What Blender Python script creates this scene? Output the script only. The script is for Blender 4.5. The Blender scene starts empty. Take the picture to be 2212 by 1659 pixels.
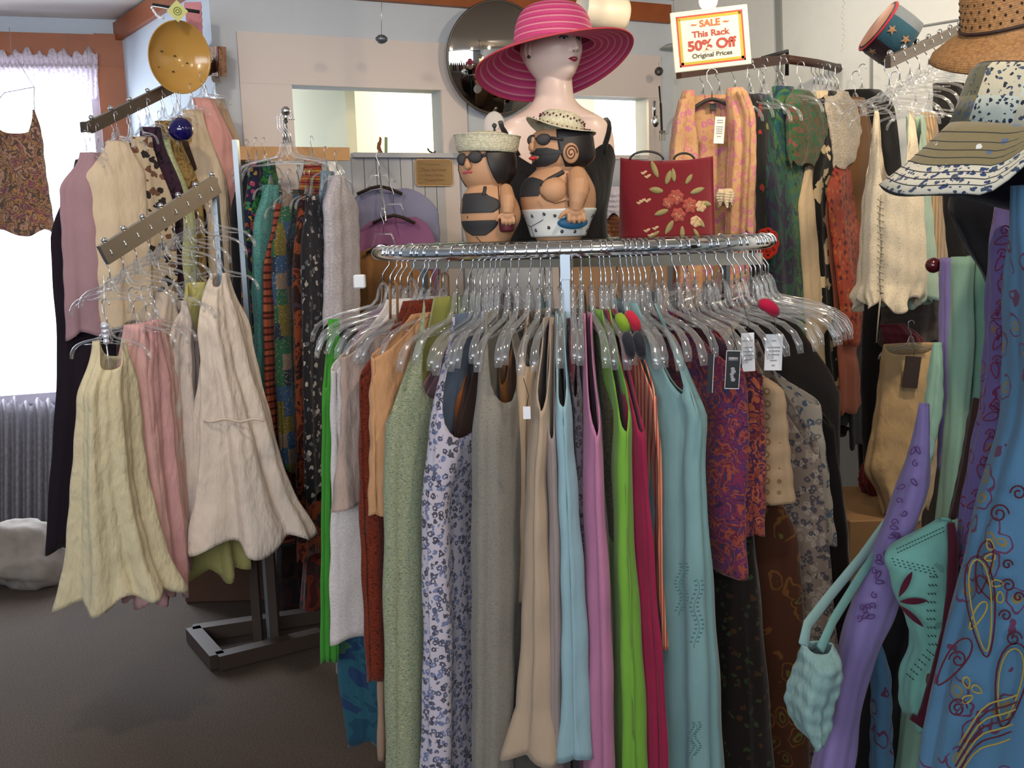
import bpy, bmesh, math, random
from mathutils import Vector, Matrix
random.seed(7)
PI = math.pi
R = math.radians
sc = bpy.context.scene
C = sc.collection

# ------------------------------------------------------------------ camera
F = 2150.0
TILT, ROLL = R(8.6), R(-1.8)
CAMZ = 1.42
CM = Matrix.Rotation(PI/2 - TILT, 3, 'X') @ Matrix.Rotation(ROLL, 3, 'Z')
cd = bpy.data.cameras.new('camera')
cd.sensor_width = 36.0
cd.lens = F / 2212 * 36.0
cd.clip_start = 0.02
cam = bpy.data.objects.new('camera', cd)
cam.matrix_world = Matrix.Translation((0, 0, CAMZ)) @ CM.to_4x4()
C.objects.link(cam)
sc.camera = cam

def P(px, py, d):
    """point seen at photo position (px, py) at world distance Y = d"""
    v = CM @ Vector(((px - 1106) / F, -(py - 829.5) / F, -1))
    v *= d / v.y
    return Vector((v.x, v.y, v.z + CAMZ))

# ------------------------------------------------------------------ light and exposure
sc.view_settings.view_transform = 'Standard'
sc.view_settings.look = 'None'
sc.view_settings.exposure = 0.48
sc.view_settings.gamma = 1.0
sc.cycles.use_denoising = True
sc.cycles.max_bounces = 8
sc.cycles.diffuse_bounces = 3
sc.cycles.glossy_bounces = 4
sc.cycles.transmission_bounces = 6
sc.cycles.transparent_max_bounces = 14
sc.cycles.caustics_reflective = False
sc.cycles.caustics_refractive = False
sc.cycles.sample_clamp_indirect = 4.0
wd = bpy.data.worlds.new('world')
sc.world = wd
wd.use_nodes = True
bgn = wd.node_tree.nodes['Background']
bgn.inputs[0].default_value = (0.86, 0.93, 1.0, 1)
bgn.inputs[1].default_value = 2.4

def light(name, kind, loc, energy, color, size=0.1, sizey=None, aim=None, spot=None):
    l = bpy.data.lights.new(name, kind)
    l.energy = energy
    l.color = color
    if kind == 'AREA':
        l.shape = 'RECTANGLE'
        l.size = size
        l.size_y = sizey or size
    elif kind == 'SPOT':
        l.shadow_soft_size = size
        l.spot_size = R(spot or 60)
        l.spot_blend = 0.6
    else:
        l.shadow_soft_size = size
    o = bpy.data.objects.new(name, l)
    o.location = loc
    if aim is not None:
        o.rotation_euler = (Vector(aim) - Vector(loc)).to_track_quat('-Z', 'Y').to_euler()
    C.objects.link(o)
    return o

light('shopfront_daylight', 'AREA', (-0.9, -1.55, 2.0), 46, (0.93, 0.96, 1.0), 3.6, 1.2, aim=(0.1, 3.0, 1.75))
light('window_daylight', 'AREA', (-2.75, 5.35, 1.75), 100, (0.82, 0.9, 1.0), 1.5, 1.5, aim=(-1.0, 2.6, 1.0))
light('ceiling_lamp_warm', 'SPOT', (1.3, 2.2, 2.46), 55, (1.0, 0.80, 0.55), 0.05, aim=(1.2, 3.4, 1.4), spot=120)
light('ceiling_lamp_warm', 'SPOT', (0.5, 1.2, 2.46), 34, (1.0, 0.82, 0.6), 0.05, aim=(0.5, 2.5, 1.3), spot=110)
light('ceiling_lamp_warm', 'SPOT', (-1.0, 2.0, 2.46), 30, (1.0, 0.86, 0.68), 0.05, aim=(-0.9, 3.4, 1.4), spot=120)
light('right_wall_fill', 'SPOT', (0.55, 3.3, 2.46), 15, (1.0, 0.93, 0.84), 0.06, aim=(1.9, 3.6, 1.9), spot=110)  # fill light added to brighten the right wall, not a real ceiling fixture
light('back_room_lamp', 'POINT', (-0.1, 5.9, 2.2), 34, (1.0, 0.86, 0.58), 0.12)

# ------------------------------------------------------------------ materials
def lin(h):
    if isinstance(h, str):
        h = h.lstrip('#')
        h = [int(h[i:i+2], 16) / 255 for i in (0, 2, 4)]
    return tuple(((c / 12.92) if c <= 0.04045 else ((c + 0.055) / 1.055) ** 2.4) for c in h) + (1,)

class NT:
    def __init__(s, name):
        s.m = bpy.data.materials.new(name)
        s.m.use_nodes = True
        s.t = s.m.node_tree
        s.b = s.t.nodes['Principled BSDF']
        s.out = s.t.nodes['Material Output']
    def n(s, typ, **kw):
        x = s.t.nodes.new('ShaderNode' + typ)
        for k, v in kw.items():
            if k.startswith('i_'):
                k2 = k[2:]
                x.inputs[int(k2) if k2.isdigit() else k2.replace('_', ' ')].default_value = v
            else:
                setattr(x, k, v)
        return x
    def l(s, a, b):
        s.t.links.new(a, b)
    def math(s, op, a, b=None, clamp=False):
        x = s.n('Math', operation=op)
        x.use_clamp = clamp
        for i, v in enumerate((a, b)):
            if v is None: continue
            if isinstance(v, (int, float)): x.inputs[i].default_value = v
            else: s.l(v, x.inputs[i])
        return x.outputs[0]
    def mix(s, f, a, b):
        x = s.n('Mix', data_type='RGBA')
        for sock, v in ((x.inputs[0], f), (x.inputs[6], a), (x.inputs[7], b)):
            if isinstance(v, (int, float)): sock.default_value = v
            elif isinstance(v, tuple): sock.default_value = v
            else: s.l(v, sock)
        return x.outputs[2]
    def ramp(s, f, stops, const=False):
        x = s.n('ValToRGB')
        e = x.color_ramp.elements
        if const: x.color_ramp.interpolation = 'CONSTANT'
        while len(e) < len(stops): e.new(0.5)
        for k, (p, c) in enumerate(stops):
            e[k].position = p
            e[k].color = c
        s.l(f, x.inputs[0])
        return x.outputs[0]
    def coord(s, scale=(1, 1, 1)):
        tc = s.n('TexCoord')
        mp = s.n('Mapping')
        mp.inputs['Scale'].default_value = scale
        s.l(tc.outputs['Object'], mp.inputs[0])
        return mp.outputs[0]

_mc = {}
def mat(name, col, rough=0.6, metal=0.0, bump=0.0, bscale=60, var=0.0, emit=0, alpha=1, coat=0, spec=0.5):
    key = ('m', name)
    if key in _mc: return _mc[key]
    t = NT(name)
    c = lin(col)
    t.b.inputs['Base Color'].default_value = c
    t.b.inputs['Roughness'].default_value = rough
    t.b.inputs['Metallic'].default_value = metal
    t.b.inputs['Specular IOR Level'].default_value = spec
    t.b.inputs['Coat Weight'].default_value = coat
    if var or bump:
        nz = t.n('TexNoise')
        nz.inputs['Scale'].default_value = bscale
        nz.inputs['Detail'].default_value = 4
        t.l(t.coord(), nz.inputs[0])
        if var:
            t.l(t.mix(t.math('MULTIPLY', nz.outputs[0], 1.0), tuple(x * (1 - var) for x in c[:3]) + (1,), tuple(min(1, x * (1 + var)) for x in c[:3]) + (1,)), t.b.inputs['Base Color'])
        if bump:
            b = t.n('Bump', i_Strength=bump, i_Distance=0.004)
            t.l(nz.outputs[0], b.inputs['Height'])
            t.l(b.outputs[0], t.b.inputs['Normal'])
    if emit:
        t.b.inputs['Emission Color'].default_value = c
        t.b.inputs['Emission Strength'].default_value = emit
    if alpha < 1: t.b.inputs['Alpha'].default_value = alpha
    _mc[key] = t.m
    return t.m

def fab(pat, *cols, s=40, rough=0.85, sheen=0.15, crinkle=0.25, k=0.5):
    """woven cloth with a printed pattern; cols[0] is the ground"""
    key = ('f', pat, cols, s, k, crinkle)
    if key in _mc: return _mc[key]
    t = NT('cloth_' + pat)
    cl = [lin(c) for c in cols]
    co = t.coord()
    col = None
    if pat == 'plain':
        nz = t.n('TexNoise'); nz.inputs['Scale'].default_value = 9; nz.inputs['Detail'].default_value = 3
        t.l(co, nz.inputs[0])
        c = cl[0]
        col = t.mix(nz.outputs[0], tuple(x * .86 for x in c[:3]) + (1,), tuple(min(1, x * 1.12) for x in c[:3]) + (1,))
    elif pat == 'heather':
        nz = t.n('TexNoise'); nz.inputs['Scale'].default_value = s * 4; nz.inputs['Detail'].default_value = 2
        mp = t.coord((1, 1, 2.2))
        t.l(mp, nz.inputs[0])
        n = len(cl)
        col = t.ramp(nz.outputs[0], [(0.36 + 0.28 * i / max(1, n - 1), c) for i, c in enumerate(cl)])
    elif pat in ('floral', 'sprig'):
        v = t.n('TexVoronoi'); v.inputs['Scale'].default_value = s
        nz = t.n('TexNoise'); nz.inputs['Scale'].default_value = s * 1.6
        t.l(co, nz.inputs[0])
        va = t.n('VectorMath', operation='MULTIPLY_ADD')
        t.l(nz.outputs['Color'], va.inputs[0]); va.inputs[1].default_value = (0.9 / s,) * 3; t.l(co, va.inputs[2])
        t.l(va.outputs[0], v.inputs[0])
        rnd = t.n('SeparateColor'); t.l(v.outputs['Color'], rnd.inputs[0])
        n = len(cl) - 1
        fl = t.ramp(rnd.outputs[0], [(i / n, c) for i, c in enumerate(cl[1:])], True)
        mask = t.math('LESS_THAN', v.outputs['Distance'], k)
        col = t.mix(mask, cl[0], fl)
        if pat == 'floral':
            m2 = t.math('LESS_THAN', v.outputs['Distance'], k * .38)
            col = t.mix(m2, col, cl[0])
    elif pat == 'batik':
        nz = t.n('TexNoise'); nz.inputs['Scale'].default_value = s; nz.inputs['Detail'].default_value = 3; nz.inputs['Distortion'].default_value = 1.3
        t.l(co, nz.inputs[0])
        n = len(cl)
        col = t.ramp(nz.outputs[0], [(0.28 + 0.44 * i / n, c) for i, c in enumerate(cl)], True)
    elif pat == 'stripe':
        w = t.n('TexWave', wave_type='BANDS', bands_direction='Z'); w.inputs['Scale'].default_value = s; w.inputs['Distortion'].default_value = 1.0
        t.l(co, w.inputs[0])
        n = len(cl)
        nz = t.n('TexNoise'); nz.inputs['Scale'].default_value = s * .7
        mp = t.coord((.02, .02, 1)); t.l(mp, nz.inputs[0])
        col = t.ramp(t.math('ADD', t.math('MULTIPLY', w.outputs[0], .35), t.math('MULTIPLY', nz.outputs[0], .8)), [(0.2 + 0.65 * i / n, c) for i, c in enumerate(cl)], True)
    elif pat == 'pinstripe':
        w = t.n('TexWave', wave_type='BANDS', bands_direction='X'); w.inputs['Scale'].default_value = s
        t.l(co, w.inputs[0])
        col = t.ramp(w.outputs[0], [(0, cl[0]), (0.6, cl[1])])
    elif pat == 'swirl':
        nz = t.n('TexNoise'); nz.inputs['Scale'].default_value = s * .9
        t.l(co, nz.inputs[0])
        va = t.n('VectorMath', operation='MULTIPLY_ADD')
        t.l(nz.outputs['Color'], va.inputs[0]); va.inputs[1].default_value = (1.1 / s,) * 3; t.l(co, va.inputs[2])
        v = t.n('TexVoronoi'); v.inputs['Scale'].default_value = s
        t.l(va.outputs[0], v.inputs[0])
        rings = t.math('ABSOLUTE', t.math('SUBTRACT', v.outputs['Distance'], .40))
        m1 = t.math('LESS_THAN', rings, .035)
        r2 = t.math('ABSOLUTE', t.math('SUBTRACT', v.outputs['Distance'], .17))
        m2 = t.math('LESS_THAN', r2, .045)
        rnd = t.n('SeparateColor'); t.l(v.outputs['Color'], rnd.inputs[0])
        keep = t.math('GREATER_THAN', rnd.outputs[1], .35)
        col = t.mix(t.math('MULTIPLY', m1, keep), cl[0], cl[1])
        col = t.mix(t.math('MULTIPLY', m2, keep), col, cl[2])
    elif pat == 'patch':
        v = t.n('TexVoronoi', distance='CHEBYCHEV'); v.inputs['Scale'].default_value = s; v.inputs['Randomness'].default_value = .25
        t.l(co, v.inputs[0])
        rnd = t.n('SeparateColor'); t.l(v.outputs['Color'], rnd.inputs[0])
        n = len(cl) - 1
        base = t.ramp(rnd.outputs[0], [(i / n, c) for i, c in enumerate(cl[:-1])], True)
        v2 = t.n('TexVoronoi'); v2.inputs['Scale'].default_value = s * 6
        t.l(co, v2.inputs[0])
        col = t.mix(t.math('LESS_THAN', v2.outputs['Distance'], k), base, cl[-1])
    elif pat == 'medallion':
        v = t.n('TexVoronoi'); v.inputs['Scale'].default_value = s; v.inputs['Randomness'].default_value = .12
        t.l(co, v.inputs[0])
        r = t.math('ABSOLUTE', t.math('SUBTRACT', v.outputs['Distance'], .22))
        col = t.mix(t.math('LESS_THAN', r, .07), cl[0], cl[1])
        col = t.mix(t.math('LESS_THAN', v.outputs['Distance'], .08), col, cl[2])
        nz = t.n('TexNoise'); nz.inputs['Scale'].default_value = 120; t.l(co, nz.inputs[0])
        col = t.mix(t.math('MULTIPLY', nz.outputs[0], .3), col, cl[2])
    t.l(col, t.b.inputs['Base Color'])
    t.b.inputs['Roughness'].default_value = rough
    t.b.inputs['Sheen Weight'].default_value = sheen
    t.b.inputs['Specular IOR Level'].default_value = 0.2
    n1 = t.n('TexNoise'); n1.inputs['Scale'].default_value = 38; n1.inputs['Detail'].default_value = 5
    t.l(t.coord((1.6, 1.6, .7)), n1.inputs[0])
    b = t.n('Bump', i_Strength=crinkle, i_Distance=0.008)
    t.l(n1.outputs[0], b.inputs['Height'])
    t.l(b.outputs[0], t.b.inputs['Normal'])
    _mc[key] = t.m
    return t.m

def clear_plastic():
    t = NT('clear_plastic')
    t.t.nodes.remove(t.b)
    tr = t.n('BsdfTransparent'); tr.inputs[0].default_value = (.97, .975, .985, 1)
    gl = t.n('BsdfGlossy'); gl.inputs['Roughness'].default_value = .10; gl.inputs[0].default_value = (1, 1, 1, 1)
    df = t.n('BsdfDiffuse'); df.inputs[0].default_value = (.75, .78, .82, 1)
    lw = t.n('LayerWeight'); lw.inputs[0].default_value = .45
    m1 = t.n('MixShader'); m2 = t.n('MixShader')
    t.l(t.math('ADD', t.math('MULTIPLY', lw.outputs['Facing'], .42), .07, True), m1.inputs[0])
    t.l(tr.outputs[0], m1.inputs[1]); t.l(gl.outputs[0], m1.inputs[2])
    m2.inputs[0].default_value = .06
    t.l(m1.outputs[0], m2.inputs[1]); t.l(df.outputs[0], m2.inputs[2])
    t.l(m2.outputs[0], t.out.inputs[0])
    return t.m

def lace_mat(name, col, dens, s=60):
    t = NT(name)
    t.b.inputs['Base Color'].default_value = lin(col)
    t.b.inputs['Roughness'].default_value = .9
    v = t.n('TexVoronoi'); v.inputs['Scale'].default_value = s
    t.l(t.coord(), v.inputs[0])
    a = t.math('ADD', t.math('MULTIPLY', t.math('GREATER_THAN', v.outputs['Distance'], .45), .35), dens, True)
    tl = t.n('BsdfTranslucent'); tl.inputs[0].default_value = lin(col)
    m = t.n('MixShader'); m.inputs[0].default_value = .5
    t.l(t.b.outputs[0], m.inputs[1]); t.l(tl.outputs[0], m.inputs[2])
    tr = t.n('BsdfTransparent')
    m2 = t.n('MixShader'); t.l(a, m2.inputs[0]); t.l(tr.outputs[0], m2.inputs[1]); t.l(m.outputs[0], m2.inputs[2])
    t.l(m2.outputs[0], t.out.inputs[0])
    return t.m

CHROME = mat('chrome', '#dfe3e8', .12, 1.0)
POSTM = mat('satin_chrome', '#8d969f', .42, 1.0)
STEEL = mat('brushed_steel', '#b5aa9c', .38, 1.0)
WIRE = mat('hook_wire', '#c9ccd2', .25, 1.0)
CLEAR = clear_plastic()
BLACKP = mat('black_plastic', '#1c1a1c', .4)
WOODO = mat('orange_stained_wood', '#8f4a20', .45, bump=.3, bscale=14, var=.25)
WOODT = mat('tan_wood', '#b08350', .5, bump=.2, bscale=20, var=.2)
WHITEP = mat('white_paint', '#d8d3d2', .55, var=.02, bscale=4)

# ------------------------------------------------------------------ mesh helpers
class MB:
    def __init__(s): s.v = []; s.f = []; s.t = []; s.mi = []
    def add(s, v, f, t=None, mi=0):
        o = len(s.v)
        s.v += [Vector(x) for x in v]
        s.f += [tuple(i + o for i in q) for q in f]
        s.t += list(t) if t else [0.0] * len(v)
        s.mi += [mi] * len(f)
        return s
    def box(s, c, size, rot=None, mi=0):
        c = Vector(c)
        vs = []
        for x in (-.5, .5):
            for y in (-.5, .5):
                for z in (-.5, .5):
                    p = Vector((x * size[0], y * size[1], z * size[2]))
                    if rot is not None: p = rot @ p
                    vs.append(c + p)
        return s.add(vs, [(0, 1, 3, 2), (4, 6, 7, 5), (0, 4, 5, 1), (2, 3, 7, 6), (0, 2, 6, 4), (1, 5, 7, 3)], mi=mi)
    def beam(s, a, b, w, h, up=(0, 0, 1)):
        a, b = Vector(a), Vector(b)
        d = (b - a); L = d.length; d.normalize()
        side = d.cross(Vector(up)).normalized(); u = side.cross(d)
        rot = Matrix((d, side, u)).transposed()
        return s.box((a + b) / 2, (L, w, h), rot)
    def tube(s, path, r, n=8, closed=False, sq=(1, 1), up=None, cap=True, mi=0):
        path = [Vector(p) for p in path]
        m = len(path)
        rs = r if isinstance(r, (list, tuple)) else [r] * m
        vs = []; fs = []
        nrm = None
        for i, p in enumerate(path):
            if closed: t = path[(i + 1) % m] - path[i - 1]
            else: t = path[min(i + 1, m - 1)] - path[max(i - 1, 0)]
            t.normalize()
            if up is not None:
                a = t.cross(Vector(up)).normalized()
            elif nrm is None:
                a = t.cross(Vector((0, 0, 1)))
                if a.length < .1: a = t.cross(Vector((0, 1, 0)))
                a.normalize()
            else:
                a = (nrm - t * nrm.dot(t)).normalized()
            nrm = a
            b = t.cross(a)
            for k in range(n):
                th = 2 * PI * k / n
                vs.append(p + a * math.cos(th) * rs[i] * sq[0] + b * math.sin(th) * rs[i] * sq[1])
        for i in range(m if closed else m - 1):
            j = (i + 1) % m
            for k in range(n):
                l = (k + 1) % n
                fs.append((i * n + k, i * n + l, j * n + l, j * n + k))
        if cap and not closed:
            fs.append(tuple(range(n))[::-1]); fs.append(tuple((m - 1) * n + k for k in range(n)))
        return s.add(vs, fs, mi=mi)
    def lathe(s, prof, n=32, mt=None, wob=None, capb=False, mi=0):
        """prof: (r, z) list; mt: 4x4 matrix; t attribute runs along the profile"""
        vs = []; fs = []; ts = []
        L = 0
        for i, (r, z) in enumerate(prof):
            if i: L += math.hypot(r - prof[i-1][0], z - prof[i-1][1])
            for k in range(n):
                a = 2 * PI * k / n
                p = Vector((r * math.cos(a), r * math.sin(a), z))
                if wob: p = wob(p, a, i / (len(prof) - 1))
                vs.append(mt @ p if mt is not None else p); ts.append(L)
        for i in range(len(prof) - 1):
            for k in range(n):
                l = (k + 1) % n
                fs.append((i * n + k, i * n + l, (i + 1) * n + l, (i + 1) * n + k))
        return s.add(vs, fs, ts, mi)
    def ball(s, c, r, n=16, m=10, sc_=(1, 1, 1), rot=None, mi=0):
        prof = [(r * math.sin(PI * i / m), -r * math.cos(PI * i / m)) for i in range(m + 1)]
        prof[0] = (r * .02, prof[0][1]); prof[-1] = (r * .02, prof[-1][1])
        mt = Matrix.Translation(c) @ (rot.to_4x4() if rot is not None else Matrix()) @ Matrix.Diagonal((*sc_, 1))
        return s.lathe(prof, n, mt, mi=mi)

ORG = {}
def obj(name, mb, m, parent=None, smooth=True, label=None, solid=0, sub=0, org=None, local=False):
    me = bpy.data.meshes.new(name)
    if parent is not None: o0 = ORG[parent.name]
    elif local: o0 = Vector((0, 0, 0))
    elif org is not None: o0 = Vector(org)
    else:
        n = len(mb.v)
        o0 = sum(mb.v, Vector()) / n
        o0.z = min(p.z for p in mb.v)
    me.from_pydata([p - o0 for p in mb.v], [], mb.f)
    ms = m if isinstance(m, (list, tuple)) else [m]
    for x in ms: me.materials.append(x)
    if len(ms) > 1: me.polygons.foreach_set('material_index', mb.mi)
    if smooth: me.polygons.foreach_set('use_smooth', [True] * len(me.polygons))
    if any(mb.t):
        at = me.attributes.new('t', 'FLOAT', 'POINT')
        at.data.foreach_set('value', mb.t)
    o = bpy.data.objects.new(name, me)
    C.objects.link(o)
    if parent is not None: o.parent = parent
    elif not local: o.location = o0
    ORG[o.name] = o0
    if label: o['label'] = label
    if solid:
        md = o.modifiers.new('solid', 'SOLIDIFY'); md.thickness = solid; md.offset = 0
    if sub:
        md = o.modifiers.new('sub', 'SUBSURF'); md.levels = sub; md.render_levels = sub
    return o
def tag(o, label, cat, group=None):
    o['label'] = label; o['category'] = cat
    if group: o['group'] = group
    return o
def thing(name, label, cat, loc, group=None):
    o = bpy.data.objects.new(name, None)
    o.empty_display_size = .05
    C.objects.link(o)
    o.location = loc
    ORG[o.name] = Vector(loc)
    return tag(o, label, cat, group)
def struct(name, mb, m, parent=None, **kw):
    o = obj(name, mb, m, parent, **kw)
    if parent is None: o['kind'] = 'structure'
    return o
def cat_rom(pts, x):
    """smooth interpolation of rows (key, values...)"""
    n = len(pts)
    if x <= pts[0][0]: return pts[0][1:]
    if x >= pts[-1][0]: return pts[-1][1:]
    for i in range(n - 1):
        if pts[i][0] <= x <= pts[i+1][0]: break
    h = pts[i+1][0] - pts[i][0]
    t = (x - pts[i][0]) / h
    out = []
    for j in range(1, len(pts[0])):
        p1, p2 = pts[i][j], pts[i+1][j]
        m1 = (p2 - pts[i-1][j]) / (pts[i+1][0] - pts[i-1][0]) * h if i > 0 else (p2 - p1)
        m2 = (pts[i+2][j] - p1) / (pts[i+2][0] - pts[i][0]) * h if i + 2 < n else (p2 - p1)
        t2, t3 = t * t, t * t * t
        out.append((2*t3 - 3*t2 + 1) * p1 + (t3 - 2*t2 + t) * m1 + (-2*t3 + 3*t2) * p2 + (t3 - t2) * m2)
    return tuple(out)

# ------------------------------------------------------------------ cloth: a hanging tube of fabric
STR = [(-90, 42, 1.0), (90, 42, .8), (0, 36, 1.1), (180, 36, 1.1)]       # strappy top edge, as a share of the drop
def cloth(rows, d, B=(0, .05), dips=(), folds=(5, .004, .014), hem=6, n=72, m=44, seed=0, taper=0.0, btop=.3, near=False, ruffle=None, bfull=.22, flat=0):
    """rows: (py, xl, xr) seen outline; d: distance; B: half depth in plan; near: outline belongs to the near edge"""
    rnd = random.Random(seed * 17 + int(rows[0][1]))
    B = Vector((B[0], B[1], 0))
    ph = [rnd.uniform(0, 2 * PI) for _ in range(8)]
    y0, y1 = rows[0][0], rows[-1][0]
    span = y1 - y0
    mb = MB(); vs = []; fs = []
    kf = folds[0]
    bl = B.length
    for j in range(m + 1):
        v = j / m
        for i in range(n):
            th = 2 * PI * i / n
            deg = math.degrees(th)
            top = y0
            for (c, hw, dep) in dips:
                dd = abs((deg - c + 180) % 360 - 180)
                if dd < hw: top += dep * (1 - (dd / hw) ** 3)
            bot = y1 + hem * math.sin(kf * th + ph[0]) + hem * .5 * math.sin(3 * th + ph[1])
            py = top + (bot - top) * v
            xl, xr = cat_rom(rows, min(py, y1))
            t = (py - y0) / span
            xc, hw_ = (xl + xr) / 2, max(2.0, (xr - xl) / 2)
            c = P(xc, py, d)
            a = (P(xr, py, d) - P(xl, py, d)).length / 2
            a = max(a, .003)
            tt = min(1, t / bfull)
            bs = btop + (1 - btop) * (tt * tt * (3 - 2 * tt))
            b = B * bs
            ct, st = math.cos(th), math.sin(th)
            if near:
                c = c + B
            am = a * (1 - taper * st)
            X = Vector((am * ct, 0, 0)) + b * st
            # fold displacement along the section normal
            nn = Vector((ct / max(am, .01), 0, 0)) + (B.normalized() * st / max(bl * bs, .01))
            nn.normalize()
            amp = folds[1] + (folds[2] - folds[1]) * min(1, t * 1.1)
            w = math.sin(kf * th + ph[0] + .5 * math.sin(2.2 * t + ph[4])) + .45 * math.sin((kf * 2 + 1) * th + ph[2] + 1.3 * t) + .3 * math.sin(3 * th + ph[3] + 5 * t)
            amp = min(amp, am * .55)
            q = c + X + nn * amp * w * .62
            q += Vector((0, 0, 0)) + nn * .0012 * math.sin(37 * t + 2 * math.sin(th * 2 + ph[5]) + ph[6]) * min(1, am / .02)
            if ruffle and t > ruffle[0]:
                g = (t - ruffle[0]) / (1 - ruffle[0])
                q += nn * (ruffle[1] * g + ruffle[1] * .8 * g * math.sin(ruffle[2] * th + ph[7])) * min(1, .35 + am / .06)
            vs.append(q)
    for j in range(m):
        for i in range(n):
            l = (i + 1) % n
            fs.append((j * n + i, j * n + l, (j + 1) * n + l, (j + 1) * n + i))
    mb.add(vs, fs)
    return mb
# ------------------------------------------------------------------ room
CEIL = 2.525
A0 = Vector((-3.885, 4.50)); A1 = Vector((-1.89, 5.15))      # window wall
B1 = Vector((-1.152, 4.13))                                  # end of the diagonal side wall
C1 = Vector((0.85, 5.11))                                   # far right corner
D1 = Vector((2.40, 2.92))
BL = mat('pale_blue_wall_paint', '#bcc8d6', .8, bump=.05, bscale=30, var=.03)
BLD = mat('blue_lavender_wall_paint', '#bfc6d0', .8, bump=.05, bscale=30, var=.03)
RW = mat('white_wall_panel_paint', '#dcdedb', .8, bump=.05, bscale=30, var=.03)
CEILM = mat('ceiling_paint', '#cfc8c0', .9, bump=.08, bscale=50, var=.03)
CREAM = mat('cream_room_paint', '#e3dcc0', .8)

def wallpt(a, b, px):
    """distance Y where the pixel column px meets wall a-b (plan)"""
    k = (px - 1106) / F
    k2 = k * 1.0
    dx, dy = b.x - a.x, b.y - a.y
    t = (k2 * a.y - a.x) / (dx - k2 * dy)
    return a.y + dy * t
def onwall(a, b, px, py, off=0.0):
    d = wallpt(a, b, px)
    for _ in range(6):
        p = P(px, py, d)
        # correct for tilt and roll: solve along the ray
        v = (p - Vector((0, 0, CAMZ)))
        n = Vector((-(b.y - a.y), b.x - a.x)).normalized()
        den = v.x * n.x + v.y * n.y
        s = (a.x * n.x + a.y * n.y) / den
        d *= s
    p = P(px, py, d)
    nn = Vector((b.y - a.y, -(b.x - a.x))).normalized()      # towards the room
    return p + Vector((nn.x, nn.y, 0)) * off
def wallquad(mb, a, b, z0, z1, th=.1):
    nn = Vector((-(b.y - a.y), b.x - a.x)).normalized() * th
    vs = []
    for q in (a, b, b + nn, a + nn):
        vs += [(q.x, q.y, z0), (q.x, q.y, z1)]
    mb.add(vs, [(0, 2, 3, 1), (2, 4, 5, 3), (4, 6, 7, 5), (6, 0, 1, 7), (1, 3, 5, 7), (0, 6, 4, 2)])
def lerp(a, b, t): return a + (b - a) * t
def tparam(a, b, p):
    dv = b - a
    return ((p.x - a.x) * dv.x + (p.y - a.y) * dv.y) / dv.length_squared

# floor, ceiling
mb = MB(); mb.box((-.6, 2.2, -.05), (8.5, 9.6, .1))
t = NT('dark_carpet')
nz = t.n('TexNoise'); nz.inputs['Scale'].default_value = 220; nz.inputs['Detail'].default_value = 3
t.l(t.coord(), nz.inputs[0])
nz2 = t.n('TexNoise'); nz2.inputs['Scale'].default_value = 2.5
t.l(t.coord(), nz2.inputs[0])
c1 = t.ramp(nz.outputs[0], [(.35, lin('#2e2620')), (.68, lin('#5e4e40'))])
t.l(t.mix(t.math('MULTIPLY', nz2.outputs[0], .4), c1, lin('#40352e')), t.b.inputs['Base Color'])
t.b.inputs['Roughness'].default_value = .95
bp = t.n('Bump', i_Strength=.6, i_Distance=.004); t.l(nz.outputs[0], bp.inputs['Height']); t.l(bp.outputs[0], t.b.inputs['Normal'])
struct('floor', mb, t.m, smooth=False)
mb = MB(); mb.box((-.6, 2.2, CEIL + .05), (8.5, 9.6, .1))
struct('ceiling', mb, CEILM, smooth=False)

# window wall with the window hole
wr = onwall(A0, A1, 232, 400); wl = onwall(A0, A1, -260, 400)
tr_, tl_ = tparam(A0, A1, wr), tparam(A0, A1, wl)
wtop = onwall(A0, A1, 120, 150).z; wbot = onwall(A0, A1, 60, 865).z
mb = MB()
wallquad(mb, A0, lerp(A0, A1, tl_), 0, CEIL)
wallquad(mb, lerp(A0, A1, tr_), A1, 0, CEIL)
wallquad(mb, lerp(A0, A1, tl_), lerp(A0, A1, tr_), 0, wbot)
wallquad(mb, lerp(A0, A1, tl_), lerp(A0, A1, tr_), wtop, CEIL)
struct('wall_front', mb, BL, smooth=False)
mb = MB(); wallquad(mb, A1, B1, 0, CEIL)
struct('wall_left', mb, BL, smooth=False)
# window frame and sill
def trimbar(mb, a, b, w, th, p0, p1, off=.0):
    """a flat board on wall a-b between two wall points p0 p1 (3D, on the wall)"""
    nn = Vector((b.y - a.y, -(b.x - a.x), 0)).normalized()
    q0, q1 = p0 + nn * (th / 2 + off), p1 + nn * (th / 2 + off)
    d = (q1 - q0); L = d.length; d.normalize()
    side = nn.cross(d)
    rot = Matrix((d, side, nn)).transposed()
    mb.box((q0 + q1) / 2, (L, w, th), rot)
def wz(t, z, a=A0, b=A1):
    q = lerp(a, b, t); return Vector((q.x, q.y, z))
dA = (A1 - A0).length
win = thing('window_1', 'tall wood framed window behind lace curtains', 'window', wz((tl_ + tr_) / 2, wbot))
win['kind'] = 'structure'; del win['category']; del win['label']
mb = MB()
e = .075 / dA
trimbar(mb, A0, A1, .15, .03, wz(tr_ + e, wbot - .1), wz(tr_ + e, wtop + .17))
trimbar(mb, A0, A1, .15, .03, wz(tl_ - e, wbot - .1), wz(tl_ - e, wtop + .17))
trimbar(mb, A0, A1, .15, .032, wz(tl_ - e, wtop + .09), wz(tr_ + 2 * e, wtop + .09))
obj('window_casing', mb, WOODO, win, smooth=False)
mb = MB()
trimbar(mb, A0, A1, .035, .03, wz(tr_ - .01, wbot), wz(tr_ - .01, wtop), off=-.03)
trimbar(mb, A0, A1, .035, .03, wz(tl_ + .01, wbot), wz(tl_ + .01, wtop), off=-.03)
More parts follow.
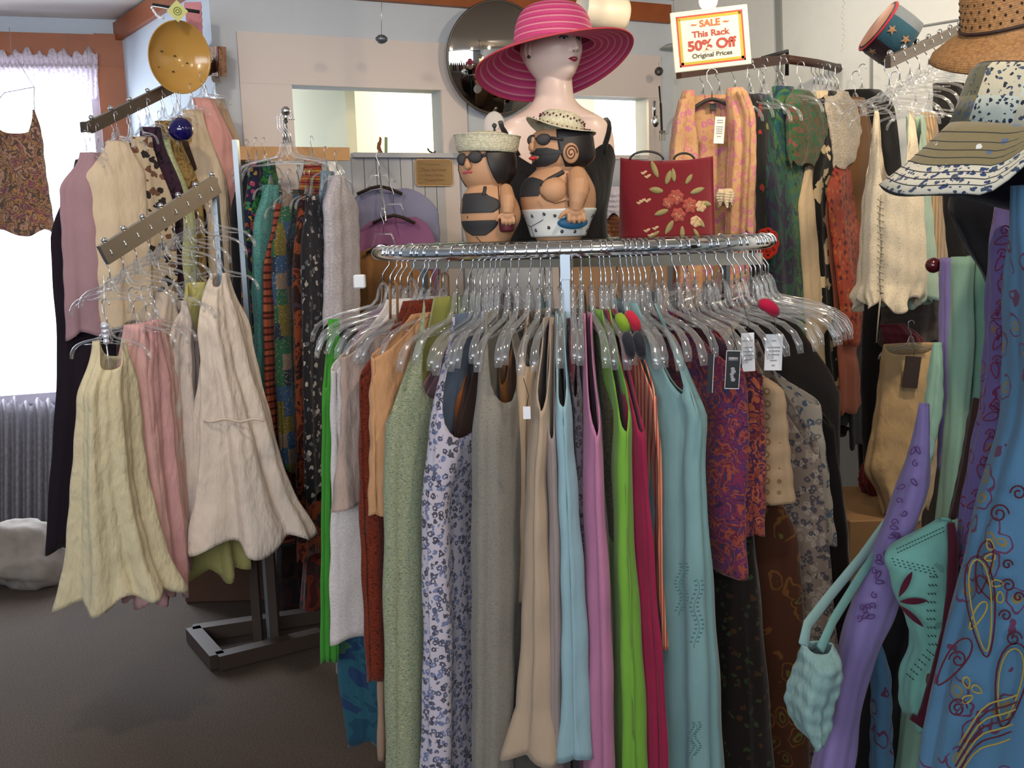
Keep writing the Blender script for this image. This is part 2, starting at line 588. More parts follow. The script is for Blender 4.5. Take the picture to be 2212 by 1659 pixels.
trimbar(mb, A0, A1, .04, .03, wz(tl_, wtop - .02), wz(tr_, wtop - .02), off=-.03)
trimbar(mb, A0, A1, .05, .05, wz(tl_, wbot + .01), wz(tr_, wbot + .01), off=-.03)
obj('window_frame', mb, mat('pale_lilac_sash_paint', '#c9c3d6', .5), win, smooth=False)
gm = NT('window_glass'); gm.t.nodes.remove(gm.b)
tr = gm.n('BsdfTransparent'); gl = gm.n('BsdfGlossy'); gl.inputs['Roughness'].default_value = .02
mx = gm.n('MixShader'); mx.inputs[0].default_value = .06
gm.l(tr.outputs[0], mx.inputs[1]); gm.l(gl.outputs[0], mx.inputs[2]); gm.l(mx.outputs[0], gm.out.inputs[0])
GLASS = gm.m
mb = MB(); trimbar(mb, A0, A1, wtop - wbot - .04, .005, wz(tl_ + .01, (wbot + wtop) / 2), wz(tr_ - .01, (wbot + wtop) / 2), off=-.05)
obj('window_pane', mb, GLASS, win, smooth=False)

# lace curtains
def curtain(name, label, px0, px1, y0, y1, a, b, m, waves, amp, off, rod=True):
    n, mm = 120, 14
    mb = MB(); vs = []; fs = []
    for j in range(mm + 1):
        for i in range(n + 1):
            px = px0 + (px1 - px0) * i / n
            py = y0 + (y1 - y0) * j / mm
            if j == 0: py += 7 * math.sin(i * .55) + 5 * math.sin(i * .21)
            if j == mm: py += 4 * math.sin(i * .5)
            p = onwall(a, b, px, py, off + amp * math.sin(i * waves / n * 2 * PI) * (.6 + .4 * j / mm))
            vs.append(p)
    for j in range(mm):
        for i in range(n):
            q = j * (n + 1) + i
            fs.append((q, q + 1, q + n + 2, q + n + 1))
    mb.add(vs, fs)
    o = obj(name, mb, m, solid=.002)
    return tag(o, label, 'curtain')
curtain('lace_valance', 'gathered white lace valance across the top of the bright window', -60, 213, 118, 215, A0, A1, lace_mat('white_lace', '#e6e0ea', .62), 26, .012, .07)
curtain('lace_curtain', 'long grey white lace curtain hanging under the window sill', -80, 178, 862, 1195, A0, A1, lace_mat('grey_lace', '#b9b6bd', .8, 40), 11, .03, .08)
mb = MB(); mb.tube([onwall(A0, A1, -70, 150, .06), onwall(A0, A1, 214, 150, .06)], .008, 10)
tag(obj('curtain_rod', mb, WHITEP), 'thin white rod carrying the lace valance above the window', 'curtain rod')

# back wall with two openings
dBC = (C1 - B1).length
def tb(px, py=250): return tparam(B1, C1, onwall(B1, C1, px, py))
def zb(px, py): return onwall(B1, C1, px, py).z
o1l, o1r = tb(632), tb(952)
o2l, o2r = tb(1230), tb(1397)
ztop = zb(790, 190); zled = zb(860, 337)
mb = MB()
wallquad(mb, B1, lerp(B1, C1, o1l), 0, CEIL)
wallquad(mb, lerp(B1, C1, o1r), lerp(B1, C1, o2l), 0, CEIL)
wallquad(mb, lerp(B1, C1, o2r), C1, 0, CEIL)
for u0, u1 in ((o1l, o1r), (o2l, o2r)):
    wallquad(mb, lerp(B1, C1, u0), lerp(B1, C1, u1), ztop, CEIL)
    wallquad(mb, lerp(B1, C1, u0), lerp(B1, C1, u1), 0, zled)
struct('wall_back', mb, BLD, smooth=False)
# cream casing of both openings
def bz(t, z): return wz(t, z, B1, C1)
cs = .13 / dBC
mb = MB()
for (u0, u1, cl_, cr_) in ((o1l, o1r, .21, .12), (o2l, o2r, .12, .07)):
    trimbar(mb, B1, C1, .20, .02, bz(u0 - cl_ / dBC, ztop + .10), bz(u1 + cr_ / dBC, ztop + .10))
    trimbar(mb, B1, C1, cl_, .018, bz(u0 - cl_ / 2 / dBC, .9), bz(u0 - cl_ / 2 / dBC, ztop))
    trimbar(mb, B1, C1, cr_, .018, bz(u1 + cr_ / 2 / dBC, .9), bz(u1 + cr_ / 2 / dBC, ztop))
struct('trim_1', mb, mat('cream_casing_paint', '#d0c6c4', .5), smooth=False)
# vertical boards below the ledge
mb = MB()
t0, t1 = tb(752), tb(984)
nb = 9
for i in range(nb):
    u0 = t0 + (t1 - t0) * i / nb; u1 = t0 + (t1 - t0) * (i + .94) / nb
    trimbar(mb, B1, C1, zled - .02, (u1 - u0) * 0 + .018, bz(u0, 0), bz(u1, 0), off=.0) if False else None
    mid = (u0 + u1) / 2
    trimbar(mb, B1, C1, (u1 - u0) * dBC, .016, bz(mid, .05), bz(mid, zled))
trimbar(mb, B1, C1, .02, .05, bz(t0, zled + .0), bz(t1, zled + .0))
trimbar(mb, B1, C1, .035, .04, bz(t1 + .008, .05), bz(t1 + .008, zled + .02))
struct('trim_2', mb, mat('grey_white_board_paint', '#b4b6bd', .6, var=.05, bscale=6), smooth=False)
# ceiling edge boards in stained wood
mb = MB()
trimbar(mb, B1, C1, .085, .03, bz(.0, CEIL - .07), bz(tb(1443, 49), CEIL - .07))
trimbar(mb, A1, B1, .085, .03, wz(0, CEIL - .06, A1, B1), wz(1, CEIL - .06, A1, B1))
struct('trim_3', mb, WOODO, smooth=False)
# right wall with panel seams
mb = MB(); wallquad(mb, C1, D1, 0, CEIL)
struct('wall_right', mb, RW, smooth=False)
mb = MB()
trimbar(mb, C1, D1, .03, .012, onwall(C1, D1, 1700, 700), onwall(C1, D1, 1682, -60))
trimbar(mb, C1, D1, .006, .012, onwall(C1, D1, 1885, 700), onwall(C1, D1, 1885, 95))
trimbar(mb, C1, D1, .006, .012, onwall(C1, D1, 1990, 57), onwall(C1, D1, 2300, 5))
struct('trim_4', mb, mat('seam_grey', '#8d8f8d', .8), smooth=False)
# unseen rest of the shop: side walls, and a shopfront behind the camera
mb = MB(); wallquad(mb, D1, Vector((2.40, -2.3)), 0, CEIL); struct('wall_east', mb, RW, smooth=False)
mb = MB(); wallquad(mb, Vector((-3.885, -2.3)), A0, 0, CEIL); struct('wall_west', mb, BL, smooth=False)
mb = MB()
mb.box((-.75, -2.3, .3), (6.4, .1, .6)); mb.box((-.75, -2.3, 2.48), (6.4, .1, .1))
mb.box((-3.4, -2.3, 1.3), (1.0, .1, 2.5)); mb.box((1.9, -2.3, 1.3), (1.1, .1, 2.5)); mb.box((-.6, -2.3, 1.3), (.12, .1, 2.5))
struct('wall_south', mb, BL, smooth=False)
# the room seen through the openings
nbk = Vector((-(C1.y - B1.y), C1.x - B1.x)).normalized()
bk = MB()
Q0 = B1 + nbk * 1.5; Q1 = C1 + nbk * 1.5 + (C1 - B1) * .2
wallquad(bk, Q0, Q1, 0, CEIL, .05)
struct('wall_rear', bk, CREAM, smooth=False)
pr = onwall(B1, C1, 771, 300); pr2 = Vector((pr.x, pr.y))
s0 = pr2 * 1.08
mb = MB(); wallquad(mb, s0, s0 + nbk * 1.5 + Vector((-.42, 0)), 0, CEIL, .05)
struct('wall_partition', mb, mat('greenish_cream_paint', '#cfcbb0', .8), smooth=False)
mb = MB()
trimbar(mb, B1, C1, .02, .18, bz(o1l, zled - .0), bz(o1r, zled - .0), off=-.17)
trimbar(mb, B1, C1, .02, .18, bz(o2l, zled - .0), bz(o2r, zled - .0), off=-.17)
struct('trim_5', mb, WHITEP, smooth=False)

# ------------------------------------------------------------------ clear hanger
def hanger_meshes():
    hk = MB()
    pts = [(0, 0, -.082), (0, 0, -.052), (-.006, 0, -.043), (-.018, 0, -.028)]
    rr = .0175
    for i in range(13):
        a = R(200 - 215 * i / 12)
        pts.append((rr * math.cos(a), 0, rr * math.sin(a) + .0005))
    hk.tube(pts, .0019, 8)
    bd = MB()
    prof = [(.006, -.078), (.012, -.09), (.017, -.112), (.032, -.128), (.075, -.138), (.115, -.146), (.146, -.157), (.168, -.173), (.180, -.193), (.184, -.212)]
    rs = [.0036, .0038, .004, .0042, .0044, .0046, .005, .0055, .0062, .005]
    L = [(-x, 0, z) for x, z in prof][::-1]; Rr = [(x, 0, z) for x, z in prof]
    path = L + [(0, 0, -.074)] + Rr
    bd.tube(path, rs[::-1] + [.0052] + rs, 10, sq=(1.0, 1.5), up=(0, 1, 0))
    bd.tube([(-.115, 0, -.157), (-.06, 0, -.153), (0, 0, -.150), (.06, 0, -.153), (.115, 0, -.157)], .0026, 8)
    for sx in (-1, 1):
        bd.tube([(sx * .004, 0, -.08), (sx * .006, 0, -.118), (sx * .02, 0, -.14), (sx * .075, 0, -.151)], .0022, 6)
    return hk, bd
_h = None
def hanger(loc, ang, label, group=None, scale=1.0):
    """a clear hanger; loc = rail centre, ang = heading of its shoulders in plan"""
    global _h
    if _h is None:
        hk, bd = hanger_meshes()
        _h = thing('clothes_hanger', label, 'hanger', (0, 0, 0), group)
        obj('hook', hk, WIRE, _h, label='chrome wire hook'); obj('shoulders', bd, CLEAR, _h)
        r = _h
    else:
        r = _h.copy(); C.objects.link(r)
        for ch in list(_h.children):
            c = ch.copy(); C.objects.link(c); c.parent = r
        if 'group' in r: del r['group']
        tag(r, label, 'hanger', group)
    r.location = loc; r.rotation_euler = (0, 0, ang); r.scale = (scale,) * 3
    return r
def black_hanger(loc, ang, label, w=.2, sw=.026, m=None):
    r = thing('clothes_hanger', label, 'hanger', loc)
    u = Vector((math.cos(ang), math.sin(ang), 0)); z = Vector((0, 0, 1)); L0 = Vector(loc)
    mb = MB()
    mb.tube([L0 + z * -.08, L0 + z * -.045, L0 - u * .016 + z * -.02] + [L0 + u * (.017 * math.cos(R(190 - 20 * i))) + z * (.017 * math.sin(R(190 - 20 * i))) for i in range(11)], .002, 8)
    obj('hook', mb, WIRE, r, label='wire hook')
    mb = MB()
    mb.tube([L0 + u * (w * s) + z * (-.08 - .055 * abs(s) ** 1.6) for s in [i / 8 - 1 for i in range(17)]], .009, 10, sq=(.7, sw / .009 / 2), up=(-u.y, u.x, 0))
    obj('shoulders', mb, m or BLACKP, r)
    return r
# ------------------------------------------------------------------ round chrome rack
RC = Vector((P(1233, 541, 2.4).x, 2.4)); RR = .457
RZ = P(1233, 541, 1.943).z
rack = thing('round_clothes_rack', 'round chrome clothes rack crowded with dresses in the middle of the shop', 'clothes rack', (RC.x, RC.y, 0))
mb = MB()
mb.tube([(RC.x + RR * math.sin(2 * PI * i / 96), RC.y - RR * math.cos(2 * PI * i / 96), RZ) for i in range(96)], .0155, 16, closed=True)
obj('rail', mb, CHROME, rack)
legang = [R(-5), R(115), R(235)]
mb = MB()
for a in (R(-5), R(62)):
    u = Vector((math.sin(a), -math.cos(a), 0))
    mb.beam(Vector((RC.x, RC.y, RZ - .035)) - u * RR, Vector((RC.x, RC.y, RZ - .035)) + u * RR, .012, .026)
obj('cross_arm', mb, STEEL, rack, smooth=False)
for a in legang:
    mb = MB()
    u = Vector((math.sin(a), -math.cos(a), 0)); c = Vector((RC.x, RC.y, 0)) + u * RR
    mb.box(c + Vector((0, 0, (RZ - .02) / 2 + .02)), (.016, .012, RZ - .06), Matrix.Rotation(a, 3, 'Z'))
    mb.box(c + Vector((0, 0, RZ - .03)), (.019, .026, .05), Matrix.Rotation(a, 3, 'Z'))
    mb.lathe([(.0, 0), (.016, .002), (.016, .02), (.004, .03)], 12, Matrix.Translation(c))
    obj('leg', mb, POSTM, rack, smooth=False)
mb = MB(); mb.lathe([(.001, RZ + .014), (.40, RZ + .014), (.405, RZ + .017), (.40, RZ + .020), (.001, RZ + .020)], 64, Matrix.Translation((RC.x, RC.y, 0)))
TOPZ = RZ + .020
mb2 = MB(); mb2.tube([(RC.x + .40 * math.sin(a), RC.y - .40 * math.cos(a), RZ + .007) for a in [2 * PI * i / 64 for i in range(64)]], .007, 8, closed=True)
for a in legang:
    u = Vector((math.sin(a), -math.cos(a), 0)); c = Vector((RC.x, RC.y, RZ + .007))
    mb2.tube([c + u * .40, c + u * (RR - .01)], .005, 8)
obj('top_ring', mb2, CHROME, rack)
tg = NT('glass_shelf'); tg.t.nodes.remove(tg.b)
tr = tg.n('BsdfTransparent'); tr.inputs[0].default_value = (.85, .93, .9, 1); gl = tg.n('BsdfGlossy'); gl.inputs['Roughness'].default_value = .03
mx = tg.n('MixShader'); mx.inputs[0].default_value = .15
tg.l(tr.outputs[0], mx.inputs[1]); tg.l(gl.outputs[0], mx.inputs[2]); tg.l(mx.outputs[0], tg.out.inputs[0])
obj('glass_top', mb, tg.m, rack, label='clear glass disc')

def rackgarm(s, place, cat, name, rows, phi, m, B=.185, dips=((-90, 42, .2), (60, 60, .05)), folds=(7, .002, .015), near=True, seed=0, hang=True, dn=None, parts=None, inner=None, hem=4, taper=.25, ruffle=None, drop=0, kh=0, m_=48, bfull=.2):
    a = R(phi)
    rad = Vector((math.sin(a), -math.cos(a)))                # outward
    dnear = 2.4 - .64 * math.cos(a) if dn is None else dn
    Bv = -rad * B
    y0, y1 = rows[0][0], rows[-1][0]
    dps = [(c, w, h * (y1 - y0)) for c, w, h in dips]
    mb = cloth(rows, dnear, B=(Bv.x, Bv.y), dips=dps, folds=folds, near=near, seed=seed, taper=taper, btop=.5, hem=hem, ruffle=ruffle, m=m_, bfull=bfull)
    o = obj(name, mb, m, solid=.0025)
    if inner:
        o.data.materials[0] = inner; o.data.materials.append(m); o.modifiers['solid'].material_offset = 1; o.modifiers['solid'].material_offset_rim = 1
    tag(o, s + ' ' + place, cat)
    if hang:
        loc = (RC.x + RR * rad.x, RC.y + RR * rad.y, RZ)
        hanger(loc, math.atan2(rad.y, rad.x) + random.uniform(-.09, .09), 'clear plastic hanger holding the ' + s, scale=random.uniform(.93, 1.04))
    return o
ON = 'on the round rack'
LINEN = fab('heather', '#d2cac6', '#c0b6b2', s=50)
G = [
 # s, place, cat, name, rows, phi, material, extra
 ('teal and blue batik skirt', 'showing under the white linen dress', 'skirt', 'batik_skirt', [(800, 716, 742), (1100, 706, 770), (1380, 700, 800), (1500, 706, 820), (1612, 722, 838)], -57, fab('batik', '#1b4054', '#225060', '#1f3658', '#38604a', '#1e4a5c', s=6), dict(dn=2.22, folds=(6, .004, .02), hem=7)),
 ('bright green dress', 'edge at the left end of the round rack', 'dress', 'green_dress', [(690, 700, 716), (760, 697, 712), (1000, 692, 706), (1250, 690, 705), (1430, 690, 706)], -64, fab('plain', '#3c8a2e'), dict(dn=2.16, B=.016)),
 ('white linen dress with a long hem', ON, 'dress', 'linen_dress', [(655, 722, 752), (740, 716, 745), (790, 698, 744), (950, 696, 748), (1060, 698, 752), (1250, 697, 756), (1390, 700, 762)], -53, LINEN, dict(folds=(4, .004, .012))),
 ('taupe crinkled tunic with a ruffle', ON, 'tunic', 'crinkled_tunic', [(690, 735, 765), (790, 712, 768), (900, 712, 772), (985, 704, 772), (1095, 704, 778)], -48, fab('plain', '#a08c82', crinkle=.8), dict(ruffle=(.72, .012, 9), folds=(6, .004, .01))),
 ('rust brown speckled dress', ON, 'dress', 'rust_dress', [(660, 768, 790), (800, 765, 792), (1000, 764, 798), (1250, 772, 806), (1475, 780, 812)], -43, fab('heather', '#3a140c', '#7c2f17', '#5a2010', s=40), dict()),
 ('apricot camisole with a frilled neckline', ON, 'camisole', 'apricot_camisole', [(690, 790, 822), (820, 786, 826), (860, 780, 830), (980, 786, 828), (1115, 780, 836)], -38.5, fab('plain', '#b98a62', crinkle=.7), dict(folds=(7, .004, .01))),
 ('long tan slip', 'seen beneath the apricot camisole', 'slip', 'tan_slip', [(1000, 800, 822), (1300, 806, 832), (1640, 808, 838)], -37, fab('plain', '#9a7c68'), dict(hang=False, dips=(), dn=1.97)),
 ('green heather jumper dress', ON, 'dress', 'jumper_dress', [(655, 828, 858), (720, 826, 866), (820, 820, 882), (905, 804, 896), (1000, 802, 892), (1150, 804, 890), (1300, 802, 892), (1500, 808, 890), (1950, 812, 890)], -34, fab('heather', '#5c6c5e', '#94946a', '#70807a', '#a4a27a', s=55), dict(dips=((-118, 40, .20), (-35, 36, .17)), folds=(6, .002, .014), inner=fab('plain', '#8c8c46'))),
 ('dusty plum tank top', 'between the green and the flowered dress', 'camisole', 'plum_camisole', [(760, 888, 905), (900, 885, 920), (1100, 888, 915), (1300, 888, 912)], -30.5, fab('plain', '#8a6a74'), dict(dn=1.93)),
 ('white wrap dress with blue sprigs', ON, 'dress', 'wrap_dress', [(690, 915, 938), (760, 910, 948), (860, 908, 968), (960, 896, 990), (1010, 892, 985), (1080, 890, 962), (1150, 888, 958), (1400, 892, 968), (1650, 886, 972), (1950, 884, 975)], -27, fab('floral', '#b4acb8', '#53596f', '#6b7396', '#494654', s=85, k=.48), dict(dips=((-52, 44, .21),), folds=(6, .003, .016), inner=fab('plain', '#5c6c84'))),
 ('dark brown dress', 'edge behind the sprigged wrap dress', 'dress', 'brown_dress', [(720, 958, 978), (900, 968, 988), (1200, 972, 992), (1950, 970, 992)], -23.5, fab('plain', '#4a3128'), dict(dn=1.9)),
 ('rusty orange strappy dress', 'between the wrap dress and the grey dress', 'dress', 'orange_dress', [(700, 975, 990), (900, 975, 992), (1200, 978, 996), (1500, 978, 998)], -22, fab('plain', '#96562a'), dict(dn=1.95)),
 ('wide sage grey jumper dress', ON, 'dress', 'sage_dress', [(690, 1000, 1040), (770, 996, 1058), (870, 994, 1098), (930, 990, 1110), (1020, 988, 1112), (1200, 986, 1114), (1400, 988, 1108), (1650, 990, 1106), (1950, 990, 1108)], -17, fab('heather', '#6c6862', '#827c72', '#76736c', s=60), dict(dips=((-128, 22, .10), (-55, 42, .15), (15, 20, .14)), folds=(7, .003, .016), taper=.1)),
 ('caramel brown strappy dress', 'inside the straps of the sage grey dress', 'dress', 'caramel_dress', [(690, 1066, 1092), (800, 1068, 1094), (1000, 1092, 1110), (1400, 1096, 1112)], -14, fab('plain', '#96602f'), dict(dn=1.96)),
 ('beige lace trimmed camisole', 'with a deep scooped front by the rack leg', 'camisole', 'lace_camisole', [(690, 1108, 1168), (780, 1104, 1166), (860, 1106, 1160), (1000, 1108, 1160), (1300, 1108, 1160)], -11.5, fab('plain', '#b49a7e'), dict(dips=((-80, 40, .17),), dn=1.86)),
 ('beige jersey dress with a ruffled hem', ON, 'dress', 'ruffled_dress', [(700, 1158, 1176), (800, 1152, 1184), (920, 1140, 1192), (1050, 1130, 1184), (1200, 1122, 1190), (1400, 1114, 1200), (1540, 1106, 1204), (1560, 1100, 1208), (1640, 1088, 1216)], -9, fab('plain', '#a8937e'), dict(ruffle=(.90, .010, 8), folds=(6, .002, .016), hem=12)),
 ('mushroom grey tank dress', ON, 'dress', 'tank_dress', [(700, 1178, 1194), (850, 1176, 1196), (950, 1176, 1202), (1100, 1180, 1208), (1400, 1184, 1212), (1950, 1186, 1216)], -6.2, fab('plain', '#8c7f7c'), dict()),
 ('pale aqua jersey dress with a gauzy hem', ON, 'dress', 'aqua_dress', [(690, 1200, 1218), (800, 1200, 1226), (920, 1196, 1240), (1100, 1200, 1252), (1300, 1204, 1264), (1500, 1206, 1270), (1560, 1206, 1272), (1642, 1206, 1276)], -3.4, fab('plain', '#88a6b0'), dict(ruffle=(.92, .008, 9))),
 ('grey camisole edged with black beads', ON, 'camisole', 'beaded_camisole', [(700, 1228, 1246), (850, 1232, 1256), (1000, 1240, 1266), (1300, 1246, 1270), (1500, 1248, 1268)], -1.2, fab('floral', '#55515c', '#2b2930', '#3a3642', s=90, k=.5), dict(dn=1.80)),
 ('maroon ribbon strap top', 'just left of the pink dress', 'top', 'maroon_camisole', [(680, 1229, 1240), (800, 1230, 1241), (1000, 1236, 1246)], -2.4, fab('plain', '#6a2436'), dict(dn=1.84, hang=False)),
 ('rose pink jersey dress with a beaded armhole', ON, 'dress', 'pink_dress', [(690, 1278, 1294), (790, 1274, 1296), (900, 1268, 1306), (980, 1264, 1310), (1100, 1262, 1318), (1300, 1266, 1332), (1500, 1270, 1338), (1950, 1274, 1344)], 1.2, fab('plain', '#ad7090'), dict()),
 ('olive brown beaded top', 'squeezed between the pink and the lime dress', 'top', 'olive_camisole', [(760, 1312, 1332), (900, 1312, 1336), (1100, 1318, 1338), (1400, 1326, 1344)], 3.6, fab('heather', '#2f2c1c', '#5c5a34', s=40), dict(dn=1.82)),
 ('lime green jersey dress', ON, 'dress', 'lime_dress', [(680, 1326, 1352), (790, 1336, 1362), (920, 1334, 1374), (1000, 1332, 1376), (1100, 1334, 1374), (1300, 1336, 1388), (1500, 1338, 1400), (1950, 1340, 1410)], 6.3, fab('plain', '#6c9e38'), dict()),
 ('crimson jersey dress', ON, 'dress', 'crimson_dress', [(680, 1350, 1372), (790, 1366, 1386), (900, 1368, 1398), (985, 1366, 1408), (1100, 1376, 1416), (1300, 1386, 1432), (1500, 1396, 1450), (1950, 1402, 1462)], 9.2, fab('plain', '#8e1c40'), dict()),
 ('red and brown striped top', ON, 'top', 'striped_tunic', [(720, 1402, 1420), (900, 1408, 1430), (1000, 1416, 1442), (1250, 1422, 1440), (1400, 1430, 1452)], 12, fab('pinstripe', '#a82026', '#d89a7a', s=60), dict(dn=1.84)),
 ('dark multicoloured strappy dress', 'left of the aqua green dress', 'dress', 'dark_print_dress', [(730, 1424, 1442), (900, 1426, 1452), (1200, 1440, 1462), (1530, 1430, 1468)], 13.6, fab('floral', '#2c1d18', '#8a3a26', '#5e6a34', '#a3762c', s=70, k=.5), dict(dn=1.88)),
 ('slate blue dress', 'edge left of the aqua green dress', 'dress', 'slate_dress', [(680, 1440, 1456), (820, 1438, 1462), (1000, 1444, 1470), (1300, 1452, 1478), (1950, 1460, 1488)], 15, fab('plain', '#3f5a66'), dict(dn=1.9)),
 ('full length aqua green dress with vine embroidery', ON, 'dress', 'aqua_green_dress', [(662, 1442, 1490), (760, 1456, 1520), (850, 1462, 1540), (905, 1462, 1562), (1000, 1458, 1552), (1100, 1456, 1562), (1300, 1454, 1580), (1500, 1458, 1594), (1950, 1460, 1612)], 19.5, fab('plain', '#76989a', crinkle=.2), dict(dips=((-112, 26, .15), (-30, 40, .16)), folds=(8, .003, .020), taper=.1)),
 ('purple and magenta paisley dress', ON, 'dress', 'paisley_dress', [(680, 1548, 1590), (800, 1560, 1640), (950, 1560, 1658), (1100, 1556, 1650), (1250, 1575, 1640)], 26, fab('batik', '#33203c', '#6e2440', '#472650', '#8a4030', '#5c1f36', '#2c2c4e', s=34), dict(dn=1.86, folds=(4, .003, .012))),
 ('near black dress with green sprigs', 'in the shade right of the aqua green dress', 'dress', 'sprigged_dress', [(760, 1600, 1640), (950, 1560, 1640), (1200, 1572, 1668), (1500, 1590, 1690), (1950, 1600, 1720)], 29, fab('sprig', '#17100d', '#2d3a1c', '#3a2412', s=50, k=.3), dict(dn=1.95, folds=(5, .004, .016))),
 ('scarlet and plum printed skirt', 'left of the brocade skirt', 'skirt', 'plum_skirt', [(740, 1630, 1664), (900, 1625, 1668), (1100, 1600, 1668), (1160, 1612, 1660)], 33, fab('batik', '#642034', '#8c4230', '#442042', '#a05438', '#5a1e34', s=36), dict(dn=1.93)),
 ('cream brocade skirt with gold medallions', ON, 'skirt', 'brocade_skirt', [(790, 1668, 1706), (850, 1664, 1722), (950, 1660, 1738), (1030, 1660, 1748), (1090, 1664, 1756)], 39, fab('medallion', '#947a5e', '#6a4c2c', '#a88e6e', s=38, rough=.5), dict(dn=1.96, dips=(), folds=(4, .002, .008))),
 ('dark rust paisley skirt', 'hanging below the cream brocade skirt', 'skirt', 'rust_skirt', [(1000, 1664, 1746), (1200, 1662, 1762), (1500, 1664, 1776), (1950, 1668, 1790)], 37, fab('swirl', '#3c1d0c', '#5e3a14', '#4e4a1a', s=20), dict(dn=2.02, dips=(), hang=False, folds=(5, .003, .012))),
 ('grey brown dress printed with small blossoms', ON, 'dress', 'blossom_dress', [(740, 1722, 1752), (850, 1732, 1772), (1000, 1742, 1790), (1200, 1752, 1812), (1500, 1764, 1838), (1950, 1770, 1860)], 47, fab('floral', '#6e6056', '#3e3a40', '#84786e', s=70, k=.5), dict(dn=2.05, folds=(4, .003, .012))),
 ('pale blossom chemise with blue leaves', ON, 'chemise', 'blossom_chemise', [(800, 1760, 1786), (880, 1752, 1792), (1000, 1766, 1806), (1180, 1790, 1822)], 53, fab('floral', '#8a8074', '#3f4a58', '#5e5a58', s=50, k=.42), dict(dn=2.08)),
 ('black dress with a tan edge', 'at the right end of the round rack', 'dress', 'black_dress', [(800, 1780, 1800), (950, 1790, 1815), (1150, 1812, 1838), (1400, 1830, 1852)], 60, fab('plain', '#120e0f'), dict(dn=2.2)),
]
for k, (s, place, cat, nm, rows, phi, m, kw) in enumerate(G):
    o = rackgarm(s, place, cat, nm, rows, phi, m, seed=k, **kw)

# garments on the far half of the ring, seen through gaps
BK = [('brown corduroy shirt', '#5a3a22', 118), ('tan cotton shirt', '#8a6a48', 133), ('slate striped shirt', '#5e626e', 147), ('taupe linen shirt', '#7a6a5c', 160),
      ('teal satin top', '#1f6a78', 186), ('dark plum shirt', '#43263a', 200), ('charcoal shirt', '#39363a', 214), ('chestnut dress', '#5c2e1c', 228), ('olive shirt', '#55522e', 242), ('cream shirt', '#a99c88', 90), ('black print dress', '#1c1614', 75), ('mauve shirt', '#7c5a6e', 266), ('dark red blouse', '#6a1a20', 104), ('walnut brown tunic', '#3e281c', 173)]
for k, (s, c, ph) in enumerate(BK):
    a = R(ph); rad = Vector((math.sin(a), -math.cos(a), 0)); tn = Vector((math.cos(a), math.sin(a), 0))
    ctr = Vector((RC.x, RC.y, RZ)) + rad * RR
    mb = MB(); n, mm = 40, 16; vs = []; fs = []
    rnd = random.Random(k)
    p0, p1 = rnd.uniform(0, 6), rnd.uniform(0, 6)
    for j in range(mm + 1):
        v = j / mm
        z = -.13 - v * .95
        for i in range(n):
            th = 2 * PI * i / n
            ct, st = math.cos(th), math.sin(th)
            zz = z - (.05 * abs(ct) ** 2 * (1 - v))
            w = .06 + .10 * min(1, v * 6) + .01 * v
            th_ = .012 + .022 * min(1, v * 3)
            f = .005 * v * math.sin(6 * th + p0) + .004 * math.sin(11 * th + p1) * v
            vs.append(ctr + rad * (ct * (w + f)) + tn * (st * (th_ + f)) + Vector((0, 0, zz)))
    for j in range(mm):
        for i in range(n):
            l = (i + 1) % n
            fs.append((j * n + i, j * n + l, (j + 1) * n + l, (j + 1) * n + i))
    mb.add(vs, fs)
    tag(obj(s.replace(' ', '_'), mb, fab('plain', c)), s + ' on the far side of the round rack', s.split()[-1])
    hanger(ctr, math.atan2(rad.y, rad.x), 'clear plastic hanger holding the ' + s)
# bare hangers filling the rail
EX = [-28.6, -25, -19.3, 4.8, 10.6, 17.8, 23.6, 35, 44, 56, 66, -46, -60.5]
for ph in EX:
    a = R(ph); rad = Vector((math.sin(a), -math.cos(a), 0))
    hanger(Vector((RC.x, RC.y, RZ)) + rad * RR, math.atan2(rad.y, rad.x) + random.uniform(-.05, .05), 'bare clear plastic hanger squeezed between others on the round chrome rail', 'bare clear hangers on the round rack')

# clips, straps and tags in front of the garments
def tagcard(name, label, cat, px0, px1, py0, py1, d, m, tilt=0, th=.0015, extra=None):
    a, b, c, e = P(px0, py0, d), P(px1, py0, d), P(px1, py1, d), P(px0, py1, d)
    ctr = (a + b + c + e) / 4
    w = (b - a).length; h = (e - a).length
    rot = Matrix.Rotation(R(tilt), 3, 'Y')
    mb = MB(); mb.box(ctr, (w, th, h), rot)
    r = thing(name, label, cat, ctr)
    obj('card', mb, m, r, smooth=False)
    mb = MB()
    tp = ctr + rot @ Vector((0, 0, h * .46))
    mb.tube([tp, tp + Vector((.004, .004, .02)), tp + Vector((-.004, .01, .05))], .0007, 6)
    obj('string', mb, BLACKP, r)
    return r, ctr, rot, w, h
WP = mat('white_card', '#d9dade', .6)
BKC = mat('black_card', '#0d0d10', .35)
GR = mat('grey_print', '#8a8a90', .6)
def lines(r, ctr, rot, w, h, m, ys, wd=.7, th=.03, dy=-.0012):
    mb = MB()
    for (y, ww) in ys:
        mb.box(ctr + rot @ Vector((0, dy, h * y)), (w * ww, .0006, h * th), rot)
    obj('print', mb, m, r, smooth=False)
r, c_, rt, w, h = tagcard('hang_tag', 'black hang tag with a silver emblem and white border on the rack', 'tag', 1567, 1598, 757, 840, 1.76, BKC, 3)
mb = MB()
for sx in (-1, 1):
    mb.box(c_ + rt @ Vector((sx * w * .49, -.001, 0)), (w * .03, .001, h), rt); mb.box(c_ + rt @ Vector((0, -.001, sx * h * .49)), (w, .001, h * .015), rt)
obj('border', mb, WP, r, smooth=False)
mb = MB()
mb.box(c_ + rt @ Vector((0, -.0012, h * .28)), (w * .66, .001, h * .09), rt)
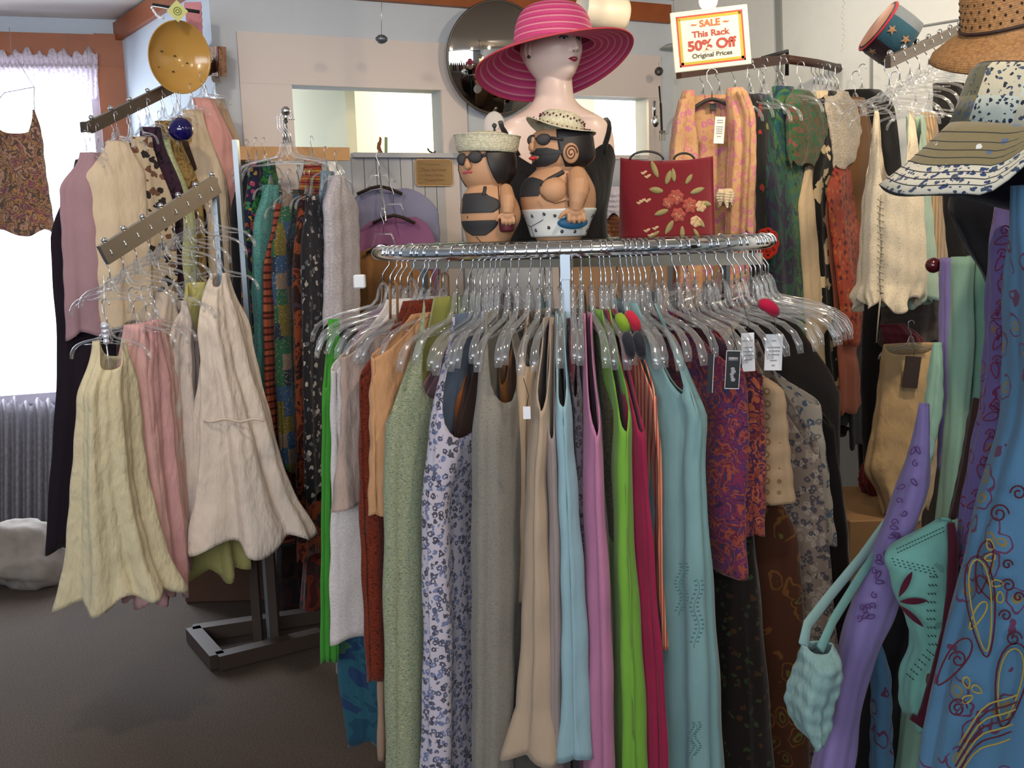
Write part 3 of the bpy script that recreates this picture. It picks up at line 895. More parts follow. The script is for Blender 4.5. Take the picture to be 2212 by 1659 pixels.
for q in range(5): mb.ball(c_ + rt @ Vector((w * .06 * math.sin(q * 2), -.0012, h * (.02 - .07 * q))), w * (.16 + .03 * math.sin(q * 1.7)), 10, 6, (1, .08, .8))
obj('emblem', mb, GR, r, label='silver emblem')
r, c_, rt, w, h = tagcard('hang_tag', 'second black hang tag seen edge on beside the aqua green dress', 'tag', 1529, 1541, 764, 848, 1.74, BKC, 3)
mb = MB(); mb.box(c_ + rt @ Vector((w * .45, -.001, 0)), (w * .08, .001, h), rt); obj('border', mb, WP, r, smooth=False)
r, c_, rt, w, h = tagcard('hang_tag', 'large white printed tag on the gold medallion brocade skirt', 'tag', 1652, 1690, 722, 800, 1.9, WP, 2)
lines(r, c_, rt, w, h, GR, [(.32, .25), (.14, .75), (.04, .7), (-.06, .65), (-.22, .4), (-.36, .2)])
r, c_, rt, w, h = tagcard('hang_tag', 'white printed tag between the purple paisley and brocade garments', 'tag', 1602, 1630, 719, 802, 1.86, WP, -2)
lines(r, c_, rt, w, h, GR, [(.3, .8), (.12, .7), (.02, .75), (-.08, .7), (-.2, .6)])
r, c_, rt, w, h = tagcard('hang_tag', 'small blank white tag inside the beige lace camisole', 'tag', 1130, 1146, 878, 905, 1.74, WP, 0)
# white size cube on a hanger and brown suede strap loops
mb = MB(); c_ = P(777, 608, 2.2); mb.box(c_, (.026, .02, .03)); ob = obj('size_marker', mb, WP, smooth=False); ob.modifiers.new('b', 'BEVEL').width = .003
tag(ob, 'white square size marker on a hanger at the left of the round rack', 'size marker')
for (px, py0, py1, d, s) in ((848, 612, 688, 1.93, 'tan suede strap loop standing above the green heather dress'), (958, 592, 640, 2.05, 'tan suede strap loop behind the hanger necks')):
    mb = MB(); a, b = P(px - 5, py1, d), P(px - 5, py0, d); e = P(px + 11, py1 + 6, d)
    mb.tube([a, lerp(a, b, .5), b, b + Vector((.008, 0, .004)), P(px + 10, py0 + 5, d), e], .0022, 8, sq=(6, 1), up=(1, 0, 0))
    tag(obj('strap_loop', mb, fab('plain', '#8a6238')), s, 'strap')
for (px, py, d, cc, s) in ((1388, 760, 1.745, '#2c2c34', 'black padded shoulder guard'), (1366, 752, 1.75, '#2a2a30', 'black padded shoulder guard'),):
    pass
def pad(px0, py0, px1, py1, d, c, label):
    mb = MB(); a, b = P(px0, py0, d), P(px1, py1, d)
    pts = [lerp(a, b, i / 6) + Vector((0, -.012 * math.sin(PI * i / 6), .006 * math.sin(PI * i / 6))) for i in range(7)]
    mb.tube(pts, [.006, .009, .0095, .0095, .0095, .009, .006], 10, sq=(1, 1.3))
    tag(obj('hanger_pad', mb, fab('plain', c)), label, 'hanger pad')
pad(1334, 686, 1352, 716, 1.79, '#7f9a2c', 'yellow green foam pad over a hanger end above the lime dress')
pad(1354, 680, 1376, 714, 1.79, '#b3243a', 'red foam pad over a hanger end above the crimson dress')
pad(1350, 722, 1362, 772, 1.755, '#26262c', 'black foam pad on the hanger end above the lime dress')
pad(1374, 722, 1386, 772, 1.755, '#26262c', 'black foam pad on the hanger end above the crimson dress')
pad(1640, 656, 1676, 680, 1.88, '#a8123a', 'crimson foam pad on a hanger at the right of the rack')
# embroidery on the aqua green dress
mb = MB(); rnd = random.Random(3)
for (x0, y0, y1) in ((1472, 1215, 1330), (1505, 1250, 1400), (1500, 1560, 1640)):
    pts = [P(x0 + 6 * math.sin(i * .7), y0 + (y1 - y0) * i / 16, 1.70) for i in range(17)]
    mb.tube(pts, .0006, 5)
    for i in range(1, 16):
        for sx in (-1, 1):
            q = pts[i] + Vector((sx * .006, 0, .004)); mb.ball(q, .0028, 6, 4, (1, .3, .6))
EMB = mb
# ------------------------------------------------------------------ garments traced on the other racks
GO = {}
def garm(s, place, cat, name, rows, d, m, B=(0, .05), dips=(), folds=(5, .003, .012), hang=.0, ang=0.0, hs=.8, seed=0, hem=6, ruffle=None, btop=.3, m_=40, taper=0, bfull=.22, n=72, hanglabel=None, solid=.0025, near=False):
    span = rows[-1][0] - rows[0][0]
    dps = [(c, w, h * span) for c, w, h in dips]
    mb = cloth(rows, d, B=B, dips=dps, folds=folds, seed=seed, hem=hem, ruffle=ruffle, btop=btop, m=m_, taper=taper, bfull=bfull, n=n, near=near)
    o = obj(name, mb, m, solid=solid)
    GO[name] = o
    tag(o, (s + ' ' + place).strip(), cat)
    if hang:
        y, xl, xr = rows[0]
        p = P((xl + xr) / 2, y, d)
        hanger(p + Vector((0, 0, hang)), ang, hanglabel or ('clear plastic hanger holding the ' + s), scale=hs)
    return o
def slope_arm(mb, a, b, w, h): mb.beam(a, b, w, h)
def stops(parent, a, b, n, r, m, up=.02, t0=.04, t1=.98):
    for i in range(n):
        q = lerp(a, b, t0 + (t1 - t0) * i / (n - 1))
        k = MB(); k.tube([q, q + Vector((0, 0, up + r * .4))], r * .45, 8); k.ball(q + Vector((0, 0, up + r)), r, 12, 8)
        obj('ball_stop', k, m, parent)

# ------------------------------------------------------------------ free standing slant arm rack (left)
pa = P(456, 392, 3.08); pb = P(503, 316, 3.36)
ba = P(545, 1392, 3.30)
r = thing('slant_arm_rack', 'chrome floor rack with a long slanted arm of cream and pink dresses', 'clothes rack', (pb.x, pb.y, 0))
mb = MB(); mb.box((pa.x + .01, pa.y, (pa.z + 1.0) / 2), (.014, .03, pa.z - .98)); mb.beam(Vector((pa.x + .01, pa.y, 1.03)), Vector((pb.x + .01, pb.y, 1.03)), .014, .03); obj('post', mb, POSTM, r, smooth=False)
mb = MB(); mb.box((pb.x + .010, pb.y, pb.z / 2 + .02), (.016, .03, pb.z)); obj('post', mb, POSTM, r, smooth=False)
a0, a1 = P(468, 398, 3.06), P(222, 552, 2.72)
mb = MB(); mb.beam(a0, a1, .016, .055); obj('slanted_arm', mb, STEEL, r, smooth=False)
stops(r, a0, a1, 7, .0085, CHROME, up=.028)
mb = MB()
f1, f2, f3, f4 = P(418, 1378, 3.42), P(470, 1428, 3.17), P(692, 1378, 3.36), P(600, 1345, 3.6)
for u, v in ((f1, f2), (f2, f3)):
    u = Vector((u.x, u.y, .03)); v = Vector((v.x, v.y, .03)); mb.beam(u, v, .05, .05)
u = Vector((f1.x, f1.y, .03)); v = Vector((f3.x, f3.y + .22, .03)); mb.beam(u, v, .05, .05)
obj('base', mb, mat('dark_bronze_steel', '#43362e', .5, .15), r, smooth=False)
mb = MB(); ctop = P(563, 1180, 3.35)
for dx in (-.03, .03): mb.box((ctop.x + dx, ctop.y, ctop.z / 2), (.03, .03, ctop.z))
obj('column', mb, mat('dark_bronze_steel', '#43362e', .5, .15), r, smooth=False)

NB, FB = 52, 40
LL = [
 ('big white cotton sundress with tiered flared skirt', 'at the top of the slanted arm', 'dress', 'white_sundress', [(590, 462, 486), (640, 446, 498), (700, 452, 516), (790, 455, 536), (905, 436, 572), (1000, 416, 600), (1080, 388, 628), (1125, 368, 650), (1162, 362, 662)], 3.04, fab('plain', '#d0c2b6', crinkle=.9), dict(B=(.03, .10), dips=((-60, 40, .05), (90, 60, .05)), folds=(7, .003, .030), hang=.10, ruffle=(.84, .02, 9), hem=14, m_=70, n=110)),
 ('pale yellow green sundress', 'half hidden behind the white dresses', 'dress', 'yellow_green_sundress', [(610, 405, 448), (700, 402, 446), (900, 400, 470), (1100, 385, 500), (1235, 372, 520)], 3.18, fab('plain', '#c3bd79', crinkle=.6), dict(B=(.03, .06), dips=((-90, 45, .05),), folds=(6, .003, .03), hang=.10, hem=12)),
 ('white eyelet camisole dress', 'left of the big white sundress', 'dress', 'eyelet_dress', [(650, 358, 402), (690, 360, 408), (770, 362, 408), (900, 366, 414), (1050, 356, 424), (1110, 342, 432), (1165, 350, 460)], 2.99, fab('plain', '#cabdb6', crinkle=.9), dict(B=(.03, .07), dips=((-70, 40, .06),), folds=(6, .003, .022), hang=.10, hem=12)),
 ('ivory cotton nightdress', 'between the pink dresses and the eyelet dress', 'nightdress', 'ivory_nightdress', [(630, 338, 372), (800, 336, 378), (1000, 346, 384), (1130, 344, 392)], 2.95, fab('plain', '#bfae9f', crinkle=.6), dict(B=(.03, .06), hang=.09)),
 ('pale pink nightdress', 'closest to the ivory nightdress', 'nightdress', 'pink_nightdress', [(690, 322, 352), (800, 326, 358), (1000, 336, 372), (1180, 340, 386), (1240, 338, 392)], 2.9, fab('plain', '#c9a29c', crinkle=.7), dict(B=(.03, .06), folds=(5, .003, .018), hang=.09, hem=10)),
 ('rose pink nightdress with a side bow', 'in the middle of the slanted arm', 'nightdress', 'bow_nightdress', [(695, 300, 336), (820, 306, 344), (1000, 316, 356), (1200, 312, 376), (1290, 316, 382)], 2.86, fab('plain', '#c8989a', crinkle=.7), dict(B=(.03, .06), folds=(5, .003, .02), hang=.09, hem=10)),
 ('long blush pink nightdress', 'just behind the cream yellow one', 'nightdress', 'blush_nightdress', [(700, 272, 312), (850, 272, 318), (1000, 282, 332), (1150, 284, 350), (1284, 292, 364)], 2.82, fab('plain', '#cfa3a1', crinkle=.7), dict(B=(.03, .06), folds=(5, .003, .02), hang=.09, hem=10)),
 ('cream yellow embroidered nightdress', 'nearest on the slanted arm', 'nightdress', 'cream_nightdress', [(735, 206, 264), (790, 202, 274), (850, 198, 280), (950, 190, 288), (1050, 178, 300), (1150, 166, 322), (1235, 156, 344), (1282, 150, 360)], 2.74, fab('plain', '#c6bb9c', crinkle=1.0), dict(B=(.03, .09), dips=((-50, 48, .11), (110, 48, .07)), folds=(7, .003, .026), hang=.10, hem=12, m_=60, n=100, ruffle=(.86, .012, 10))),
]
for k, (s, place, cat, nm, rows, d, m, kw) in enumerate(LL):
    garm(s, place, cat, nm, rows, d, m, seed=k + NB, ang=R(-18), hs=.72, **kw)
# crystal ornament at the arm end and the bare hanger ends behind it
for k in range(9):
    q = lerp(a0, a1, .08 + .11 * k) + Vector((0, 0, -.005))
    hanger(q, R(-18) + .1 * math.sin(k * 2), 'spare clear plastic hanger hooked over the slanted chrome arm', 'spare clear hangers on the slanted arm', .8)
mb = MB()
c_ = P(228, 722, 2.7)
for k in range(4): mb.ball(c_ + Vector((0, 0, .022 - .014 * k)), .012 - .001 * k, 8, 6)
mb.tube([c_ + Vector((0, 0, .03)), c_ + Vector((.01, .0, .16))], .0012, 6); mb.tube([c_ + Vector((0, 0, -.03)), c_ + Vector((.002, 0, -.09))], .002, 6)
tag(obj('crystal_pendant', mb, mat('cut_glass', '#eef2ff', .05, .6)), 'sparkling glass pendant dangling over the cream nightdress', 'pendant')
# tier seam trims on the big white dress
mb = MB(); pts = [P(x, 908 + 3 * math.sin(x * .1), 2.93) for x in range(440, 571, 10)]
mb.tube(pts, .0035, 6)
obj('lace_band', mb, fab('plain', '#c6b6a8'), GO['white_sundress'], label='narrow lace band around the tier of the big white sundress')

# ------------------------------------------------------------------ upper slanted arm against the diagonal wall
u0, u1 = P(470, 140, 4.05), P(192, 276, 3.45)
r = thing('wall_arm_rack', 'slanted bronze arm with ball stops fixed to the pale blue wall', 'clothes rack', u0)
mb = MB(); mb.beam(u0, u1, .02, .04); mb.beam(u1, u1 + (u1 - u0).normalized() * .03 + Vector((0, 0, .012)), .02, .035)
obj('slanted_arm', mb, mat('aged_bronze', '#6f6258', .35, .9), r, smooth=False)
stops(r, u0, u1, 8, .009, CHROME, up=.02)
mb = MB(); mb.beam(u0, onwall(A1, B1, 470, 150, 0.01), .02, .03); mb.box(onwall(A1, B1, 470, 150, .01), (.03, .02, .1)); obj('bracket', mb, STEEL, r, smooth=False)
UL = [
 ('black velvet dress', 'leftmost against the window light', 'dress', 'velvet_dress', [(345, 172, 206), (420, 160, 204), (520, 158, 200), (750, 168, 216), (900, 156, 214), (1050, 146, 200), (1180, 142, 190)], 3.36, fab('plain', '#1d1420'), {}),
 ('mauve pink blouse', 'beside the black velvet dress', 'blouse', 'mauve_blouse', [(330, 184, 210), (420, 182, 218), (560, 184, 230), (722, 190, 240)], 3.34, fab('plain', '#a0808a'), {}),
 ('grey violet blouse', 'behind the cream bell sleeved jacket', 'blouse', 'violet_blouse', [(330, 204, 226), (450, 205, 228), (700, 205, 250)], 3.42, fab('plain', '#6a6078'), {}),
 ('cream jacket with a wide bell sleeve', 'high on the left rack', 'jacket', 'bell_sleeve_jacket', [(305, 244, 266), (345, 234, 276), (400, 216, 282), (450, 204, 286), (500, 214, 290), (545, 222, 292), (700, 226, 300)], 3.38, fab('plain', '#cdb9a0', crinkle=.6), dict(m_=50)),
 ('dark olive dress', 'right of the cream bell sleeved jacket', 'dress', 'olive_dress', [(310, 268, 296), (450, 284, 318), (620, 296, 335)], 3.46, fab('batik', '#2a2a22', '#4a4438', '#332a22', s=14), {}),
 ('cream top edged with black braid', 'between the dark garments', 'top', 'braided_blouse', [(296, 296, 314), (400, 304, 322), (560, 312, 330)], 3.44, fab('sprig', '#bba88f', '#2a2424', '#6a4a3a', s=30, k=.4), {}),
 ('plum black lace dress', 'on the upper left arm', 'dress', 'lace_dress', [(275, 312, 338), (400, 322, 350), (600, 330, 360)], 3.52, fab('batik', '#1b1626', '#3c2338', '#171418', s=20), {}),
 ('pale lime lace blouse', 'on the upper left arm', 'blouse', 'lime_lace_blouse', [(300, 338, 358), (400, 342, 372), (560, 346, 386)], 3.56, fab('heather', '#9da27a', '#c2c79e', s=30), {}),
 ('old gold embroidered dress', 'on the upper left arm', 'dress', 'gold_dress', [(262, 344, 372), (400, 362, 388), (560, 370, 404)], 3.62, fab('batik', '#7a6034', '#9a7e4c', '#5a4226', s=24), {}),
 ('dark brown sheer dress', 'between the gold and honey coloured dresses', 'dress', 'sheer_dress', [(262, 368, 386), (400, 376, 396), (560, 384, 410)], 3.66, fab('plain', '#3b2a24'), {}),
 ('honey coloured crochet dress', 'below the blue glass ball', 'dress', 'crochet_dress', [(255, 378, 404), (400, 384, 410), (560, 396, 432)], 3.7, fab('heather', '#a07c50', '#bd9a6c', s=30), {}),
 ('cream gauze blouse with a long sleeve', 'right of the blue glass ball', 'blouse', 'gauze_blouse', [(238, 404, 428), (320, 410, 444), (400, 412, 458), (470, 420, 462), (600, 430, 470)], 3.74, fab('plain', '#cdb89e', crinkle=.6), {}),
 ('light pink short sleeved blouse', 'high by the corner of the wall', 'blouse', 'light_pink_blouse', [(212, 426, 450), (260, 436, 472), (300, 442, 484), (325, 450, 482), (500, 446, 478)], 3.8, fab('plain', '#d29a94'), {}),
 ('beige long sleeved blouse', 'last on the upper arm near the corner', 'blouse', 'beige_blouse', [(214, 452, 476), (300, 462, 496), (400, 470, 510), (430, 476, 512), (700, 480, 516), (950, 486, 520)], 3.9, fab('plain', '#b39a84'), {}),
]
for k, (s, place, cat, nm, rows, d, m, kw) in enumerate(UL):
    kw = dict(B=(.07, .07), folds=(5, .003, .010), **kw)
    if rows[-1][0] < 900 and k not in (1, 3): rows = rows + [(1060, rows[-1][1] + 10, rows[-1][2] + 14)]
    garm(s, place, cat, nm, rows, d, m, seed=k + 90, hang=.085, ang=R(-40), hs=.55, **kw)
for k in range(7):
    q = lerp(u0, u1, .12 + .12 * k)
    hanger(q, R(-45), 'spare clear plastic hanger hooked over the bronze wall arm', 'spare clear hangers on the wall arm', .75)

# ------------------------------------------------------------------ middle rack with printed dresses
w0, w1 = P(512, 331, 3.86), P(755, 333, 3.98)
r = thing('wooden_bar_rack', 'tan wooden bar rack holding bright printed dresses by the cream casing', 'clothes rack', w0)
mb = MB(); mb.beam(w0, w1, .02, .05); obj('bar', mb, WOODT, r, smooth=False, label='flat tan wooden bar')
q = P(617, 300, 3.9); q2 = P(617, 262, 3.5)
mb = MB(); mb.tube([q, P(617, 270, 3.84), P(617, 262, 3.78), q2], .008, 10); mb.ball(P(617, 240, 3.5), .016, 14, 10); mb.tube([q2, P(617, 243, 3.5)], .006, 8); obj('arm', mb, CHROME, r)
mb = MB()
for (x, y0) in ((516, 345), (748, 346)):
    a_, b_ = P(x, y0, 3.88 if x < 600 else 3.99), P(x, 1330, 3.88 if x < 600 else 3.99)
    mb.box(((a_.x + b_.x) / 2, a_.y, a_.z / 2), (.03, .03, a_.z))
obj('upright', mb, STEEL, r, smooth=False)
ML = [
 ('navy dress with orange and pink flowers', 'at the left of the wooden bar', 'dress', [(350, 546, 566), (500, 540, 580), (800, 552, 590), (1180, 560, 600)], 3.62, fab('sprig', '#1a1c36', '#9a4628', '#8c345a', '#34704a', '#9a7c30', s=48, k=.42)),
 ('bright green leaf print dress', 'near the left of the wooden bar', 'dress', [(350, 556, 590), (420, 560, 596), (600, 566, 596), (900, 570, 600)], 3.66, fab('batik', '#1c5428', '#2a6e34', '#15402c', '#256270', s=26)),
 ('turquoise snake print dress', 'under the wooden bar', 'dress', [(400, 574, 596), (520, 570, 606), (660, 568, 612), (700, 574, 608), (860, 560, 606)], 3.54, fab('heather', '#2f6c72', '#609894', '#3a7672', s=30)),
 ('dark teal tiered dress', 'hanging below the turquoise snake print', 'dress', [(700, 560, 604), (900, 566, 606), (1050, 570, 612), (1180, 566, 616)], 3.6, fab('stripe', '#2a5450', '#3f6a5a', '#234442', s=3)),
 ('coral red patchwork dress', 'in the middle of the wooden bar', 'dress', [(440, 598, 620), (600, 594, 622), (800, 598, 628), (1000, 606, 640), (1160, 606, 648)], 3.52, fab('stripe', '#5e2018', '#8c4030', '#4a1a14', '#9a5238', s=6)),
 ('blue and yellow tiered dress', 'in the middle of the wooden bar', 'dress', [(420, 616, 640), (560, 612, 642), (660, 618, 646), (800, 620, 652), (1000, 630, 662)], 3.5, fab('patch', '#2a4668', '#5c5426', '#23503c', '#6e6058', '#1e283c', '#8a7a60', s=18, k=.25)),
 ('black dress with grey patches', 'in the middle of the wooden bar', 'dress', [(410, 634, 660), (600, 640, 664), (900, 646, 672), (1100, 652, 680)], 3.56, fab('patch', '#1a1818', '#3a3a34', '#241a18', '#6a5a4a', s=14, k=.2)),
 ('rust and maroon print dress', 'right of the middle of the wooden bar', 'dress', [(420, 650, 676), (600, 656, 682), (900, 660, 690), (1190, 664, 696)], 3.52, fab('batik', '#4a1a14', '#7a3a20', '#2a1412', '#3a2a3a', s=14)),
 ('rainbow striped dress', 'bright under the right of the wooden bar', 'dress', [(346, 662, 690), (420, 664, 692), (520, 668, 694), (700, 672, 700)], 3.7, fab('stripe', '#2a7480', '#a88c2a', '#94281e', '#a8522a', '#64182e', s=11)),
 ('black and white speckled dress', 'right of the middle of the wooden bar', 'dress', [(420, 664, 684), (560, 672, 700), (800, 678, 702), (1060, 680, 712)], 3.48, fab('sprig', '#191a22', '#a09a96', '#5a5a66', s=40, k=.34)),
 ('crimson floral dress', 'low on the wooden bar rack', 'dress', [(480, 688, 706), (700, 690, 712), (1000, 684, 722), (1340, 660, 735)], 3.66, fab('batik', '#4a1414', '#2a1a18', '#6a2418', '#2a2a1c', s=12)),
 ('blue grey striped dress', 'near the right of the wooden bar', 'dress', [(370, 696, 716), (500, 700, 722), (700, 704, 730), (1000, 704, 734)], 3.6, fab('heather', '#5a7288', '#8c9cae', s=30)),
 ('white lace camisole', 'at the right end of the wooden bar', 'camisole', [(380, 714, 742), (450, 716, 758), (560, 718, 764), (700, 716, 764)], 3.54, fab('heather', '#b4aeb4', '#9a98a4', s=26)),
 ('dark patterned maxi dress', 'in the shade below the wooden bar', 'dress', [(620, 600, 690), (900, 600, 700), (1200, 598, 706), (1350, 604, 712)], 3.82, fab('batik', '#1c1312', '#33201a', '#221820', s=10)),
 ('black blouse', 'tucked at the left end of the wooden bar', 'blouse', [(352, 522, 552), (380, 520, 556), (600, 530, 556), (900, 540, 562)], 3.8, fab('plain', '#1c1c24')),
]
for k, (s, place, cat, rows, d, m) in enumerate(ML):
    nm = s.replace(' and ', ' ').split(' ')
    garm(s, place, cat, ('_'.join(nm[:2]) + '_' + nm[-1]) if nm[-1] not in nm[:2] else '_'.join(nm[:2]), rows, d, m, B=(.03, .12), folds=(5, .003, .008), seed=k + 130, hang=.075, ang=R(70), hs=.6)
for k, (dx, a_) in enumerate(((-8, 0), (-3, .15), (3, -.12), (8, .05))):
    hanger(P(617 + dx, 257, 3.52 + .05 * k), a_, 'big clear hanger hooked on the chrome arm above the wooden bar', 'clear hangers on the chrome arm')
# faint things on the floor there
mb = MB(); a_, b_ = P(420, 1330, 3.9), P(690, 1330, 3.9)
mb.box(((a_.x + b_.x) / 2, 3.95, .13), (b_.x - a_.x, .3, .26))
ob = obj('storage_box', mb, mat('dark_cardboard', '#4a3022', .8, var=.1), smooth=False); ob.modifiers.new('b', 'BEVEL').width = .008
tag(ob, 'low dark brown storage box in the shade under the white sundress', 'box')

# two folded knit tops on brown hangers against the white boards
for (s, rows, d, c, hy, hx0, hx1, lab) in (
    ('grey lavender short sleeved top', [(408, 812, 880), (418, 775, 905), (450, 758, 940), (500, 757, 948), (560, 764, 948), (640, 768, 945)], 4.12, '#7f7f9c', 413, 772, 868, 'grey lavender'),
    ('mauve purple short sleeved top', [(470, 820, 900), (482, 790, 918), (515, 768, 938), (560, 764, 948), (640, 768, 948), (760, 780, 944)], 4.02, '#8a5a80', 476, 806, 896, 'mauve purple'),
    ('tan brown short sleeved top', [(535, 800, 870), (546, 772, 900), (590, 766, 930), (700, 770, 936), (860, 776, 940)], 3.92, '#94683f', 541, 792, 868, 'tan brown')):
    garm(s, 'hanging against the grey white boards', 'top', lab.replace(' ', '_') + '_blouse', rows, d, fab('plain', c), B=(0, .045), dips=((-90, 40, .04),), folds=(4, .002, .008), seed=len(lab), btop=.35)
    a_, b_ = P(hx0, hy + 6, d - .055), P(hx1, hy + 6, d - .055); m_ = P((hx0 + hx1) / 2, hy - 4, d - .055)
    r = thing('clothes_hanger', 'brown padded hanger inside the ' + s, 'hanger', m_)
    mb = MB(); mb.tube([a_, lerp(a_, m_, .6) + Vector((0, 0, .012)), m_ + Vector((0, 0, .012)), lerp(b_, m_, .6) + Vector((0, 0, .012)), b_], .011, 10, sq=(.6, 1.5), up=(0, 1, 0)); obj('shoulders', mb, mat('dark_brown_foam', '#2c1c14', .8), r)
    mb = MB(); mb.tube([m_ + Vector((-.045, 0, .005)), m_ + Vector((-.03, 0, .055)), m_ + Vector((.03, 0, .055)), m_ + Vector((.045, 0, .005))], .0055, 8); obj('neck', mb, CLEAR, r)
    mb = MB(); mb.tube([m_ + Vector((0, 0, .055)), m_ + Vector((.003, 0, .1)), m_ + Vector((-.008, 0, .13)), m_ + Vector((0, .0, .155)), m_ + Vector((.012, 0, .14))], .0016, 6); obj('hook', mb, WIRE, r)
r = thing('valet_rod', 'thin chrome rod holding the hangers of the lavender and mauve tops', 'rod', P(812, 345, 3.9))
mb = MB(); mb.tube([P(818, 345, 4.38), P(816, 352, 4.1), P(834, 478, 3.86)], .004, 8); obj('rod', mb, CHROME, r)

# ------------------------------------------------------------------ wall things on the left
# yellow enamel bowl seen face on, turned a little
def onface(px, py, d): return P(px, py, d)
c_ = P(388, 124, 3.75)
face = (Vector((0, 0, CAMZ)) - c_).normalized()
def facing(c, yaw=0, pitch=0, roll=0):
    f = (Vector((0, 0, CAMZ)) - c); f.z *= 1; f.normalize()
    q = f.to_track_quat('Z', 'Y').to_matrix()
    return q @ Matrix.Rotation(R(yaw), 3, 'Y') @ Matrix.Rotation(R(pitch), 3, 'X') @ Matrix.Rotation(R(roll), 3, 'Z')
r = thing('yellow_bowl', 'shiny yellow bowl painted with tiny dark insects hanging on the wall', 'bowl', c_)
mt = Matrix.Translation(c_) @ (facing(c_, 32, 0)).to_4x4()
mb = MB(); prof = [(.001, -.055), (.04, -.052), (.08, -.04), (.105, -.022), (.122, 0), (.127, .006), (.128, .003), (.122, -.006), (.108, -.03), (.08, -.048), (.04, -.06), (.001, -.063)]
mb.lathe(prof, 48, mt); obj('bowl', mb, mat('yellow_enamel', '#c0954e', .22, coat=.5, var=.06, bscale=12), r)
mb = MB()
for (x, y) in ((-.05, .08), (.055, .07), (-.04, .02), (.012, .005), (-.06, -.035), (.0, -.05), (.06, -.02)):
    q = mt @ Vector((x, y, -.05 + .6 * (x * x + y * y) / .1 * .05))
    mb.ball(q + face * .006, .0035, 8, 5, (1.6, .6, .8))
obj('painted_insect', mb, mat('dark_brown_ink', '#3a2a16', .6), r, label='small dark painted insects')
mb = MB(); mb.tube([P(388, 58, 3.72), P(386, 40, 3.72), P(378, 12, 3.72)], .0015, 6); obj('wire', mb, WIRE, r)
# black stick with a diamond tag and pink cloth
mb = MB(); mb.tube([P(330, 10, 3.7), P(431, 26, 3.7)], .006, 8)
tag(obj('black_stick', mb, BLACKP), 'short black stick hanging crosswise under the ceiling at left', 'stick')
c_ = P(383, 24, 3.66)
r = thing('diamond_tag', 'pale yellow green diamond card with a round emblem above the yellow bowl', 'card', c_)
mt = facing(c_, 10, 0, 45); mb = MB(); mb.box(c_, (.052, .052, .002), mt); obj('card', mb, mat('pale_lime_card', '#cfd089', .6), r, smooth=False)
mb = MB()
for rr_ in (.014, .007): mb.lathe([(rr_, .0012), (rr_, .0026), (rr_ - .0025, .0026), (rr_ - .0025, .0012)], 24, Matrix.Translation(c_) @ mt.to_4x4())
obj('emblem', mb, mat('olive_ink', '#6c7a34', .6), r)
mb = MB()
garm('pink cloth', 'hanging behind the yellow bowl near the ceiling', 'cloth', 'pink_cloth', [(5, 398, 434), (60, 408, 437), (90, 424, 437)], 3.86, fab('plain', '#cf8c98'), B=(0, .012), folds=(3, .001, .004), seed=5)
mb = MB()
for i in range(9): mb.ball(P(328 + 3 * i, 16 + 6 * i - .4 * i * i, 3.69), .005, 8, 5)
tag(obj('crystal_strand', mb, mat('cut_glass', '#eef2ff', .05, .6)), 'short strand of clear crystals trailing from the black stick', 'bead strand')
def picture(name, label, x0, x1, y0, y1, a, b, m, fm):
    c0, c1 = onwall(a, b, x0, (y0 + y1) / 2), onwall(a, b, x1, (y0 + y1) / 2)
    h = (onwall(a, b, (x0 + x1) / 2, y0) - onwall(a, b, (x0 + x1) / 2, y1)).length
    r = thing(name, label, 'picture', (c0 + c1) / 2)
    mb = MB(); trimbar(mb, a, b, h, .03, c0, c1); obj('board', mb, m, r, smooth=False)
    mb = MB(); trimbar(mb, a, b, h, .034, lerp(c0, c1, .93), c1); obj('edge', mb, fm, r, smooth=False)
picture('wooden_plaque', 'square carved wooden plaque on the pale blue wall right of the yellow bowl', 448, 489, 102, 165, A1, B1, fab('batik', '#8a6248', '#b08a72', '#9a7058', s=30), mat('dark_red_wood', '#5a2018', .5))
# blue glass ball
c_ = P(391, 280, 3.50)
r = thing('blue_glass_ball', 'dark blue glass ball hanging in front of the blouses', 'ornament', c_)
mb = MB(); mb.ball(c_, .0413, 32, 20); obj('ball', mb, mat('cobalt_glass', '#120c52', .06, coat=.6), r)
mb = MB(); mb.tube([c_ + Vector((0, 0, .041)), P(390, 197, 3.72)], .0008, 5); obj('thread', mb, WIRE, r)
mb = MB(); mb.lathe([(.007, .036), (.009, .046), (.001, .048)], 12, Matrix.Translation(c_)); obj('cap', mb, WIRE, r)
# camisole hanging in the window
o = garm('coral and violet printed camisole', 'hanging on a thread in the bright window', 'camisole', 'window_camisole', [(238, -30, 78), (300, -38, 90), (350, -42, 94), (400, -45, 99), (450, -50, 105), (503, -62, 112)], 4.3, fab('batik', '#a06450', '#74485a', '#a87e50', '#5c4a44', '#b08670', '#6a5a3a', s=24), B=(0, .05), dips=((-90, 62, .30), (90, 62, .18), (0, 22, .2), (180, 22, .2)), folds=(5, .002, .012), seed=3, n=120, m_=50)
mb = MB(); mb.tube([P(75, 240, 4.3), P(73, 215, 4.3), P(74, 188, 4.3)], .0016, 6); mb.tube([P(-26, 240, 4.3), P(10, 200, 4.3), P(74, 188, 4.3)], .0016, 6); mb.tube([P(74, 188, 4.3), P(24, 110, 4.4), P(20, 60, 4.5)], .0012, 6)
tag(obj('hanging_thread', mb, mat('grey_thread', '#7a7a86', .6)), 'thin grey thread suspending the printed camisole from above', 'thread')
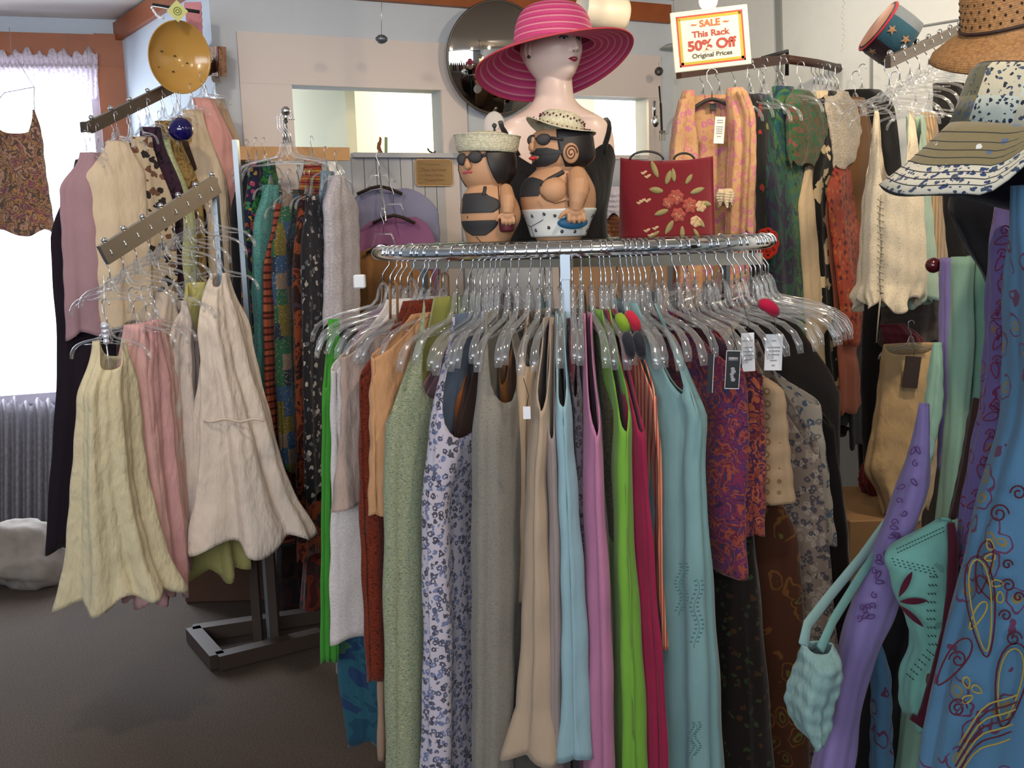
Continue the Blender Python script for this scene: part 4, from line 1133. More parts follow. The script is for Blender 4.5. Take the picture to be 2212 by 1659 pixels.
# rock on the floor
mb = MB(); c_ = P(72, 1255, 4.15); c_.z = .115
bmr = bmesh.new(); bmesh.ops.create_icosphere(bmr, subdivisions=4, radius=1)
from mathutils import noise
vs = []
for v in bmr.verts:
    p = v.co.copy(); k = 1 + .35 * noise.noise(p * 1.3) + .18 * noise.noise(p * 3.1) + .06 * noise.noise(p * 9)
    q = Vector((p.x * .21 * k, p.y * .17 * k, max(-.115, p.z * .15 * k)))
    vs.append(c_ + q)
mb.add(vs, [tuple(v.index for v in f.verts) for f in bmr.faces]); bmr.free()
tag(obj('rock', mb, mat('pale_grey_stone', '#948b84', .9, bump=.8, bscale=25, var=.2)), 'rough pale rock on the carpet below the window', 'rock')
mb = MB(); mb.beam(P(-20, 1305, 4.0) * 1, P(88, 1292, 4.1), .03, .012); 
tag(obj('floor_strip', mb, STEEL, smooth=False), 'thin metal strip lying on the carpet at far left', 'metal strip')
# ------------------------------------------------------------------ right hand rack: slanting brown rod
e0, e1 = P(1466, 158, 3.35), P(1700, 128, 3.95)
e2 = P(1822, 150, 4.35)
r = thing('brown_rod_rack', 'dark brown rod rack on the white wall carrying long printed dresses', 'clothes rack', e2)
mb = MB(); mb.beam(e0, e1, .02, .035); obj('arm', mb, mat('dark_walnut', '#3f231a', .5), r, smooth=False)
mb = MB(); mb.tube([e1, lerp(e1, e2, .5) + Vector((0, 0, .005)), e2], .017, 12); obj('rod', mb, mat('dark_walnut', '#3f231a', .5), r)
mb = MB(); mb.tube([e1 + Vector((0, 0, -.06)), e1 + Vector((.0, 0, .03)), e1 + Vector((-.12, -.1, -.01))], .008, 8); obj('bracket', mb, BLACKP, r)
RK = [
 # order: nearest first
 ('black blouse scattered with small red flowers', 'behind the pink cardigan', 'blouse', [(205, 1604, 1640), (260, 1618, 1652), (400, 1622, 1664), (620, 1626, 1676), (760, 1630, 1680)], 3.52, fab('sprig', '#0e0b0b', '#9a2a1c', '#1a2a14', '#8a8a3a', s=16, k=.22)),
 ('dark green satin robe', 'behind the black blouse with red flowers', 'robe', [(205, 1632, 1660), (280, 1650, 1682), (400, 1660, 1700), (620, 1670, 1716), (800, 1676, 1720)], 3.6, fab('batik', '#12302a', '#1c4a3c', '#241c3a', '#123a3a', s=10)),
 ('teal and lime batik robe', 'in the middle of the brown rod', 'robe', [(188, 1672, 1712), (260, 1686, 1722), (400, 1690, 1728), (640, 1700, 1742), (820, 1704, 1746)], 3.68, fab('batik', '#15464c', '#23584c', '#3e5e34', '#12383a', '#1c3456', s=14)),
 ('green blouse with brown blossoms', 'with its sleeve over the black and white dress', 'blouse', [(196, 1712, 1746), (240, 1720, 1766), (290, 1722, 1772), (340, 1728, 1764), (358, 1738, 1756)], 3.7, fab('batik', '#1f4a2a', '#5e4834', '#28583a', '#744640', s=26)),
 ('dark green long dress', 'below the green blossomed blouse', 'dress', [(330, 1716, 1744), (500, 1720, 1752), (700, 1724, 1758)], 3.76, fab('batik', '#10281c', '#1a3a28', '#1f4a2a', s=10)),
 ('long cream crinkled dress', 'in the middle of the brown rod', 'dress', [(330, 1742, 1772), (450, 1746, 1782), (600, 1752, 1796), (780, 1768, 1806), (886, 1786, 1818)], 3.78, fab('plain', '#bfa98c', crinkle=.7)),
 ('black dress with big cream flowers', 'between the green and the lace garments', 'dress', [(198, 1764, 1806), (260, 1774, 1822), (330, 1776, 1826), (400, 1776, 1814), (560, 1786, 1820), (700, 1796, 1830), (800, 1806, 1838), (914, 1812, 1846)], 3.84, fab('sprig', '#0e0d0e', '#c9b796', '#a59478', s=17, k=.42)),
 ('white cotton blouse with a lace sleeve', 'right of the cream flowered black dress', 'blouse', [(198, 1794, 1828), (250, 1806, 1842), (300, 1816, 1852), (340, 1824, 1852), (362, 1828, 1844)], 3.88, fab('heather', '#b6ac9e', '#9a9084', s=24)),
 ('red orange printed scarf', 'right of the cream flowered black dress', 'scarf', [(340, 1806, 1824), (450, 1816, 1836), (560, 1828, 1852), (680, 1840, 1872), (735, 1852, 1870)], 3.82, fab('sprig', '#8e3622', '#4e1818', '#9a5428', s=45, k=.4)),
 ('mauve and orange silk trousers', 'behind the red orange scarf', 'trousers', [(345, 1804, 1820), (500, 1814, 1832), (700, 1830, 1856), (880, 1840, 1866)], 3.86, fab('plain', '#a05c48')),
 ('long brown suede dress', 'near the wall end of the brown rod', 'dress', [(212, 1828, 1866), (300, 1832, 1880), (450, 1836, 1884), (700, 1842, 1880), (900, 1850, 1884)], 3.98, fab('plain', '#6a4726')),
 ('black coat', 'last on the brown rod against the white wall', 'coat', [(195, 1824, 1900), (230, 1822, 1930), (400, 1840, 1960), (700, 1850, 1970), (1010, 1860, 1975)], 4.1, fab('plain', '#0f0d0e')),
 ('dark blue grey long skirt', 'in the shade under the red orange scarf', 'skirt', [(700, 1848, 1876), (850, 1850, 1880), (950, 1856, 1884)], 3.92, fab('plain', '#3a3a40')),
 ('black figured trousers', 'beside the long cream crinkled dress', 'trousers', [(560, 1800, 1824), (760, 1810, 1838), (930, 1818, 1842)], 3.92, fab('batik', '#14110f', '#5a4e3c', '#14110f', '#1c1814', s=30)),
]
for k, (s, place, cat, rows, d, m) in enumerate(RK):
    nm = s.split()[:3]
    if len(rows) < 4: hg = 0
    hg = .085 if rows[0][0] < 260 else 0
    garm(s, place, cat, '_'.join(x for x in s.split(' with ')[0].split(' scattered ')[0].split()), rows, d, m, B=(.10, .13), folds=(5, .003, .009), seed=k + 200, hang=hg, ang=R(-52), hs=.9)
for k in range(14):
    q = lerp(e1, e2, k / 13.) if k > 5 else lerp(e0, e1, .2 + k * .14)
    hanger(q, R(-52) + .12 * math.sin(k * 1.7), 'spare clear plastic hanger crowded on the dark brown rod', 'spare clear hangers on the brown rod', .92)
# pink cardigan facing us, on a charcoal hanger
CD = fab('floral', '#b8926e', '#b4708a', '#b08664', '#b87a7c', s=48, k=.5)
pc = P(1540, 185, 3.36)
r = thing('pink_cardigan', 'open peach and pink mottled cardigan on a charcoal hanger facing the shop', 'cardigan', pc)
def part(name, rows, d, mt_, parent, label=None, **kw):
    span = rows[-1][0] - rows[0][0]
    kw['dips'] = [(c, w, h * span) for c, w, h in kw.get('dips', ())]
    return obj(name, cloth(rows, d, **kw), mt_, parent, solid=.0025, label=label)
part('back_panel', [(205, 1500, 1590), (260, 1492, 1600), (400, 1490, 1600), (620, 1490, 1600)], 3.40, CD, r, B=(0, .02), folds=(5, .001, .006), m=36)
part('front_panel', [(196, 1476, 1500), (250, 1462, 1500), (330, 1458, 1508), (420, 1456, 1512), (640, 1456, 1516)], 3.33, CD, r, B=(0, .035), folds=(4, .002, .008), m=36, btop=.5)
part('front_panel', [(190, 1572, 1604), (215, 1570, 1618), (300, 1576, 1620), (420, 1570, 1616), (640, 1566, 1616)], 3.33, CD, r, B=(0, .035), folds=(4, .002, .008), m=36, btop=.5)
part('sleeve', [(198, 1590, 1612), (240, 1604, 1628), (330, 1606, 1632), (420, 1602, 1630), (508, 1598, 1628)], 3.30, CD, r, B=(0, .04), folds=(4, .002, .006), m=36, btop=.6)
part('sleeve', [(215, 1468, 1488), (260, 1456, 1480), (340, 1447, 1476), (430, 1445, 1474), (520, 1446, 1474)], 3.31, CD, r, B=(0, .04), folds=(4, .002, .006), m=36, btop=.6)
mb = MB(); mb.box(P(1540, 231, 3.37), (.02, .002, .02)); obj('neck_label', mb, BKC, r, smooth=False, label='black neck label')
hc = P(1538, 160, 3.36)
black_hanger(hc, R(-4), 'wide charcoal plastic hanger inside the peach and pink cardigan', w=.095, sw=.030, m=mat('charcoal_plastic', '#2f2e32', .45))
r2, c_, rt, w, h = tagcard('price_tag', 'long white printed price tag tapering inside the pink cardigan', 'tag', 1543, 1565, 252, 310, 3.28, WP, 4)
lines(r2, c_, rt, w, h, GR, [(.36, .6), (.28, .6), (.12, .7), (.04, .65), (-.04, .6), (-.12, .6), (-.24, .4)])
part('lace_cuff', [(408, 1552, 1580), (425, 1546, 1586), (442, 1554, 1578)], 3.28, fab('heather', '#cbbba4', '#b3a48e', s=40), r, label='cream lace cuff', B=(0, .03), folds=(6, .002, .006), seed=9)
# red crocheted flower
c_ = P(1655, 526, 3.41); mb = MB()
rnd = random.Random(5)
for k in range(9):
    a = 2 * PI * k / 9; q = c_ + Vector((math.cos(a) * .026, -.004 * (k % 2), math.sin(a) * .034))
    mb.tube([q + Vector((.014 * math.cos(t_), 0, .016 * math.sin(t_))) for t_ in [2 * PI * i / 12 for i in range(12)]], .0055, 8, closed=True)
for k in range(5):
    a = 2 * PI * k / 5; q = c_ + Vector((math.cos(a) * .012, -.008, math.sin(a) * .014))
    mb.tube([q + Vector((.008 * math.cos(t_), 0, .009 * math.sin(t_))) for t_ in [2 * PI * i / 10 for i in range(10)]], .005, 8, closed=True)
tag(obj('crochet_flower', mb, fab('heather', '#b31c12', '#d83a22', s=60)), 'bright red crocheted flower beside the end of the round rail', 'flower')

# ------------------------------------------------------------------ chrome slant arm with ball stops at the right
g0, g1 = P(2078, 62, 3.3), P(1918, 134, 2.62)
r = thing('ball_stop_arm', 'short bronze slanted arm with silver ball stops on the white wall', 'clothes rack', g0)
mb = MB(); mb.beam(g0, g1, .014, .03); mb.beam(g0, g0 + (g0 - g1) * .9 + Vector((0, 0, .02)), .014, .03); obj('slanted_arm', mb, mat('aged_bronze', '#6f6258', .35, .9), r, smooth=False)
stops(r, g0, g1, 7, .008, CHROME, up=.012)
for k in range(8):
    hanger(lerp(g1, g0, .02 + k * .12), R(-36) + .1 * math.sin(k * 2.1), 'spare clear plastic hanger bunched on the bronze arm with ball stops', 'spare clear hangers on the ball stop arm', .72)
CR = fab('heather', '#b8ac98', '#c8bda8', '#a89d8a', s=50)
WT = [
 ('ecru knitted tank top with a lace up front', 'on the ball stop arm', 'tank top', 'ecru_tank', [(240, 1884, 1978), (300, 1880, 1984), (380, 1872, 1988), (430, 1864, 1990), (520, 1860, 1994), (600, 1856, 1998), (636, 1852, 1990), (655, 1870, 1968)], 2.72, CR, dict(B=(.03, .07), dips=((-90, 44, .42), (90, 44, .34), (0, 26, .33), (180, 26, .33)), folds=(6, .001, .010), ruffle=(.9, .014, 12), hem=12, n=130, m_=60)),
 ('mint green ruffled tank top', 'behind the ecru tank top', 'tank top', 'mint_tank', [(250, 1958, 1996), (380, 1968, 2004), (500, 1968, 2012), (600, 1946, 2016), (650, 1920, 2010)], 2.86, fab('plain', '#8fa698', crinkle=.5), dict(B=(.04, .07), dips=((-80, 40, .3),), ruffle=(.85, .014, 10), hem=10)),
 ('taupe striped tank top', 'behind the mint green tank top', 'tank top', 'taupe_tank', [(244, 1990, 2022), (330, 2000, 2026), (450, 2006, 2032), (600, 2010, 2042)], 2.98, fab('pinstripe', '#7a624c', '#9a8468', s=30), dict(B=(.04, .07))),
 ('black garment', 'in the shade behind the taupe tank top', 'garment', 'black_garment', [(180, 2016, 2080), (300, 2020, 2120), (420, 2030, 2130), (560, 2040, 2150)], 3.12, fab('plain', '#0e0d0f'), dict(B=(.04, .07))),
 ('long tan linen skirt with a curved hem', 'clipped to a hanger under the tank tops', 'skirt', 'linen_skirt', [(742, 1908, 2026), (800, 1900, 2030), (880, 1892, 2030), (960, 1880, 2028), (1010, 1872, 2020), (1060, 1898, 2012), (1105, 1910, 2000)], 2.95, fab('plain', '#a38a66', crinkle=.7), dict(B=(.03, .06), dips=((-90, 70, .06),), folds=(5, .002, .012), hem=10, m_=50)),
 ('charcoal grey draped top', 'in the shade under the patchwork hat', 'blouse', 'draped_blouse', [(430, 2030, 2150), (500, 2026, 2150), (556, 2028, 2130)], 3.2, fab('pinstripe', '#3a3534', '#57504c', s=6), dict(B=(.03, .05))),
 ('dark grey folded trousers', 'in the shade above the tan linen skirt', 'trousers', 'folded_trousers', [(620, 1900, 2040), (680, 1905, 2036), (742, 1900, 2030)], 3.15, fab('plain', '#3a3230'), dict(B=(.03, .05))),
 ('wine red scarf', 'behind the waist of the tan linen skirt', 'scarf', 'wine_scarf', [(700, 1902, 1950), (735, 1910, 1990), (800, 1915, 1995)], 3.02, fab('plain', '#4e1420'), dict(B=(.02, .02))),
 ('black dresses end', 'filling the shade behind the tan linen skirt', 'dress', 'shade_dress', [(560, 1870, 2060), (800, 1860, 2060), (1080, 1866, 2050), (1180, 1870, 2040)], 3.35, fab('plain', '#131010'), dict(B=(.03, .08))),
]
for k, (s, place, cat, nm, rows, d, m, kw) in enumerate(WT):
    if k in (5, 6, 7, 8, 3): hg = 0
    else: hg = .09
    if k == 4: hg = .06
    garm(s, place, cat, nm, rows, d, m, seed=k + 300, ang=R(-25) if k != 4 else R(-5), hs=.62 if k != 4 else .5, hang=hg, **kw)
mb = MB(); mb.tube([P(1902 + 2 * math.sin(y * .05), y, 2.63) for y in range(420, 645, 12)], .0022, 6); mb.tube([P(1902, 640, 2.63), P(1897, 690, 2.63), P(1893, 740, 2.64)], .002, 6)
for y in range(430, 630, 14): mb.tube([P(1895, y, 2.63), P(1909, y + 8, 2.625)], .0016, 5)
obj('lacing_cord', mb, fab('plain', '#8e8878'), GO['ecru_tank'], label='thin twisted cord lacing the front of the ecru tank top')
r2, c_, rt, w, h = tagcard('hang_tag', 'dark brown rectangular tag pinned to the tan linen skirt', 'tag', 1952, 1986, 770, 838, 2.878, mat('dark_brown_card', '#2b1c18', .5), 6)
mb = MB(); mb.beam(P(1850, 1128, 3.3), P(1850, 1128, 3.3) + Vector((.01, 0, 0)), .01, .01)
a_, b_ = P(1838, 1125, 2.9), P(1960, 1125, 2.9)
mb = MB(); mb.box(((a_.x + b_.x) / 2 + .02, 3.1, a_.z / 2), (.22, .4, a_.z))
ob = obj('cardboard_box', mb, mat('tan_cardboard', '#7a5c3c', .8, var=.1, bscale=8), smooth=False); ob.modifiers.new('b', 'BEVEL').width = .004
tag(ob, 'plain tan cardboard carton low between the brown rod and the tan skirt', 'box')
garm('dark red cloth bundle', 'on the cardboard carton under the skirt', 'cloth', 'red_cloth', [(1000, 1864, 1900), (1040, 1860, 1906), (1080, 1880, 1910)], 3.2, fab('plain', '#5a1216'), B=(0, .04))

# caps and hats on the right
c_ = P(1926, 78, 2.85)
r = thing('patchwork_hat', 'round patchwork cap in teal plum and grey panels hooked on the white wall', 'cap', c_)
ax = Vector((-.78, .0, .56)).normalized()
mt = Matrix.Translation(c_) @ ax.to_track_quat('Z', 'X').to_matrix().to_4x4() @ Matrix.Rotation(R(50), 4, 'Z')
prof = [(.058, -.045), (.071, -.045), (.074, -.01), (.074, .03), (.071, .048), (.066, .051), (.001, .052)]
pan = ['#173a4a', '#22101a', '#22101a', '#173a4a', '#565e68', '#7a1c2c']
n = 48
mb = MB(); mb.lathe(prof[:6], n, mt)
nseg = len(prof[:6]) - 1
mb.mi = [(k * 6 // n) for i in range(nseg) for k in range(n)]
obj('side', mb, [fab('plain', c) for c in pan], r)
mb = MB(); mb.lathe(prof[4:], n, mt); obj('crown_panel', mb, fab('plain', '#90604e'), r, label='dusty rose flat top')
mb = MB(); mb.tube([mt @ Vector((.074 * math.cos(2 * PI * i / 40), .074 * math.sin(2 * PI * i / 40), .046)) for i in range(40)], .0035, 6, closed=True); obj('piping', mb, fab('plain', '#8a1c2c'), r, label='crimson piping')
mb = MB()
def star(mb, mt, a, z, s, r_):
    c0 = Vector((r_ * math.cos(a), r_ * math.sin(a), z)); tx = Vector((-math.sin(a), math.cos(a), 0)); nn = Vector((math.cos(a), math.sin(a), 0))
    vs = []
    for k in range(10):
        q = s if k % 2 == 0 else s * .42
        vs.append(mt @ (c0 + tx * q * math.cos(k * PI / 5) + Vector((0, 0, q * math.sin(k * PI / 5))) + nn * .0012))
    vs.append(mt @ (c0 + nn * .0025))
    mb.add(vs, [(k, (k + 1) % 10, 10) for k in range(10)])
for k in range(6):
    mb = MB(); star(mb, mt, 2 * PI * (k // 2 + .5 + 1) / 6, -.022 + .046 * (k % 2), .014, .0745)
    obj('star_patch', mb, fab('plain', '#7a5e48'), r, smooth=False, label='tan appliqué star')
STRAW = None
def straw(name, c1, c2, s=260):
    t = NT(name)
    at = t.n('Attribute', attribute_name='t')
    nz = t.n('TexNoise'); nz.inputs['Scale'].default_value = 60; t.l(t.coord(), nz.inputs[0])
    w = t.math('SINE', t.math('MULTIPLY', at.outputs['Fac'], s * 6))
    v = t.n('TexVoronoi'); v.inputs['Scale'].default_value = s * .55; t.l(t.coord(), v.inputs[0])
    f = t.math('ADD', t.math('MULTIPLY', w, .2), t.math('MULTIPLY', v.outputs['Distance'], 1.1), True)
    t.l(t.mix(f, lin(c1), lin(c2)), t.b.inputs['Base Color'])
    t.b.inputs['Roughness'].default_value = .7
    b = t.n('Bump', i_Strength=.5, i_Distance=.002); t.l(f, b.inputs['Height']); t.l(b.outputs[0], t.b.inputs['Normal'])
    return t.m
# tan straw hat
c_ = P(2190, 42, 2.0)
r = thing('tan_straw_hat', 'tan woven straw hat with a thin dark cord, upper right corner', 'hat', c_)
mt = Matrix.Translation(c_) @ Matrix.Rotation(R(-17), 4, 'Y') @ Matrix.Rotation(R(14), 4, 'X')
prof = [(.001, .10), (.05, .098), (.078, .085), (.088, .06), (.093, 0), (.097, -.008), (.115, -.014), (.15, -.035), (.158, -.05), (.157, -.054)]
mb = MB(); mb.lathe(prof, 64, mt, wob=lambda p, a, f: p + Vector((0, 0, .014 * math.cos(2 * a + .6) * max(0, f - .5) * 2)))
obj('hat_body', mb, straw('tan_straw', '#a67a4c', '#7c5a38', 260), r, solid=.003)
mb = MB(); mb.tube([mt @ Vector((.0965 * math.cos(2 * PI * i / 48), .0965 * math.sin(2 * PI * i / 48), .003)) for i in range(48)], .0035, 8, closed=True); obj('cord', mb, mat('dark_brown_cord', '#2a1812', .7), r, label='thin dark brown cord')
mb = MB()
for ring in range(4):
    for k in range(30):
        a = 2 * PI * (k + .5 * (ring % 2)) / 30; rr_ = .0935 - .0015 * ring
        mb.ball(mt @ Vector((rr_ * math.cos(a), rr_ * math.sin(a), .016 + .013 * ring)), .0028, 6, 4)
obj('vent_hole', mb, mat('shade_brown', '#2e1c10', .9), r, label='rows of small dark vents')
mb = MB(); q = c_ + Vector((-.03, 0, .03))
mb.tube([P(2085, 40, 2.02), P(2106, 28, 2.1), P(2140, 20, 2.2)], .006, 8)
tag(obj('dark_hook', mb, BLACKP), 'small dark hook behind the tan straw hat', 'hook')

# patchwork bucket hat close to the camera
c_ = P(2198, 282, 1.42)
r = thing('patchwork_bucket_hat', 'olive white and blue patchwork bucket hat with a wide stitched brim', 'hat', c_)
mt = Matrix.Translation(c_) @ Matrix.Rotation(R(9), 4, 'Y') @ Matrix.Rotation(R(4), 4, 'X')
def wobb(p, a, f):
    # a=0 right, -90 towards the camera; fold the brim up at the near right
    d_ = (math.degrees(a) - 270 + 180) % 360 - 180
    q = p.copy()
    if q.z < 0:
        k = max(0, 1 - abs(d_) / 36)
        k = k * k * (3 - 2 * k)
        g = math.hypot(q.x, q.y) - .09
        q.z = q.z * (1 - k) + g * .12 * k
        sc_ = 1 - .10 * k * (g / .12)
        q.x *= sc_; q.y *= sc_
        q.z += .008 * math.sin(5 * a) * (g / .12)
    return q
prof = [(.001, .084), (.05, .084), (.070, .080), (.076, .073), (.082, .036), (.088, 0)]
n = 72
mb = MB(); mb.lathe(prof, n, mt)
PT = [fab('floral', '#6e6844', '#4a566a', '#5c6470', s=110, k=.5), fab('sprig', '#a9b0a8', '#1c2434', '#2c384a', s=130, k=.36), fab('swirl', '#4e4e3e', '#20252c', '#7a7860', s=70), fab('sprig', '#aaa694', '#1c2434', '#38445a', s=125, k=.36)]
mb.mi = [((k * 9 // n) * 1 + (2 if i > 3 else 0) + (k * 9 // n) // 2) % 4 for i in range(len(prof) - 1) for k in range(n)]
obj('crown', mb, PT, r, solid=.003)
prof2 = [(.088, 0), (.098, -.014), (.114, -.038), (.132, -.062), (.150, -.084), (.165, -.101)]
mb = MB(); mb.lathe(prof2, n, mt, wob=wobb)
mb.mi = [(1 if i >= 3 and k not in range(54, 66) else (0 if i < 3 else 2)) for i in range(len(prof2) - 1) for k in range(n)]
obj('brim', mb, [fab('sprig', '#6a6248', '#b8bcc0', '#46587a', '#6a6248', '#6a6248', s=48, k=.26), fab('sprig', '#b4b2a6', '#24365e', '#34425a', s=95, k=.38), fab('swirl', '#6a6a54', '#26303a', '#9a9a82', s=60)], r, solid=.003)
br = [o for o in C.objects if o.name.startswith('brim')][-1]
nv = fab('plain', '#0c0d1c'); ms_ = list(br.data.materials); br.data.materials.clear()
for q_ in [nv, nv, nv] + ms_: br.data.materials.append(q_)
br.modifiers['solid'].material_offset = 3; br.modifiers['solid'].material_offset_rim = 3
br.data.polygons.foreach_set('material_index', mb.mi)
mb = MB()
for rr_ in (.100, .109, .117, .125, .133, .141, .149, .157):
    zz = cat_rom(prof2, rr_)[0]
    mb.tube([mt @ wobb(Vector((rr_ * math.cos(2 * PI * i / 72), rr_ * math.sin(2 * PI * i / 72), zz + .003)), 2 * PI * i / 72, 1) for i in range(72)], .0007, 5, closed=True)
obj('stitching', mb, mat('dark_thread', '#33363a', .8), r, label='rings of dark stitching')
mb = MB(); rnd = random.Random(8)
for i in range(150):
    a = R(255 + 90 * i / 150); p0 = mt @ wobb(Vector((.168 * math.cos(a), .168 * math.sin(a), -.092)), a, 1)
    d_ = Vector((rnd.uniform(-1, .2), rnd.uniform(-1, .3), rnd.uniform(-.6, .6))).normalized() * .016
    mb.tube([p0, p0 + d_ * .6, p0 + d_ + Vector((0, 0, -.003))], [.0012, .0008, .0003], 4)
obj('frayed_edge', mb, fab('plain', '#6e6c54'), r, label='frayed olive edge')
mb = MB(); mb.lathe([(.001, .085), (.07, .083), (.079, .03), (.084, -.004)], 40, mt); obj('lining', mb, fab('plain', '#0c0d1c'), r, label='dark navy lining')
garm('black shirt', 'in shade right behind the bucket hat brim', 'shirt', 'black_shirt', [(330, 2090, 2230), (400, 2060, 2240), (460, 2050, 2240), (640, 2140, 2250), (900, 2150, 2250)], 1.75, fab('plain', '#0b0c14'), B=(.02, .05))

# ------------------------------------------------------------------ near right: draped and embroidered cloths
LIL = fab('plain', '#7c6ea2', crinkle=.2); SEA = fab('plain', '#6f9684', crinkle=.15); SEAL = fab('plain', '#86a894', crinkle=.15)
PUR = fab('swirl', '#64588c', '#64284a', '#7a6048', s=26)
BLU = fab('swirl', '#486f8e', '#5a3450', '#7a6e48', s=22)
MAR = fab('plain', '#4a1426', crinkle=.5)
q0, q1 = P(2012, 573, 1.98), P(2150, 566, 1.9)
mb = MB(); mb.tube([q0 + Vector((.004, 0, 0)), q0 + Vector((.01, 0, 0)), q1], .013, 14); mb.ball(q0 + Vector((.004, 0, 0)), .0155, 16, 10)
tag(obj('burgundy_rod', mb, mat('burgundy_lacquer', '#4a0e16', .2, coat=.6)), 'shiny burgundy rod end holding the lilac and sea green trousers', 'rod')
NR = [
 ('lilac folded trousers', 'beside the burgundy rod end', 'trousers', 'lilac_trousers', [(557, 2034, 2064), (640, 2034, 2058), (800, 2034, 2052), (900, 2034, 2050), (1010, 2032, 2046)], 1.95, LIL, dict(B=(0, .02), folds=(4, .001, .005), btop=.9)),
 ('wide sea green trousers', 'over the burgundy rod', 'trousers', 'sea_green_trousers', [(555, 2060, 2100), (640, 2056, 2098), (800, 2052, 2096), (900, 2048, 2084), (1000, 2040, 2072), (1140, 2026, 2062), (1220, 2012, 2040), (1400, 1972, 2022), (1659, 1938, 2004), (1720, 1932, 2000)], 1.92, SEAL, dict(B=(0, .03), folds=(3, .001, .007), btop=.9, m_=60)),
 ('darker sea green trousers', 'behind the wide sea green pair', 'trousers', 'dark_green_trousers', [(552, 2094, 2146), (640, 2096, 2142), (800, 2096, 2130), (1000, 2072, 2104), (1100, 2060, 2090)], 1.93, SEA, dict(B=(0, .03), folds=(3, .001, .007), btop=.9)),
 ('slanting sea green panel', 'reaching down to the lilac sleeve', 'trousers', 'slanting_trousers', [(740, 2018, 2034), (800, 2010, 2032), (880, 2000, 2032), (940, 1990, 2018), (1000, 1980, 2006)], 1.93, SEAL, dict(B=(0, .02), folds=(3, .001, .004))),
 ('long lilac embroidered trousers', 'slanting down to the lower edge', 'trousers', 'lilac_embroidered_trousers', [(872, 1988, 2004), (950, 1974, 2004), (1050, 1944, 1998), (1150, 1906, 1968), (1250, 1864, 1948), (1330, 1834, 1924), (1400, 1816, 1892), (1500, 1796, 1858), (1659, 1758, 1836), (1740, 1740, 1820)], 1.72, LIL, dict(B=(0, .035), folds=(3, .001, .006), m_=60)),
 ('purple shawl embroidered with maroon loops', 'hanging left of the blue embroidered dress', 'shawl', 'purple_shawl', [(440, 2150, 2184), (520, 2142, 2190), (620, 2138, 2188), (760, 2132, 2184), (900, 2118, 2178), (960, 2104, 2172), (1050, 2090, 2150), (1150, 2078, 2120), (1250, 2070, 2104), (1310, 2068, 2092)], 1.6, PUR, dict(B=(0, .03), folds=(3, .001, .006), m_=60)),
 ('turquoise blue embroidered dress', 'at the right edge', 'dress', 'blue_embroidered_dress', [(400, 2190, 2260), (600, 2186, 2270), (800, 2186, 2290), (900, 2180, 2320), (1000, 2148, 2350), (1150, 2106, 2380), (1300, 2070, 2390), (1450, 2030, 2400), (1659, 1992, 2420), (1760, 1980, 2440)], 1.42, BLU, dict(B=(0, .06), folds=(5, .001, .012), m_=80, n=140)),
 ('second blue embroidered cloth', 'in the dark gap beside the lilac trousers', 'dress', 'blue_cloth', [(1380, 1886, 1898), (1450, 1884, 1920), (1550, 1884, 1924), (1720, 1880, 1926)], 1.85, BLU, dict(B=(0, .02), folds=(3, .001, .004))),
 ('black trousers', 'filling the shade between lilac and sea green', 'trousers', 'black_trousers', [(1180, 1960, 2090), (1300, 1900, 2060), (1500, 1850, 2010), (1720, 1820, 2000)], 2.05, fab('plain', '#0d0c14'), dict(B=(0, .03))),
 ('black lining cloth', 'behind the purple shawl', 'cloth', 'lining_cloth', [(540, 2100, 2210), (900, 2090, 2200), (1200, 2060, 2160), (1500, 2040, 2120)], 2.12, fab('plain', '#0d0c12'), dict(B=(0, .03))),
 ('maroon edged brown panel', 'in front of the sea green trousers', 'cloth', 'brown_cloth', [(860, 2104, 2112), (1000, 2082, 2094), (1120, 2056, 2068)], 1.7, fab('plain', '#3a2420'), dict(B=(0, .02), folds=(3, .001, .003))),
 ('aqua quilted blouse with running stitches', 'between the lilac trousers and the blue dress', 'blouse', 'quilted_blouse', [(1122, 2030, 2052), (1150, 1980, 2054), (1190, 1918, 2056), (1235, 1922, 2052), (1280, 1936, 2050), (1340, 1962, 2046), (1400, 1976, 2034), (1450, 1958, 2024), (1520, 1956, 2016), (1560, 1972, 2004)], 1.62, fab('sprig', '#6fa69c', '#54403a', '#5f8f86', s=18, k=.16), dict(B=(0, .045), folds=(4, .001, .008), m_=60)),
 ('pale denim blue halter top', 'hanging from its strap low at the right', 'top', 'halter_blouse', [(1392, 1732, 1800), (1430, 1728, 1812), (1480, 1712, 1806), (1520, 1706, 1790), (1560, 1722, 1782), (1590, 1744, 1768)], 1.6, fab('plain', '#7b9a9a', crinkle=.9), dict(B=(0, .045), dips=((-90, 50, .06),), folds=(4, .001, .010), m_=50)),
]
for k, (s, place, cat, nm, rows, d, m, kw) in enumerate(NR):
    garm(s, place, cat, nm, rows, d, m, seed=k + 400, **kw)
mb = MB(); mb.tube([P(2054, 1130, 1.57), P(2060, 1180, 1.57), P(2056, 1280, 1.57), P(2046, 1360, 1.57), P(2026, 1450, 1.57), P(2006, 1530, 1.57), P(1990, 1562, 1.57), P(1968, 1548, 1.575)], [.006, .009, .009, .009, .011, .013, .013, .006], 10)
obj('maroon_binding', mb, MAR, GO['quilted_blouse'], label='thick maroon binding along the aqua quilted blouse')
mb = MB()
mb.tube([P(1736, 1394, 1.6), P(1744, 1350, 1.63), P(1790, 1290, 1.68), P(1860, 1206, 1.75), P(1930, 1110, 1.82), P(1985, 1010, 1.88), P(2004, 960, 1.9)], .004, 8, sq=(2.6, 1), up=(0, -1, 0))
obj('shoulder_strap', mb, fab('plain', '#7b9a9a'), GO['halter_blouse'], label='long pale denim strap rising from the halter top')
